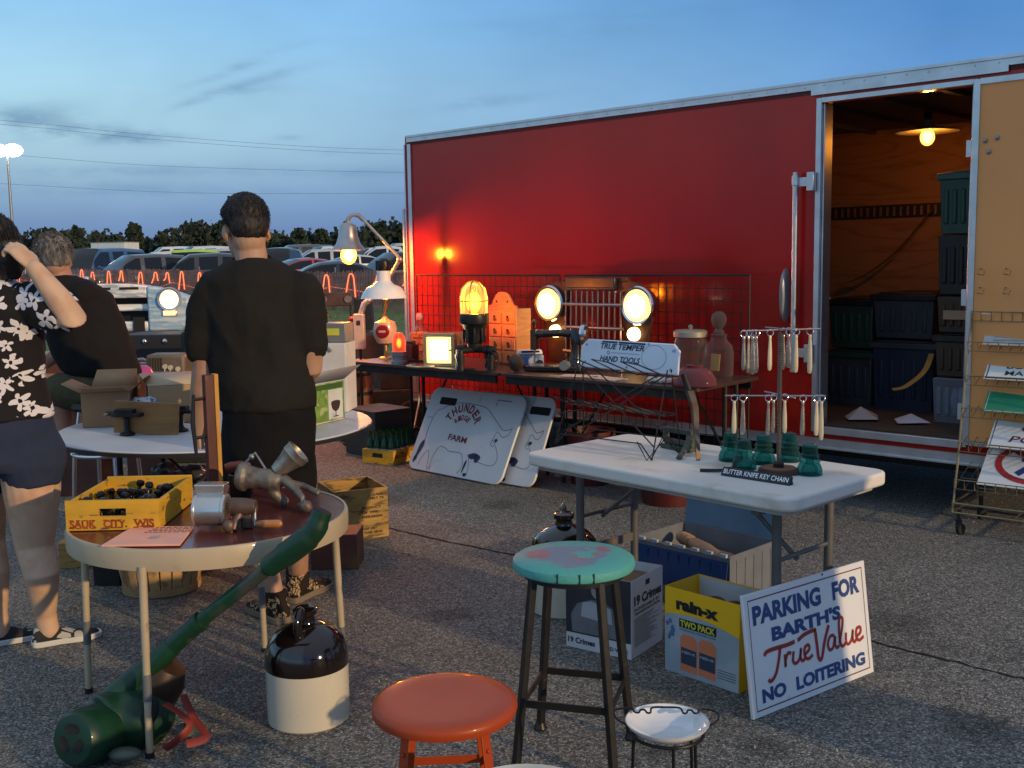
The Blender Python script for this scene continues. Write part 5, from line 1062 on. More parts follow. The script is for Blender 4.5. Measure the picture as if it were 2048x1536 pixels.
# --- yellow lettered crate
A, B = P(133, 1062, FZ + .003), P(320, 1058, FZ + .003); cw, cd, ch = (B - A).length, .40, .098
YEL = mat('yellow_crate_paint', (.62, .34, .025), .6, 0, .14, 7, col2=(.16, .09, .04), c2=(.60, .68), c2s=13, stretch=(1, 1, 4), bump=.15, bs=30)
YELIN = mat('crate_inside', (.38, .22, .06), .75, 0, .25, 9, stretch=(1, 1, 5))
t = thing('lettered_crate', 'shallow yellow wooden crate with red stencilled town name', 'crate', A, facing(A, B) )
k = MB(); b = .012
hw_, hh_ = .088, .026; hz_ = .058; cxx = cw * .5
for (c, d_) in (((cxx, b / 2, (hz_ - hh_ / 2) / 2), (cw, b, hz_ - hh_ / 2)), ((cxx, b / 2, (hz_ + hh_ / 2 + ch) / 2), (cw, b, ch - hz_ - hh_ / 2)), (((cw - hw_) / 4, b / 2, hz_), ((cw - hw_) / 2, b, hh_)), ((cw - (cw - hw_) / 4, b / 2, hz_), ((cw - hw_) / 2, b, hh_))): k.box(c, d_)
k.build('front_board', YEL, t)
MB().box((cw / 2, cd - b / 2, ch / 2), (cw, b, ch)).build('back_board', YEL, t, bev=.002)
MB().box((b / 2, cd / 2, ch / 2 - .003), (b, cd - 2 * b, ch - .006)).build('side_board', YEL, t, bev=.002); MB().box((cw - b / 2, cd / 2, ch / 2 - .003), (b, cd - 2 * b, ch - .006)).build('side_board', YEL, t, bev=.002)
MB().box((cw / 2, cd / 2, .006), (cw - .026, cd - .026, .008)).build('bottom', YELIN, t)
k = MB(); Mf = XF((0, -.0005, 0), rx=90); f_ = mat('stencil_red', (.30, .045, .012), .7, 0, .35, 25)
words(k, 'SAUK', .012, .098, .008, .034, Mf, bold=.035, z=.0006); words(k, 'CITY.', .120, .196, .008, .034, Mf, bold=.035, z=.0006); words(k, 'WIS', .218, .283, .008, .034, Mf, bold=.035, z=.0006)
for x in (.012, .034, .056, .08, .12, .146, .166, .218, .25, .268): k.box((x + .006, -.0012, .008), (.016, .0012, .0035)); k.box((x + .006, -.0012, .0335), (.013, .0012, .003))
k.build('lettering', f_, t)
Mt = t.matrix_basis.copy(); Mt = Matrix.Translation(A) @ Matrix.Rotation(facing(A, B), 4, 'Z'); rg = random.Random(21)
kn0 = None; n_ = 0
for i in range(6):
    for j in range(6):
        p = Mt @ Vector((.05 + .038 * i + rg.uniform(-.008, .008), .05 + .055 * j + rg.uniform(-.012, .012), .012 + rg.uniform(0, .02)))
        Mx = Matrix.Translation(p) @ Euler((rg.uniform(-.5, .5), rg.uniform(-.5, .5), rg.uniform(0, 6))).to_matrix().to_4x4() @ Matrix.Scale(rg.uniform(.8, 1.1), 4)
        if kn0 is None:
            kn0 = thing('iron_pawn', 'black iron piece in the heap filling the yellow lettered crate', 'iron piece', M=Mx, group='black iron pieces in the lettered crate')
            MB().lathe([(0, 0), (.012, 0), (.012, .02), (.007, .026), (.007, .045), (.014, .052), (.016, .06), (.012, .068), (0, .072)], 14).build('body', mat('black_iron_shiny', (.014, .013, .013), .25, .4, .2, 20), kn0)
        else: c = copy_tree(kn0); c.matrix_world = Mx
# --- pink booklet
q = [P(203, 1094, FZ + .003), P(360, 1092, FZ + .003), P(388, 1056, FZ + .003), P(266, 1056, FZ + .003)]; o = q[0]
t = thing('price_card', 'pink printed booklet lying at the table\'s front edge', 'booklet', o, 0)
k = MB(); k.prism([(p - o).to_tuple()[:2] for p in q], .006); k.build('cover', mat('pink_card', (.90, .42, .30), .6, 0, .08, 10), t, bev=.001)
k = MB(); ux = (q[1] - q[0]); uy = (q[3] - q[0]); Mq = Matrix(((ux.x, uy.x, 0, 0), (ux.y, uy.y, 0, 0), (0, 0, 1, 0), (0, 0, 0, 1)))
rg = random.Random(4)
for i in range(4):
    x = .30 + .02 * i
    while x < .92: w_ = rg.uniform(.03, .09); k.add([Mq @ Vector(pp) for pp in ((x, .62 + .085 * i, .0068), (x + w_, .62 + .085 * i, .0068), (x + w_, .655 + .085 * i, .0068), (x, .655 + .085 * i, .0068))], [(0, 1, 2, 3)]); x += w_ + .02
k.build('print', mat('brown_print', (.28, .07, .04), .7), t)
k = MB(); k.add([Mq @ Vector(pp) for pp in ((.46, .30, .0068), (.58, .30, .0068), (.60, .44, .0068), (.48, .44, .0068))], [(0, 1, 2, 3)]); k.build('grey_stamp', mat('grey_stamp', (.40, .38, .38), .6), t)
# --- tall two-tone post with bracket
b = P(436, 992, FZ + .003); t = thing('wooden_press', 'tall maroon and yellow wooden post with an iron bracket on the round table', 'antique press', b, R(34))
hp = (992 - 752) * mpp(b) * 1.02
k = MB(); k.box((-.017, .0, hp / 2), (.034, .034, hp)); k.build('maroon_post', mat('maroon_wood', (.085, .018, .014), .5, 0, .25, 8, stretch=(4, 4, .6), col2=(.25, .10, .05), c2=(.66, .74), c2s=14), t, bev=.002)
k = MB(); k.box((.0085, .0, hp / 2), (.016, .036, hp + .003)); k.build('yellow_post', mat('yellow_wood', (.55, .28, .05), .6, 0, .2, 10, stretch=(3, 3, .6), col2=(.12, .06, .03), c2=(.66, .74), c2s=16), t, bev=.002)
k = MB()
for z in (hp * .81, hp * .50): k.tube([(-.034, 0, z), (-.075, -.01, z)], .006, 8)
k.tube([(-.075, -.01, hp * .85), (-.083, -.012, hp * .62), (-.075, -.01, hp * .36)], [.006, .009, .006], 8); k.build('bracket', IRON, t)
for z in (hp * .9, hp * .6, hp * .25): k = MB(); k.ell((.0172, -.005, z), (.002, .006, .006), n=8, m=6); k.build('bolt', IRON, t)
# --- meat grinders
GRY = mat('cast_grey', (.22, .195, .165), .55, .7, .3, 18, col2=(.12, .08, .055), c2=(.55, .68), c2s=16, bump=.15, bs=60); WOODH = mat('turned_handle', (.42, .16, .045), .4, 0, .2, 12, coat=.4)
b = P(418, 1062, FZ + .003); g1 = thing('drum_grater', 'hand cranked grater with a shiny tin drum at the table front', 'grater', b, R(-3))
k = MB(); k.lathe([(0, -.053), (.050, -.053), (.052, -.045), (.049, -.04), (.049, .038), (.053, .042), (.053, .05), (.046, .054), (0, .05)], 36, XF((0, .04, .058), ry=90)); k.build('drum', mat('tin', (.60, .60, .58), .25, .9, .08, 10), g1)
k = MB(); k.box((-.01, .075, .118), (.085, .05, .045), taper=1.2); k.build('hopper', mat('tin', (.60, .60, .58), .25, .9, .08, 10), g1, bev=.004)
k = MB(); k.lathe([(.0, -.02), (.03, -.02), (.028, .03), (.022, .06), (.0, .06)], 20, XF((.085, .04, .07), ry=90)); k.tube([(.10, .04, .07), (.085, .02, .03), (.075, .0, .004)], [.016, .013, .016], 10); k.tube([(.075, 0, .004), (.07, -.02, -.03)], .006, 8); k.ell((.066, -.006, .018), (.02, .016, .022), n=12, m=8); k.box((.11, .05, .03), (.035, .03, .06)); k.build('clamp', mat('brown_cast', (.15, .10, .075), .5, .6, .3, 18), g1, bev=.003)
k = MB(); k.tube([(.13, .04, .07), (.142, .035, .068), (.145, .02, .012)], .0045, 8); k.build('crank', STEEL, g1)
k = MB(); k.loft([[Vector((x, .016 + rr * math.cos(a), .019 + rr * math.sin(a))) for a in [2 * math.pi * i / 14 for i in range(14)]] for x, rr in ((.148, .005), (.158, .011), (.18, .013), (.21, .0135), (.226, .013), (.234, .007))]); k.build('handle', WOODH, g1)
b = P(520, 1030, FZ + .003); g2 = thing('meat_grinder', 'old cast meat grinder with a tilted tin hopper behind the tin drum', 'meat grinder', b + Vector((0, .12, 0)), R(-8))
k = MB(); k.lathe([(.0, -.075), (.045, -.075), (.052, -.07), (.052, -.055), (.042, -.05), (.036, -.01), (.04, .04), (.03, .07), (.0, .075)], 26, XF((-.02, 0, .10), ry=97)); k.lathe([(.0, -.01), (.044, -.01), (.050, 0), (.044, .018), (.02, .02)], 24, XF((-.093, 0, .11), ry=97)); k.tube([(.0, 0, .09), (.03, 0, .045), (.06, .02, .008)], [.026, .02, .018], 12); k.tube([(.06, 0, .10), (.105, -.02, .075), (.15, -.06, .045)], [.022, .016, .012], 10); k.ell((.165, -.075, .022), (.024, .02, .022)); k.tube([(.165, -.07, .03), (.12, -.02, .012)], .011, 8); k.tube([(.02, .02, .09), (.12, .03, .07), (.19, .0, .05)], [.018, .013, .012], 10)
flesh(k, 'body', GRY, g2, vox=.005, smooth=3, fn=lambda p, n: .0012 * noise.noise(p * 90))
Mh = XF((.035, .005, .125), ry=48, rx=-12)
k = MB(); k.lathe([(.026, 0), (.03, .02), (.036, .05), (.044, .075), (.047, .078), (.047, .10), (.049, .103), (.046, .106), (.043, .10), (.04, .078), (.03, .04)], 30, Mh); k.build('hopper', mat('worn_tin', (.36, .335, .285), .42, .85, .2, 16, col2=(.20, .15, .09), c2=(.55, .68), c2s=14), g2)
b = P(466, 1008, FZ + .003); t = thing('iron_mug', 'black iron cup below the red-brown clamp handle', 'cup', b + Vector((0, .12, 0)))
MB().lathe([(0, 0), (.038, 0), (.042, .01), (.043, .085), (.038, .087), (.036, .02), (0, .015)], 24).build('body', mat('black_iron_shiny', (.014, .013, .013), .25, .4, .2, 20), t)
b = P(470, 1000, FZ + .003); t = thing('clamp_handle', 'red-brown wooden clamp handle resting on the black cup', 'tool', b + Vector((0, .12, .088)), R(10))
k = MB(); k.tube([(-.06, 0, .01), (-.04, 0, .014), (-.0, .01, .018), (.012, .01, .02)], [.014, .017, .015, .008], 10); k.build('grip', mat('red_wood', (.30, .07, .03), .45, 0, .2, 14, coat=.3), t)
k = MB(); k.tube([(.01, .01, .02), (.035, .01, .045), (.05, .005, .06), (.085, -.01, .0)], .005, 8); k.ell((.036, .012, .045), (.011, .011, .011)); k.build('screw_arm', STEEL, t)
# ================================================================ stoneware jugs
CREAM = mat('cream_stoneware', (.60, .55, .44), .25, 0, .05, 5, coat=.5, col2=(.45, .38, .27), c2=(.68, .78), c2s=6); BLKGL = mat('dark_glaze', (.010, .006, .005), .07, 0, .2, 8, coat=.8)
def jug(loc, s, label, rz=0):
    t = thing('stoneware_jug', label, 'jug', loc, rz, 'two-tone stoneware jugs')
    MB().lathe([(z_, 0) if False else (r_ * s, z_ * s) for r_, z_ in ((0, 0), (.128, 0), (.134, .006), (.135, .17), (.1345, .188), (0, .188))], 48).build('lower_body', CREAM, t)
    MB().lathe([(r_ * s, z_ * s) for r_, z_ in ((0, .186), (.1355, .186), (.137, .20), (.134, .235), (.122, .272), (.095, .302), (.055, .322), (.036, .330), (.031, .345), (.033, .352), (.04, .357), (.04, .372), (.030, .378), (0, .376))], 48).build('upper_body', BLKGL, t)
    k = MB(); k.tube([Vector(p) * s for p in spline([(.03, 0, .355), (.055, 0, .378), (.083, 0, .362), (.088, 0, .33), (.075, 0, .302)], 6)], .0135 * s, 12, flat=1.4); k.build('handle', BLKGL, t)
    k = MB(); k.tube([Vector((.136 * s * math.sin(R(a)), -.136 * s * math.cos(R(a)), z * s)) for a, z in ((-14, .13), (-12, .108), (-15, .10), (-17, .11))], .0012, 5); k.build('maker_mark', mat('blue_mark', (.05, .08, .2), .5), t); return t
jug(Vector((-.69, 3.385, 0)), 1.0, 'black and cream stoneware jug on the ground by the round table', R(-95))
q = P(1132, 1232); jug(Vector((q.x, q.y + .10, 0)), 1.12, 'dark brown topped stoneware jug under the white table, behind the teal stool', R(90))
# ================================================================ green machine leaning on the table
GRN = mat('green_enamel', (.005, .040, .018), .42, 0, .25, 9, coat=.12, col2=(.05, .06, .045), c2=(.68, .75), c2s=12); GRN2 = mat('green_worn', (.085, .10, .085), .35, .4, .2, 8, col2=(.015, .08, .04), c2=(.50, .60), c2s=5)
b = P(165, 1528); bw = thing('green_blower', 'old green blower with a long tube leaning against the round table', 'garden blower', b)
def BL_(u, v, d): return D(u, v, d) - b
pa, pb, pc, pd, pe, pf, pg = BL_(150, 1478, 3.16), BL_(235, 1390, 3.22), BL_(345, 1292, 3.235), BL_(400, 1243, 3.215), BL_(545, 1128, 3.13), BL_(600, 1088, 3.10), BL_(645, 1022, 3.10)
m_ = mpp(b)
k = MB(); k.tube([pa, pb, pc], [.055, .043, .031], 24); k.build('duct', GRN, bw)
k = MB(); k.tube([pc, pd], [.030, .027], 20); k.tube([pd - (pd - pc) * .12, pd + (pd - pc) * .05], .031, 20); k.build('lower_tube', GRN, bw)
k = MB(); k.tube([pd, pe], .0225, 20); k.build('upper_tube', GRN2, bw)
k = MB(); k.tube(spline([pe - (pe - pd) * .08, pe, pf, BL_(628, 1062, 3.095), pg], 6), [.026] * 4 + [.033] * 5 + [.038] * 7 + [.034] * 5 + [.030] * 4, 20); k.build('grip', GRN, bw); k = MB(); gd_ = (pg - BL_(628, 1062, 3.095)).normalized(); k.tube([pg - gd_ * .01, pg + gd_ * .0015], .028, 18); k.build('tube_mouth', RUBBER, bw)
hc = BL_(158, 1476, 3.05)
Mh = Matrix.Translation(hc) @ XF(rx=78, rz=-22)
k = MB(); k.lathe([(0, .03), (.052, .03), (.072, .026), (.082, .012), (.086, -.01), (.088, -.09), (.08, -.11), (0, -.11)], 36, Mh); k.build('fan_cap', GRN, bw)
for a in (90, 210, 330):
    k = MB(); k.lathe([(0, .0315), (.019, .0315), (.021, .0325), (.021, .029), (0, .029)], 20, Mh @ XF((.032 * math.cos(R(a)), .032 * math.sin(R(a)), 0), rz=a, s=(.72, 1.25, 1))); k.build('vent_hole', RUBBER, bw)
hb = BL_(270, 1432, 3.22)
k = MB(); k.ell(hb, (.125, .11, .105), n=28, m=18); k.tube([hc + Vector((.02, .10, 0)), hb + Vector((-.02, 0, 0))], [.085, .10], 24); k.ell(hb + Vector((-.03, .02, -.06)), (.12, .10, .055)); flesh(k, 'housing', GRN, bw, vox=.008, smooth=6)
hm = BL_(318, 1362, 3.27)
k = MB(); k.lathe([(0, -.08), (.075, -.08), (.085, -.05), (.08, .02), (.055, .065), (0, .08)], 28, Matrix.Translation(hm) @ XF(ry=35)); k.build('motor', mat('brown_motor', (.055, .035, .022), .4, .3, .35, 10), bw)
MB().ell(hb + Vector((.085, -.095, .05)), (.022, .012, .045), rot=(0, 20, 20)).build('motor_slot', RUBBER, bw)
REDS = mat('red_strap', (.20, .022, .014), .6, 0, .2, 14)
for pts in ([(330, 1408, 3.13), (362, 1428, 3.10), (380, 1452, 3.08), (352, 1482, 3.05), (330, 1498, 3.05)], [(366, 1390, 3.2), (388, 1436, 3.16), (412, 1470, 3.10), (398, 1482, 3.08), (372, 1488, 3.06)]):
    k = MB(); k.tube(spline([BL_(*p) for p in pts], 5), .013, 8, flat=.25); k.build('strap', REDS, bw)
k = MB(); k.lathe([(0, 0), (.03, 0), (.03, .02), (0, .03)], 14, Matrix.Translation(BL_(372, 1466, 3.1))); k.build('foot', mat('grey_green_metal', (.10, .12, .10), .5, .5), bw); k = MB(); k.ell(BL_(250, 1508, 3.05), (.05, .03, .02)); k.build('foot', mat('grey_green_metal', (.10, .12, .10), .5, .5), bw)
# ================================================================ stools
def legpos(c, r, a): return Vector((c.x + r * math.cos(R(a)), c.y + r * math.sin(R(a)), 0))
def paint_mix(name, a, b_, c_, s):
    m = mat(name, a, .55, 0, .15, 8, col2=b_, c2=(.48, .52), c2s=s, bump=.5, bs=60); nt = m.node_tree; N = nt.nodes; L = nt.links; bs_ = N['Principled BSDF']; src = bs_.inputs['Base Color'].links[0].from_socket
    tc = N.new('ShaderNodeTexCoord'); n = N.new('ShaderNodeTexNoise'); n.inputs['Scale'].default_value = 9; n.inputs['Detail'].default_value = 12; L.new(tc.outputs['Object'], n.inputs['Vector'])
    sp = N.new('ShaderNodeSeparateXYZ'); L.new(tc.outputs['Object'], sp.inputs[0]); ln = N.new('ShaderNodeVectorMath'); ln.operation = 'LENGTH'
    cb = N.new('ShaderNodeCombineXYZ'); L.new(sp.outputs[0], cb.inputs[0]); L.new(sp.outputs[1], cb.inputs[1]); L.new(cb.outputs[0], ln.inputs[0])
    ad = N.new('ShaderNodeMath'); ad.operation = 'MULTIPLY_ADD'; L.new(n.outputs[0], ad.inputs[0]); ad.inputs[1].default_value = .26; L.new(ln.outputs['Value'], ad.inputs[2])
    mr = N.new('ShaderNodeMapRange'); mr.inputs[1].default_value = .248; mr.inputs[2].default_value = .268; L.new(ad.outputs[0], mr.inputs[0])
    mx = N.new('ShaderNodeMix'); mx.data_type = 'RGBA'; L.new(mr.outputs[0], mx.inputs[0]); L.new(src, mx.inputs[6]); mx.inputs[7].default_value = (*c_, 1)
    n2 = N.new('ShaderNodeTexNoise'); n2.inputs['Scale'].default_value = 14; n2.inputs['Detail'].default_value = 10; L.new(tc.outputs['Object'], n2.inputs['Vector'])
    m2 = N.new('ShaderNodeMapRange'); m2.inputs[1].default_value = .545; m2.inputs[2].default_value = .60; L.new(n2.outputs[0], m2.inputs[0])
    mx2 = N.new('ShaderNodeMix'); mx2.data_type = 'RGBA'; L.new(m2.outputs[0], mx2.inputs[0]); L.new(mx.outputs[2], mx2.inputs[6]); mx2.inputs[7].default_value = (*c_, 1); L.new(mx2.outputs[2], bs_.inputs['Base Color']); return m
c = P(1147, 1112, .62); c.z = 0
st = thing('wooden_stool', 'tall black metal stool with a chipped teal and pink wooden seat', 'stool', c)
k = MB(); k.lathe([(0, .583), (.168, .583), (.180, .590), (.183, .600), (.180, .613), (.168, .621), (.1, .623), (0, .623)], 56); k.build('seat', paint_mix('chipped_teal', (.30, .15, .16), (.17, .22, .29), (.085, .36, .32), 9), st)
k = MB()
for a in (-108, -88, -75): k.box((.1815 * math.cos(R(a)), .1815 * math.sin(R(a)), .602), (.003, .004, .030), rot=(0, 0, a))
k.build('seat_cracks', mat('crack_dark', (.01, .012, .012), .9), st)
k = MB(); k.lathe([(.135, .565), (.150, .565), (.150, .584), (.135, .584)], 48, cap=False); k.build('seat_ring', BLACKPAINT, st)
top_, bot_ = .140, .208
angs = [110, 200, 290, 20]; angs = [a + 9 for a in angs]
def lp(a, z): r = bot_ + (top_ - bot_) * z / .575; return Vector((r * math.cos(R(a)), r * math.sin(R(a)), z))
for a in angs:
    lg = MB().bar(lp(a, .012), lp(a, .575), .022, .022, up=(math.cos(R(a)), math.sin(R(a)), 0)).build('leg', BLACKPAINT, st, bev=.003)
    MB().lathe([(0, 0), (.02, 0), (.022, .006), (.016, .02), (.012, .03)], 14, Matrix.Translation(lp(a, 0))).build('foot', BLACKPAINT, lg)
for i, a in enumerate(angs): MB().bar(lp(a, .205 if i % 2 else .20), lp(angs[(i + 1) % 4], .205 if i % 2 else .20), .006, .022).build('stretcher', BLACKPAINT, st)
c = P(889, 1397, .45); c.z = 0
st = thing('metal_stool', 'low orange painted metal stool', 'stool', c)
ORA = mat('orange_paint', (.37, .052, .010), .38, 0, .1, 4, coat=.1, spec=.35, col2=(.36, .06, .02), c2=(.55, .7), c2s=5, bump=.03, bs=25)
k = MB(); k.lathe([(0, .446), (.12, .449), (.160, .45), (.170, .447), (.1755, .440), (.176, .430), (.173, .420), (.165, .416), (0, .416)], 64); k.build('seat', ORA, st)
for a in (50, 138, 230, 318):
    def lq(z, a=a): r = .128 + (.19 - .128) * (1 - z / .43); return Vector((r * math.cos(R(a)), r * math.sin(R(a)), z))
    dirr = Vector((math.cos(R(a)), math.sin(R(a)), 0)); tan = Vector((-dirr.y, dirr.x, 0))
    k = MB(); k.bar(lq(0), lq(.42), .028, .004, up=tan.cross(Vector((0, 0, 1)))); k.bar(lq(0) + tan * .012 - dirr * .010, lq(.42) + tan * .012 - dirr * .010, .004, .022, up=tan.cross(Vector((0, 0, 1)))); lg = k.build('leg', ORA, st, bev=.0015)
    k = MB(); k.ell(lq(.36) + dirr * .003, (.005, .005, .005), n=8, m=6); k.build('rivet', ORA, lg)
for i, a in enumerate((50, 138, 230, 318)):
    b2 = (50, 138, 230, 318)[(i + 1) % 4]; r = .128 + .062 * (1 - .24 / .43); MB().bar((r * math.cos(R(a)), r * math.sin(R(a)), .24), (r * math.cos(R(b2)), r * math.sin(R(b2)), .24), .004, .022).build('stretcher', ORA, st)
# --- plate on its wire stand
c = P(1334, 1447, .34); c.z = 0
ps = thing('wire_stand', 'small black wire stand with three thin legs carrying a white dish', 'plant stand', c, R(-3))
BW2 = mat('black_wire', (.012, .012, .013), .4, .4)
for a in (160, 275, 318, 40): k = MB(); r0, r1 = .085, .098; k.tube([(r1 * math.cos(R(a)), r1 * math.sin(R(a)), 0), (r0 * math.cos(R(a)), r0 * math.sin(R(a)), .318)], .0042, 8); k.build('leg', BW2, ps)
k = MB(); k.tube([(.09 * math.cos(i * .1745), .09 * math.sin(i * .1745), .318) for i in range(36)], .0042, 8, closed=True)
k.build('ring', BW2, ps); k = MB(); k.tube([(.055 * math.cos(i * .1745), .055 * math.sin(i * .1745), .12) for i in range(36)], .0035, 8, closed=True); k.build('ring', BW2, ps)
z = .352; pts = [(-.098, .0, .335), (-.125, .012, z - .006), (-.128, .05, z), (-.10, .062, z), (-.082, .058, z), (-.078, .04, z), (-.068, .036, z), (-.062, .052, z), (-.052, .053, z), (-.047, .036, z), (-.038, .037, z), (-.032, .066, z), (0, .07, z), (.038, .066, z), (.044, .036, z), (.052, .035, z), (.058, .052, z), (.067, .052, z), (.072, .035, z), (.082, .038, z), (.088, .058, z), (.115, .055, z), (.132, .03, z), (.122, .0, z - .006), (.095, -.01, .335)]
k = MB(); k.tube(spline(pts, 4), .0026, 8); k.build('scrolled_handle', BW2, ps)
dish = thing('enamel_dish', 'round white enamel dish on the black wire stand', 'dish', (c.x, c.y, .318), 0)
k = MB(); k.lathe([(0, .004), (.05, .004), (.075, .010), (.098, .026), (.1025, .030), (.1035, .028), (.100, .021), (.078, .004), (.05, -.001), (0, -.001)], 56); k.build('bowl', mat('white_dish', (.80, .80, .80), .12, 0, .03, coat=.6), dish)
k = MB(); k.tube([(.1032 * math.cos(i * .1122), .1032 * math.sin(i * .1122), .0292) for i in range(56)], .0016, 6, closed=True); k.build('rim', mat('dish_rim', (.45, .45, .45), .2), dish)
# --- pale round seat at the bottom edge of the picture
c = D(1052, 1640, 2.03); t = thing('pale_stool', 'pale round worn seat cut by the bottom edge', 'stool', (c.x, c.y, 0))
zt_ = P(1052, 1526, .46); cy_ = zt_.y - .155
t.location = (P(1050, 1526, .46).x, cy_, 0)
k = MB(); k.lathe([(0, .452), (.145, .455), (.152, .46), (.155, .455), (.155, .42), (0, .42)], 48); k.build('seat', mat('pale_seat', (.50, .48, .43), .4, .2, .15, 8), t)
for a in (45, 135, 225, 315): MB().tube([(.10 * math.cos(R(a)), .10 * math.sin(R(a)), .42), (.15 * math.cos(R(a)), .15 * math.sin(R(a)), 0)], .011, 8).build('leg', STEEL, t)
# ================================================================ boxes and signs by the white table
A, B = P(1507, 1442), P(1748, 1345); w, h = (B - A).length, .405
t = thing('parking_sign', 'white hand painted parking sign leaning on the ground, blue and red letters', 'sign', (A.x, A.y, 0), facing(A, B)); M_ = XF((0, 0, .002), rx=82.5)
MB().box((w / 2, h / 2, -.006), (w, h, .012), M=M_).build('board', mat('sign_board_white', (.78, .79, .80), .22, 0, .04, 4, coat=.3, col2=(.5, .45, .38), c2=(.70, .8), c2s=9), t, bev=.002)
k = MB(); e = .022; stroke(k, [(e, e), (w - e, e), (w - e, h - e), (e, h - e)], .0045, M=M_, closed=True); k.build('border_line', mat('sign_line_maroon', (.16, .025, .04), .5), t)
k = MB(); words(k, 'PARKING', .06 * w, .60 * w, .735 * h, .895 * h, M_, bold=.045); k.build('blue_lettering', mat('sign_blue', (.03, .07, .22), .4), t); k = MB(); words(k, 'FOR', .70 * w, .935 * w, .735 * h, .895 * h, M_, bold=.045)
k.build('blue_lettering', mat('sign_blue', (.03, .07, .22), .4), t); k = MB(); words(k, "BARTH'S", .19 * w, .755 * w, .565 * h, .685 * h, M_, bold=.05); k.build('blue_lettering', mat('sign_blue', (.03, .07, .22), .4), t); k = MB(); words(k, 'NO', .08 * w, .265 * w, .10 * h, .215 * h, M_, bold=.05); k.build('blue_lettering', mat('sign_blue', (.03, .07, .22), .4), t); k = MB(); words(k, 'LOITERING', .345 * w, .93 * w, .10 * h, .215 * h, M_, bold=.05); k.build('blue_lettering', mat('sign_blue', (.03, .07, .22), .4), t)
k = MB()
def scr(pts, w0=.0115): stroke(k, spline([(p[0] * w, p[1] * h) for p in pts], 6), w0, z=.0016, M=M_)
scr([(.12, .475), (.14, .50), (.20, .505), (.30, .50), (.36, .505)], .014); scr([(.245, .50), (.225, .40), (.195, .30), (.155, .255), (.135, .275)], .013)
scr([(.275, .43), (.275, .33), (.275, .37), (.30, .43), (.325, .42)]); scr([(.345, .43), (.335, .35), (.36, .325), (.39, .36), (.405, .43), (.395, .36), (.41, .325), (.43, .34)])
scr([(.43, .37), (.47, .40), (.465, .44), (.435, .425), (.43, .36), (.455, .325), (.495, .345)])
scr([(.385, .505), (.44, .535), (.52, .545), (.53, .53), (.535, .42), (.54, .30), (.565, .29), (.60, .42), (.645, .545)], .014)
scr([(.685, .44), (.65, .445), (.625, .39), (.635, .335), (.665, .345), (.69, .43), (.685, .36), (.70, .33), (.72, .345)]); scr([(.72, .36), (.755, .48), (.765, .56), (.74, .57), (.728, .48), (.73, .36), (.75, .325), (.775, .345)])
scr([(.785, .43), (.78, .35), (.80, .325), (.83, .36), (.845, .43), (.838, .36), (.85, .325), (.872, .345)]); scr([(.872, .365), (.91, .39), (.91, .435), (.88, .43), (.87, .37), (.892, .325), (.935, .345)])
k.build('red_script', mat('sign_red_paint', (.33, .035, .03), .4), t)
MB().box((w * .63, h - .006, .0005), (.006, .006, .003), M=M_).build('screw', IRON, t)
# yellow and grey twin-pack box
A, B = P(1330, 1338), P(1478, 1388); w = (B - A).length; h = .315; d_ = .20
t = thing('cleaner_box', 'yellow and grey printed twin pack box with its top open', 'box', (A.x, A.y, 0), facing(A, B)); Mf = XF((0, -.0008, 0), rx=90)
BY = mat('box_yellow', (.95, .54, .012), .35, 0, .04, coat=.2); BG = mat('box_pale_blue', (.33, .40, .47), .4, 0, .1, 6, col2=(.45, .50, .55), c2=(.5, .62), c2s=5)
k = MB(); e = .004
for (c_, dd) in (((w / 2, e / 2, h / 2), (w, e, h)), ((w / 2, d_ - e / 2, h / 2), (w, e, h)), ((e / 2, d_ / 2, h / 2), (e, d_ - 2 * e, h)), ((w - e / 2, d_ / 2, h / 2), (e, d_ - 2 * e, h)), ((w / 2, d_ / 2, .003), (w - .01, d_ - .01, .006))): k.box(c_, dd)
k.build('carton', BY, t)
k = MB(); k.box((w / 2, d_ / 2, h * .72), (w - .016, d_ - .016, .002)); k.box((w / 2, d_ - .006, h * .85), (w - .02, .003, h * .28)); k.build('inner_lining', mat('box_inside', (.50, .52, .54), .7), t)
k = MB(); pts = [(0.001, .001), (w - .001, .001), (w - .001, h * .62)] + [(w * (1 - i / 10), h * (.62 + .10 * math.sin(i / 10 * 2.6))) for i in range(1, 10)] + [(.001, h * .68)]; k.add([(p[0], p[1], .0006) for p in pts], [tuple(range(len(pts)))], Mf); k.build('grey_panel', BG, t)
k = MB(); words(k, 'rain-x', .16 * w, .73 * w, .76 * h, .90 * h, Mf, bold=.06, z=.001, skew=-.02); k.build('lettering', mat('box_ink', (.012, .015, .02), .5), t)
k = MB(); k.box((w * .455, .0, 0), (w * .50, h * .10, .0012), M=Mf @ XF((0, h * .615, .0012))); k.build('lettering_shadow', mat('box_ink', (.012, .015, .02), .5), t)
k = MB(); words(k, 'TWO PACK', .22 * w, .69 * w, .575 * h, .655 * h, Mf, bold=.04, z=.0024); k.build('yellow_lettering', mat('box_yellow_ink', (.62, .60, .05), .5), t)
k = MB(); words(k, 'WINDSHIELD WASHER FLUID', .2 * w, .7 * w, .528 * h, .55 * h, Mf, bold=.01, z=.0014)
for i in range(4): stroke(k, [(.72 * w, h * (.2 - .03 * i)), (.96 * w, h * (.2 - .03 * i))], .003, z=.0014, M=Mf)
k.build('small_print', mat('box_small_ink', (.06, .09, .14), .5), t)
OR_ = mat('box_orange', (.72, .22, .10), .5); DB = mat('box_bottle_dark', (.035, .06, .10), .5)
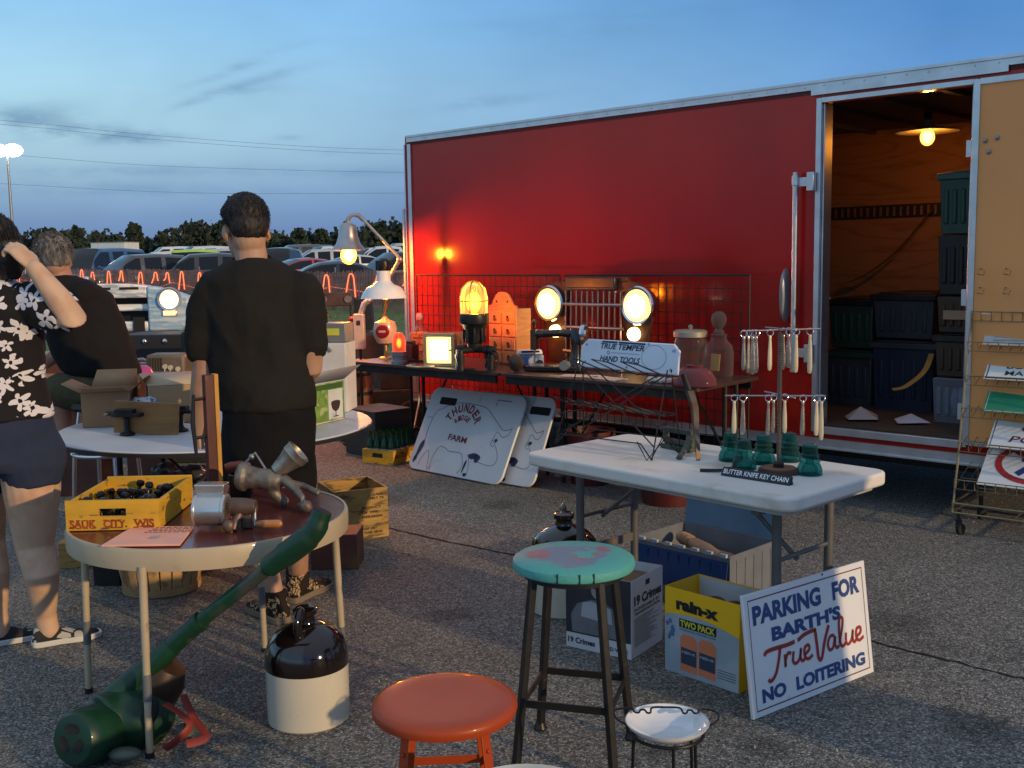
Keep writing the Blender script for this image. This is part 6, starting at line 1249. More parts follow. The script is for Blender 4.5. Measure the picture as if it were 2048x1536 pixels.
for j in range(2):
    x0 = (.22 + .25 * j) * w; x1 = x0 + .235 * w
    k = MB(); k.add([(x0, .06 * h, .0012), (x1, .05 * h, .0012), (x1, .44 * h, .0012), ((x0 + x1) / 2 + .02, .49 * h, .0012), ((x0 + x1) / 2 - .02, .49 * h, .0012), (x0, .45 * h, .0012)], [(0, 1, 2, 3, 4, 5)], Mf); k.build('printed_bottle', OR_, t)
    k = MB(); k.add([(x0 + .004, .145 * h, .0018), (x1 - .004, .135 * h, .0018), (x1 - .004, .325 * h, .0018), (x0 + .004, .335 * h, .0018)], [(0, 1, 2, 3)], Mf); k.build('bottle_label', DB, t)
    k = MB(); words(k, 'rain-x', x0 + .008, x1 - .008, .265 * h, .305 * h, Mf, bold=.03, z=.0024); k.build('label_lettering', BG, t)
k = MB()
for i in range(9): a = rnd.uniform(0, 6.3); r = rnd.uniform(.0, .05); k.ell((.07 * w + r * .5 * math.cos(a) + .012, -.0015, h * .52 + r * math.sin(a)), (.008, .0008, .010), n=8, m=4)
k.build('splash_print', mat('box_splash', (.10, .16, .30), .5), t)
Mb_ = Matrix.Translation((A.x, A.y, 0)) @ Matrix.Rotation(facing(A, B), 4, 'Z')
for i, (x, y, lab) in enumerate(((.45, .10, 'dark round jar in the open twin pack box, on the left'), (.72, .11, 'dark round jar in the open twin pack box, on the right'))):
    o = MB().ell((0, 0, 0), (.048, .048, .03)).build('dark_jar', mat('brown_lid', (.07, .05, .035), .4, .3), None); o.location = Mb_ @ Vector((w * x, y, h * .80)); tag(o, lab, 'jar', 'jars in the twin pack box')
# wine carton
A, B = P(1133, 1291), P(1263, 1320); C_ = P(1332, 1280); w = (B - A).length; d_ = (C_ - B).length; h = .30
t = thing('wine_carton', 'white wine carton with a grey portrait and black lettering', 'carton', (A.x, A.y, 0), facing(A, B)); Mf = XF((0, -.0008, 0), rx=90); Ms = XF((w + .0008, 0, 0), rx=90, rz=90)
k = MB(); e = .004
for (c_, dd) in (((w / 2, e / 2, h / 2), (w, e, h)), ((w / 2, d_ - e / 2, h / 2), (w, e, h)), ((e / 2, d_ / 2, h / 2), (e, d_ - 2 * e, h)), ((w - e / 2, d_ / 2, h / 2), (e, d_ - 2 * e, h)), ((w / 2, d_ / 2, h * .86), (w - .01, d_ - .01, .004))): k.box(c_, dd)
k.build('carton', mat('carton_white', (.62, .62, .64), .55, 0, .05), t)
k = MB(); k.box((w * .5, d_ * .5, h * .875), (w - .014, d_ - .014, .003)); k.build('cardboard_inside', CARD, t)
k = MB(); k.add([(.0, .20 * h, .0006), (w - .002, .20 * h, .0006), (w - .002, h, .0006), (0, h, .0006)], [(0, 1, 2, 3)], Mf); k.build('dark_picture', mat('picture_dark', (.03, .032, .04), .5, 0, .5, 4), t)
GP = mat('picture_grey', (.16, .165, .18), .5, 0, .3, 8); LP = mat('picture_light', (.40, .41, .44), .5, 0, .1, 8)
k = MB(); k.add([(w * x, h * y, .0012) for x, y in ((.10, .22), (.08, .45), (.18, .60), (.40, .68), (.58, .68), (.78, .58), (.86, .42), (.84, .22))], [tuple(range(8))], Mf); k.build('portrait_coat', GP, t)
k = MB(); k.add([(w * (.49 + .095 * math.cos(i * .3927)), h * (.82 + .12 * math.sin(i * .3927)), .0014) for i in range(16)], [tuple(range(16))], Mf); k.build('portrait_face', mat('picture_face', (.27, .27, .29), .5, 0, .3, 18), t)
k = MB(); k.add([(w * (.49 + .11 * math.cos(i * .3927)), h * (.90 + .075 * math.sin(i * .3927)), .0018) for i in range(16)], [tuple(range(16))], Mf); k.build('portrait_hair', mat('picture_hair', (.02, .02, .025), .5), t)
k = MB(); k.add([(w * x, h * y, .0018) for x, y in ((.24, .44), (.72, .40), (.70, .60), (.40, .66), (.26, .62))], [(0, 1, 2, 3, 4)], Mf); k.build('portrait_paper', LP, t)
INK = mat('carton_ink', (.02, .02, .025), .6)
k = MB(); words(k, '19 Crimes', .03 * w, .45 * w, .065 * h, .145 * h, Mf, bold=.03, z=.001); words(k, 'RED WINE', .60 * w, .95 * w, .06 * h, .11 * h, Mf, bold=.02, z=.001)
words(k, '19 Crimes', .08 * d_, .95 * d_, .66 * h, .79 * h, Ms, bold=.035, z=.001); words(k, 'PUNISHABLE BY', .08 * d_, .9 * d_, .59 * h, .63 * h, Ms, bold=.01, z=.001); words(k, 'TRANSPORTATION', .08 * d_, .9 * d_, .535 * h, .575 * h, Ms, bold=.01, z=.001)
k.box((.5 * d_, .90 * h, .001), (.03, .02, .001), M=Ms); k.build('lettering', INK, t)
k = MB(); rg = random.Random(9)
for i in range(19): stroke(k, [(.08 * d_, h * (.50 - .02 * i)), (d_ * rg.uniform(.55, .92), h * (.50 - .02 * i))], .0028, z=.001, M=Ms)
k.build('small_print', mat('carton_small_ink', (.22, .22, .24), .6), t)
# blue and clear tote with hinged lid flaps
A, B, C_ = P(1262, 1185), P(1458, 1238), P(1545, 1192); w = .50; d_ = .36; h = .26
t = thing('hinged_tote', 'clear storage tote with blue hinged lid flaps, standing open', 'storage box', (A.x + .02, A.y, 0), facing(A, B)); CLR = mat('cloudy_tub', (.22, .245, .285), .35, 0, .15, 8, trans=.25); BLU = mat('tote_blue', (.012, .06, .21), .4, 0, .1, 6)
k = MB(); e = .005
for (c_, dd) in (((w / 2, e / 2, h / 2), (w, e, h)), ((w / 2, d_ - e / 2, h / 2), (w, e, h)), ((e / 2, d_ / 2, h / 2), (e, d_ - 2 * e, h)), ((w - e / 2, d_ / 2, h / 2), (e, d_ - 2 * e, h)), ((w / 2, d_ / 2, .004), (w - .012, d_ - .012, .006))): k.box(c_, dd)
for i in range(7):
    x = .04 + i * .07; k.box((x, -.004, h * .5), (.006, .008, h * .8)); k.box((x, d_ + .004, h * .5), (.006, .008, h * .8))
[k.box((w + .001, .05 + .065 * i, h * .5), (.003, .005, h * .8)) for i in range(5)]; k.box((w / 2, -.008, h - .012), (w + .02, .014, .02)); k.box((w / 2, d_ + .008, h - .012), (w + .02, .014, .02)); k.build('tub', CLR, t)
def flap(name, y0, s):
    k = MB(); pts = [(0, 0)]; n = 7
    for i in range(n):
        x0, x1 = w * i / n, w * (i + 1) / n; pts += [(x0, .16), (x0 + (x1 - x0) * .45, .16), (x0 + (x1 - x0) * .5, .185), (x1 - .006, .185)]
    pts += [(w, 0)]; k.prism(pts, .005, XF((0, y0, h - .002), rx=s)); return k.build(name, BLU, t)
flap('lid_flap', d_ + .012, 80); kids(t)[-1].data.materials[0] = mat('tote_teal', (.10, .19, .28), .35, 0, .15, 7)
k = MB(); n = 7; pts = [(0, 0)]
for i in range(n): x0, x1 = w * i / n, w * (i + 1) / n; pts += [(x0, .15), (x0 + (x1 - x0) * .45, .15), (x0 + (x1 - x0) * .5, .172), (x1 - .006, .172)]
pts += [(w, 0)]; k.prism(pts, .005, XF((0, -.012, h - .004), rx=-97)); [k.box((.03 + .055 * i, -.0185, h - .085), (.004, .006, .10)) for i in range(9)]; k.build('lid_flap', BLU, t)
for i in range(7): MB().box((w * (i + .72) / 7, -.016, h + .004), (.03, .014, .014)).build('clear_tab', mat('clear_tab', (.42, .48, .56), .4), t)
for i in range(6): MB().box((.05 + i * .08, d_ + .012, h + .17), (.03, .014, .02)).build('blue_tab', BLU, t)
Mb_ = t.matrix_basis = Matrix.Translation((A.x + .02, A.y, 0)) @ Matrix.Rotation(facing(A, B), 4, 'Z')
for i, (a, b_, lab) in enumerate((((.05, .26, .22), (.42, .10, .20), 'thick turned wooden spindle lying across the blue and clear tote'), ((.10, .30, .16), (.46, .24, .15), 'second turned wooden spindle lower in the blue and clear tote'))):
    o = thing('turned_spindle', lab, 'wooden spindle', M=Mb_, group='turned spindles in the tote'); k = MB(); a, b_ = Vector(a), Vector(b_)
    k.tube([a.lerp(b_, f) for f in (0, .03, .1, .13, .16, .2, .24, .28, .34, .6, .9, 1)], [.018, .026, .03, .022, .032, .024, .032, .022, .03, .034, .024, .02], 16); k.build('body', mat('turned_wood', (.33, .19, .10), .55, 0, .2, 8, stretch=(1, 4, 4)), o)
k = MB(); o = thing('wood_box', 'dark wooden slab at the bottom of the blue and clear tote', 'wood', M=Mb_); k.box((.3, .15, .07), (.34, .2, .12), rot=(0, 0, 8)); k.build('slab', mat('dark_slab', (.10, .055, .035), .7, 0, .2, 8), o, bev=.004)
# red and green bins far under the tables
def bin_(u, v, s, h, m, lab, name='plastic_bucket'):
    q = P(u, v); t = thing(name, lab, 'bucket', (q.x, q.y + s, 0))
    MB().lathe([(0, 0), (s * .82, 0), (s, h), (s * 1.05, h), (s * 1.05, h - .02), (s * .97, h - .02), (s * .8, .01), (0, .01)], 32).build('bucket', m, t); k = MB(); k.tube([(s * math.cos(R(a)), s * math.sin(R(a)) * .5 - s * .2, h - .03 - .05 * math.sin(R(a))) for a in range(0, 181, 15)], .004, 6); k.build('bail', STEEL, t)
DR = mat('dark_red_plastic', (.085, .012, .010), .5, 0, .15, 5)
bin_(1345, 1018, .19, .34, DR, 'dark red tub on the ground under the white table, the wider one'); bin_(1185, 975, .16, .36, DR, 'red tub behind the white table\'s left legs'); bin_(1520, 1000, .14, .16, mat('dark_teal_plastic', (.015, .06, .06), .5), 'low dark teal tub under the white table')
# ================================================================ people
def skin(name, c): return mat(name, c, .55, 0, .08, 14, col2=tuple(q * f for q, f in zip(c, (.82, .66, .60))), c2=(.5, .75), c2s=9, bump=.06, bs=120)
SK1 = skin('skin_tan', (.46, .265, .17)); SK2 = skin('skin_light', (.60, .39, .26)); SK3 = skin('skin_ruddy', (.40, .21, .14))
def cloth(name, c, rough=.9): return mat(name, c, rough, 0, .18, 5, bump=.25, bs=240, spec=.25)
HAIRD = mat('dark_hair', (.014, .010, .008), .55, 0, .3, 40, bump=.8, bs=160, stretch=(1, 1, .3)); HAIRG = mat('grey_hair', (.12, .11, .10), .7, 0, .35, 40, col2=(.24, .23, .22), c2=(.45, .65), c2s=40, bump=.8, bs=150, stretch=(1, 1, .3))
def patches(name, base, spot, s, th, blotch):
    m = bpy.data.materials.new(name); m.use_nodes = True; nt = m.node_tree; N = nt.nodes; L = nt.links; b = N['Principled BSDF']; b.inputs['Roughness'].default_value = .85; b.inputs['Specular IOR Level'].default_value = .25
    tc = N.new('ShaderNodeTexCoord'); nz = N.new('ShaderNodeTexNoise'); nz.inputs['Scale'].default_value = s * 1.6; nz.inputs['Detail'].default_value = 1.5; L.new(tc.outputs['Object'], nz.inputs['Vector'])
    ad = N.new('ShaderNodeMix'); ad.data_type = 'RGBA'; ad.blend_type = 'ADD'; ad.inputs[0].default_value = blotch; L.new(tc.outputs['Object'], ad.inputs[6]); L.new(nz.outputs['Color'], ad.inputs[7])
    vo = N.new('ShaderNodeTexVoronoi'); vo.inputs['Scale'].default_value = s; L.new(ad.outputs[2], vo.inputs['Vector'])
    v2 = N.new('ShaderNodeTexVoronoi'); v2.inputs['Scale'].default_value = s * 2.2; v2.feature = 'DISTANCE_TO_EDGE'; L.new(ad.outputs[2], v2.inputs['Vector'])
    a = N.new('ShaderNodeMath'); a.operation = 'LESS_THAN'; L.new(vo.outputs['Distance'], a.inputs[0]); a.inputs[1].default_value = th
    c = N.new('ShaderNodeMath'); c.operation = 'GREATER_THAN'; L.new(v2.outputs['Distance'], c.inputs[0]); c.inputs[1].default_value = .10
    d = N.new('ShaderNodeMath'); d.operation = 'MULTIPLY'; L.new(a.outputs[0], d.inputs[0]); L.new(c.outputs[0], d.inputs[1])
    mx = N.new('ShaderNodeMix'); mx.data_type = 'RGBA'; L.new(d.outputs[0], mx.inputs[0]); mx.inputs[6].default_value = (*base, 1); mx.inputs[7].default_value = (*spot, 1); L.new(mx.outputs[2], b.inputs['Base Color']); return m
def flowers(name, base, petal, cell, rad):
    m = bpy.data.materials.new(name); m.use_nodes = True; nt = m.node_tree; N = nt.nodes; L = nt.links; b = N['Principled BSDF']; b.inputs['Roughness'].default_value = .85; b.inputs['Specular IOR Level'].default_value = .25
    def ma(op, a, c=None, d=None):
        n = N.new('ShaderNodeMath'); n.operation = op
        for i, q in enumerate((a, c, d)):
            if q is None: continue
            if isinstance(q, (int, float)): n.inputs[i].default_value = q
            else: L.new(q, n.inputs[i])
        return n.outputs[0]
    tc = N.new('ShaderNodeTexCoord'); total = None
    for off, rd in (((0, 0, 0), rad), ((.37, .21, .53), rad * .8)):
        mp = N.new('ShaderNodeMapping'); mp.inputs['Location'].default_value = off; mp.inputs['Scale'].default_value = (1, .35, 1); L.new(tc.outputs['Object'], mp.inputs[0])
        nz = N.new('ShaderNodeTexNoise'); nz.inputs['Scale'].default_value = 22; L.new(mp.outputs[0], nz.inputs['Vector'])
        mx = N.new('ShaderNodeMix'); mx.data_type = 'RGBA'; mx.blend_type = 'ADD'; mx.inputs[0].default_value = .034; L.new(mp.outputs[0], mx.inputs[6]); L.new(nz.outputs['Color'], mx.inputs[7])
        vo = N.new('ShaderNodeTexVoronoi'); vo.inputs['Scale'].default_value = cell; vo.inputs['Randomness'].default_value = .8; L.new(mx.outputs[2], vo.inputs['Vector'])
        df = N.new('ShaderNodeVectorMath'); df.operation = 'SUBTRACT'; L.new(mx.outputs[2], df.inputs[0]); L.new(vo.outputs['Position'], df.inputs[1])
        sp = N.new('ShaderNodeSeparateXYZ'); L.new(df.outputs[0], sp.inputs[0]); sc = N.new('ShaderNodeSeparateColor'); L.new(vo.outputs['Color'], sc.inputs[0])
        r = ma('SQRT', ma('ADD', ma('POWER', sp.outputs[0], 2.0), ma('POWER', sp.outputs[2], 2.0))); an = ma('ARCTAN2', sp.outputs[2], sp.outputs[0])
        pe = ma('MULTIPLY_ADD', ma('ABSOLUTE', ma('SINE', ma('ADD', ma('MULTIPLY', an, 2.5), ma('MULTIPLY', sc.outputs[0], 6.3)))), rd * .75, rd * .28)
        pe = ma('MULTIPLY', pe, ma('MULTIPLY_ADD', sc.outputs[1], .6, .62))
        w = ma('MULTIPLY', ma('LESS_THAN', r, pe), ma('GREATER_THAN', r, rd * .16)); total = w if total is None else ma('MAXIMUM', total, w)
    mx = N.new('ShaderNodeMix'); mx.data_type = 'RGBA'; L.new(total, mx.inputs[0]); mx.inputs[6].default_value = (*base, 1); mx.inputs[7].default_value = (*petal, 1); L.new(mx.outputs[2], b.inputs['Base Color']); return m
def head_parts(k, c, yaw, pitch, s=1.0, roll=0):
    M_ = Matrix.Translation(c) @ Matrix.Rotation(yaw, 4, 'Z') @ Matrix.Rotation(pitch, 4, 'X') @ Matrix.Rotation(roll, 4, 'Y') @ Matrix.Scale(s, 4)
    k.ell((0, -.012, .03), (.077, .098, .098), M_, 24, 16); k.ell((0, .03, -.04), (.062, .066, .082), M_, 20, 14); k.ell((0, .066, -.098), (.028, .026, .022), M_); k.ell((0, -.03, -.05), (.062, .062, .06), M_)
    k.tube([(0, .085, .025), (0, .112, -.022), (0, .088, -.03)], [.010, .016, .012], 10, M_); k.ell((0, .08, .03), (.052, .018, .012), M_); k.ell((0, .086, -.062), (.026, .012, .007), M_); k.ell((0, .085, -.073), (.022, .012, .007), M_)
    for sx in (-1, 1):
        k.ell((sx * .080, -.012, -.008), (.010, .022, .034), M_, 14, 10, rot=(0, sx * -10, sx * -18)); k.ell((sx * .077, -.004, -.036), (.008, .012, .012), M_); k.ell((sx * .052, .05, -.02), (.02, .025, .022), M_)
    return M_
def face_bits(t, M_, dark):
    for sx in (-1, 1):
        e = MB().ell((sx * .031, .083, .006), (.012, .010, .009), M_, 14, 10).build('eye', mat('eye_white', (.7, .68, .65), .2), t); MB().ell((sx * .031, .0925, .005), (.005, .0025, .005), M_, 10, 6).build('iris', mat('iris_brown', (.03, .018, .01), .1), e)
        MB().tube([(sx * .014, .094, .028), (sx * .034, .093, .034), (sx * .053, .08, .028)], [.003, .004, .002], 8, M_).build('eyebrow', dark, t)
def strands(M_, n, ln, th, c, r, lo=-.35, down=.3, seed=1, back=True):
    rg = random.Random(seed); k = MB()
    while n:
        v = Vector((rg.uniform(-1, 1), rg.uniform(-1, 1), rg.uniform(lo, 1)))
        if not .2 < v.length < 1: continue
        v.normalize()
        if v.y > .35 and v.z < .62: continue
        n -= 1; p = Vector((c[0] + v.x * r[0], c[1] + v.y * r[1], c[2] + v.z * r[2])); d = (v + Vector((rg.uniform(-.5, .5), rg.uniform(-.5, .2), -down * (1.2 - v.z))) * .9).normalized()
        l = ln * rg.uniform(.5, 1.2); k.tube([p - v * .006, p + d * l * .5, p + (d + Vector((0, 0, -down * .6))) * l], [th, th * .8, th * .25], 4, M_)
    return k
def hand(k, w, d, palm_n, thumb, s=1.0, curl=35):
    """w wrist, d along the hand, palm_n the side the palm faces, thumb the thumb's side"""
    d = Vector(d).normalized(); pn = Vector(palm_n); pn = (pn - d * pn.dot(d)).normalized(); th = Vector(thumb); th = (th - d * th.dot(d) - pn * th.dot(pn)).normalized(); w = Vector(w)
    def q(a, b, c): return w + d * a * s + th * b * s + pn * c * s
    k.loft([[q(a, hw_ * math.cos(x), .013 * f * math.sin(x) + oc) for x in [2 * math.pi * i / 14 for i in range(14)]] for a, hw_, f, oc in ((-.01, .024, 1.1, 0), (.02, .033, 1.15, 0), (.055, .041, 1.1, 0), (.085, .042, .95, 0), (.097, .038, .7, 0))])
    for b, ln, st in ((.031, .072, .092), (.0105, .080, .096), (-.0105, .075, .094), (-.031, .060, .088)):
        p = q(st - .02, b * .95, 0); pts = [p]; ang = 0; cu = curl * (1 + .25 * (b < 0))
        dirv = d; pts.append(q(st, b, 0))
        for f, part in ((.45, .55), (.32, 1.0), (.23, .8)):
            ang += R(cu * part); v = d * math.cos(ang) + pn * math.sin(ang); pts.append(pts[-1] + v * ln * f * s)
        k.tube(pts + [pts[-1] + (pts[-1] - pts[-2]).normalized() * .004 * s], [r * s for r in (.0095, .0098, .0092, .0085, .0075, .004)], 10)
    pts = [q(.018, .026, .004), q(.045, .048, .012), q(.072, .056, .020), q(.094, .052, .026)]; k.tube(pts, [.015 * s, .0125 * s, .0105 * s, .007 * s], 10)
def folds(a=.006, s=7, st=(1, 1, .5), fine=.0015):
    def rg_(q): return (1 - abs(noise.noise(q)) * 2.2)
    return lambda p, n: a * .55 * (rg_(Vector((p.x * s * .9 + p.z * s * .35, p.y * s * .9, p.z * s * .55 - p.x * 2))) - .5) + a * .22 * rg_(Vector((p.x * s * 2.1 - p.z * 6, p.y * s * 2, p.z * s * 1.3))) + a * .6 * (noise.noise(Vector((p.x * s * st[0], p.y * s * st[1], p.z * s * st[2]))) + .6 * noise.noise(Vector((p.x * s * 2.3, p.y * s * 2.3 + p.z * 5, p.z * s * 1.1)))) + fine * noise.noise(p * 60)
def ringloft(k, rows, n=26, sq=1.0):
    """rows of (centre, half width, half depth)"""
    k.loft([[Vector((c.x + rx * math.cos(a), c.y + ry * math.sin(a), c.z)) for a in [2 * math.pi * i / n for i in range(n)]] for c, rx, ry in rows])
def sneaker(k, heel, toe, s=1.0, hgt=.09):
    heel, toe = Vector(heel), Vector(toe); d = (toe - heel); L_ = d.length; d.normalize(); x = Vector((d.y, -d.x, 0)); rows = []
    for f, w, h in ((-.02, .022, .05), (.03, .034, hgt), (.2, .036, hgt), (.4, .037, hgt * .85), (.6, .043, hgt * .62), (.8, .045, hgt * .5), (.95, .034, hgt * .42), (1.0, .016, hgt * .3)):
        rows.append([heel + d * L_ * f + x * w * s * math.cos(a) + Vector((0, 0, max(0.004, h * s * (.5 + .5 * math.sin(a))))) for a in [2 * math.pi * i / 14 for i in range(14)]])
    k.loft(rows)
def sole(k, heel, toe, s=1.0, th=.02):
    heel, toe = Vector(heel), Vector(toe); d = (toe - heel); L_ = d.length; d.normalize(); x = Vector((d.y, -d.x, 0)); a, b = [], []
    for f, w in ((-.03, .016), (0, .03), (.1, .038), (.4, .036), (.65, .046), (.85, .045), (.97, .032), (1.02, .014)):
        p = heel + d * L_ * f; a.append(p + x * w * s * 1.05); b.append(p - x * w * s * 1.05)
    o = a + b[::-1]; n = len(o); k.add([Vector((p.x, p.y, .001)) for p in o] + [Vector((p.x, p.y, th)) for p in o], [tuple(reversed(range(n))), tuple(range(n, 2 * n))] + [(i, (i + 1) % n, n + (i + 1) % n, n + i) for i in range(n)])
# ---------------------------------------------------------------- standing man
mb_ = Vector((-.985, 4.45, 0)); man = thing('person', 'man in a black t-shirt and black shorts standing with his back turned, head bowed', 'person', mb_)
def Q(u, v, dy=0.0): return D(u, v, mb_.y + dy) - mb_
px = mpp(mb_ + Vector((0, 0, 1.2)))
hc = Q(491, 461, .03)
k = MB(); Mh = head_parts(k, hc, R(30), R(-16), 1.09)
limb(k, [Q(506, 548, -.01), Q(502, 510, .0), Q(497, 480, .01)], [.068, .066, .064], 18)
ringloft(k, [(Q(505, 528), .07, .07), (Q(507, 552), .14, .09), (Q(508, 580), .19, .11), (Q(512, 640), .20, .125), (Q(520, 720), .185, .135), (Q(532, 800), .18, .14), (Q(537, 850), .18, .14), (Q(538, 895), .17, .13)])
kL, kR = Vector((Q(500, 1010).x, .0, Q(500, 1010).z)), Vector((Q(582, 1000).x, .06, Q(582, 1000).z))
fL, fR = P(552, 1240) - mb_, P(600, 1198) - mb_
limb(k, [Q(497, 870, 0), Q(497, 950, 0), kL, kL.lerp(Vector((fL.x, fL.y, .1)), .35) + Vector((-.0, -.02, 0)), Vector((fL.x, fL.y, .10)), Vector((fL.x, fL.y, .05))], [.10, .085, .063, .062, .040, .04], 16)
limb(k, [Q(580, 870, .02), Q(582, 950, .04), kR, kR.lerp(Vector((fR.x, fR.y, .1)), .35) + Vector((0, -.02, 0)), Vector((fR.x, fR.y, .10)), Vector((fR.x, fR.y, .05))], [.10, .085, .063, .062, .040, .04], 16)
sL, eL, wL = Q(428, 594, 0), Q(412, 745, .0), Q(400, 862, .06)
limb(k, [sL, Q(414, 670, -.01), eL, eL.lerp(wL, .3), wL], [.064, .064, .059, .058, .036], 16)
hand(k, Q(398, 862, .06), Q(404, 905, .075) - Q(398, 862, .06), (1, .2, 0), (.1, 1, 0), 1.02, 38)
sR, eR, wR = Q(604, 592, 0), Q(622, 735, .01), Q(606, 770, .24)
limb(k, [sR, Q(622, 665, -.01), eR, eR.lerp(wR, .4), wR], [.060, .055, .048, .045, .031], 16)
hand(k, wR, (-.75, .55, .05), (0, .1, -1), (.4, 1, 0), 1.02, 40)
flesh(k, 'body', SK1, man, vox=.0052, smooth=4)
face_bits(man, Mh, HAIRD)
k = MB(); k.ell((0, -.022, .048), (.085, .1, .092), Mh, 26, 18); k.ell((0, -.058, .005), (.075, .062, .072), Mh, 22, 14); k.ell((0, .05, .098), (.062, .04, .034), Mh); k.tube([(-.06, .04, .085), (0, .075, .10), (.06, .04, .085)], [.028, .032, .028], 10, Mh)
for i in range(26): a = rnd.uniform(0, 6.3); r = rnd.uniform(.0, .055); k.tube([(r * math.cos(a), r * math.sin(a) - .0, .115), (r * math.cos(a) * 1.15 + .004, r * math.sin(a) * 1.1 + .01, .148 - r * .25)], [.011, .005], 6, Mh)
join_mb(flesh(k, 'hair', HAIRD, man, vox=.006, smooth=3, fn=lambda p, n: .004 * noise.noise(Vector((p.x * 120, p.y * 120, p.z * 40)))), strands(Mh, 1500, .010, .0010, (0, -.022, .046), (.085, .100, .091), -.5, 1.0))
k = MB()
ringloft(k, [(Q(504, 519, -.005), .078, .078), (Q(506, 527), .115, .09), (Q(507, 540), .165, .105), (Q(507, 560), .215, .125), (Q(509, 610), .228, .142), (Q(514, 680), .222, .150), (Q(524, 750), .206, .152), (Q(536, 800), .200, .152), (Q(537, 816), .199, .152)], 32)
limb(k, [Q(432, 583, 0), Q(415, 635, -.005), Q(409, 690, 0)], [.092, .094, .088], 18); limb(k, [Q(600, 583, 0), Q(611, 635, -.005), Q(616, 688, .01)], [.090, .088, .082], 18)
flesh(k, 'shirt', cloth('black_tee', (.017, .0155, .014)), man, vox=.009, smooth=4, fn=folds(.016, 6, (1, 1, .45)))
k = MB(); k.tube([Q(504, 521, -.005) + Vector((.078 * math.cos(i * .314), .078 * math.sin(i * .314), .002 + .018 * math.sin(i * .314))) for i in range(20)], .008, 8, closed=True); k.build('shirt_collar', cloth('black_rib', (.012, .011, .011)), man)
k = MB(); ringloft(k, [(Q(537, 800), .190, .146), (Q(538, 850), .196, .15), (Q(538, 900), .195, .15), (Q(538, 930), .18, .14)], 30)
limb(k, [Q(500, 900), Q(497, 960, .0), Q(497, 1000, .0)], [.112, .108, .10], 18); limb(k, [Q(578, 900, .02), Q(582, 960, .05), Q(582, 995, .06)], [.112, .108, .10], 18)
flesh(k, 'shorts', cloth('black_shorts', (.008, .008, .009)), man, vox=.009, smooth=3, fn=folds(.008, 7))
BOOT = patches('patterned_canvas', (.022, .015, .012), (.44, .30, .17), 20, .50, .06)
for f, dv in ((fL, Vector((-.62, .70, 0))), (fR, Vector((.42, .85, 0)))):
    dv = dv.normalized(); heel = Vector((f.x, f.y, 0)) - dv * .07; toe = heel + dv * .285; k = MB(); sneaker(k, heel, toe, 1.08, .095); k.tube([(f.x, f.y, .05), (f.x, f.y, .10), (f.x - dv.x * .006, f.y - dv.y * .006, .135)], [.05, .050, .053], 16)
    b = flesh(k, 'boot', BOOT, man, vox=.006, smooth=3); k = MB(); sole(k, heel, toe, 1.1, .028); k.build('sole', mat('tan_sole', (.20, .15, .11), .7), b, bev=.004)
# ---------------------------------------------------------------- woman at the left edge
wb_ = Vector((-1.97, 4.08, 0)); wo = thing('person', 'woman in a floral top and navy shorts, one hand raised to her ear', 'person', wb_)
def Q(u, v, dy=0.0): return D(u, v, wb_.y + dy) - wb_
hc = Q(-22, 500, .02)
k = MB(); Mh = head_parts(k, hc, R(62), R(-8), .98)
limb(k, [Q(-8, 580), Q(-14, 545), Q(-18, 520)], [.058, .055, .055], 16)
ringloft(k, [(Q(-5, 566), .06, .06), (Q(0, 585), .13, .09), (Q(2, 620), .16, .115), (Q(-2, 690), .14, .12), (Q(-4, 760), .15, .13), (Q(0, 830), .18, .15), (Q(4, 890), .19, .155), (Q(4, 930), .17, .14)])
f1, f2 = P(100, 1288) - wb_, P(2, 1288) - wb_
kn1, kn2 = Q(70, 1095, .02), Q(-28, 1085, .10)
limb(k, [Q(58, 900), Q(64, 985), kn1, Q(84, 1150, -.02), Vector((f1.x - .01, f1.y, .12)), Vector((f1.x, f1.y, .05))], [.118, .105, .072, .066, .042, .04], 18)
limb(k, [Q(-50, 900, .05), Q(-44, 985, .07), kn2, Q(-16, 1150, .05), Vector((f2.x - .01, f2.y, .12)), Vector((f2.x, f2.y, .05))], [.118, .105, .072, .066, .042, .04], 18)
sR_, eR_, wR_ = Q(76, 612, -.02), Q(146, 636, -.13), Q(68, 535, -.14)
limb(k, [sR_, sR_.lerp(eR_, .6), eR_, eR_.lerp(wR_, .35), wR_], [.058, .055, .050, .048, .031], 16)
hand(k, wR_, Q(30, 494, -.13) - wR_, (-.75, .45, -.5), (-.2, .9, .4), 1.0, 44)
sL_, eL_, wL_ = Q(-80, 610, .03), Q(-120, 720, .1), Q(-90, 790, .22)
limb(k, [sL_, sL_.lerp(eL_, .5), eL_, wL_], [.058, .055, .047, .03], 14); hand(k, wL_, (.3, .9, -.1), (.5, 0, -.8), (.3, .3, 1), .95, 35)
flesh(k, 'body', SK2, wo, vox=.0052, smooth=4)
face_bits(wo, Mh, HAIRD)
k = MB(); k.ell((0, -.018, .045), (.090, .110, .098), Mh, 26, 18); k.ell((0, -.062, -.01), (.082, .07, .10), Mh, 22, 16); k.tube([(0, -.09, .0), (.0, -.11, -.07), (0, -.10, -.13)], [.07, .062, .03], 14, Mh); k.tube([(.07, .02, .05), (.083, .0, .0), (.08, -.01, -.06)], [.03, .028, .02], 10, Mh); k.tube([(-.07, .02, .05), (-.083, 0, 0), (-.08, -.01, -.06)], [.03, .028, .02], 10, Mh)
join_mb(flesh(k, 'hair', HAIRD, wo, vox=.007, smooth=3, fn=lambda p, n: .005 * noise.noise(Vector((p.x * 90, p.y * 90, p.z * 18)))), strands(Mh, 900, .035, .0014, (0, -.02, .035), (.090, .109, .098), -.6, 2.2, 3))
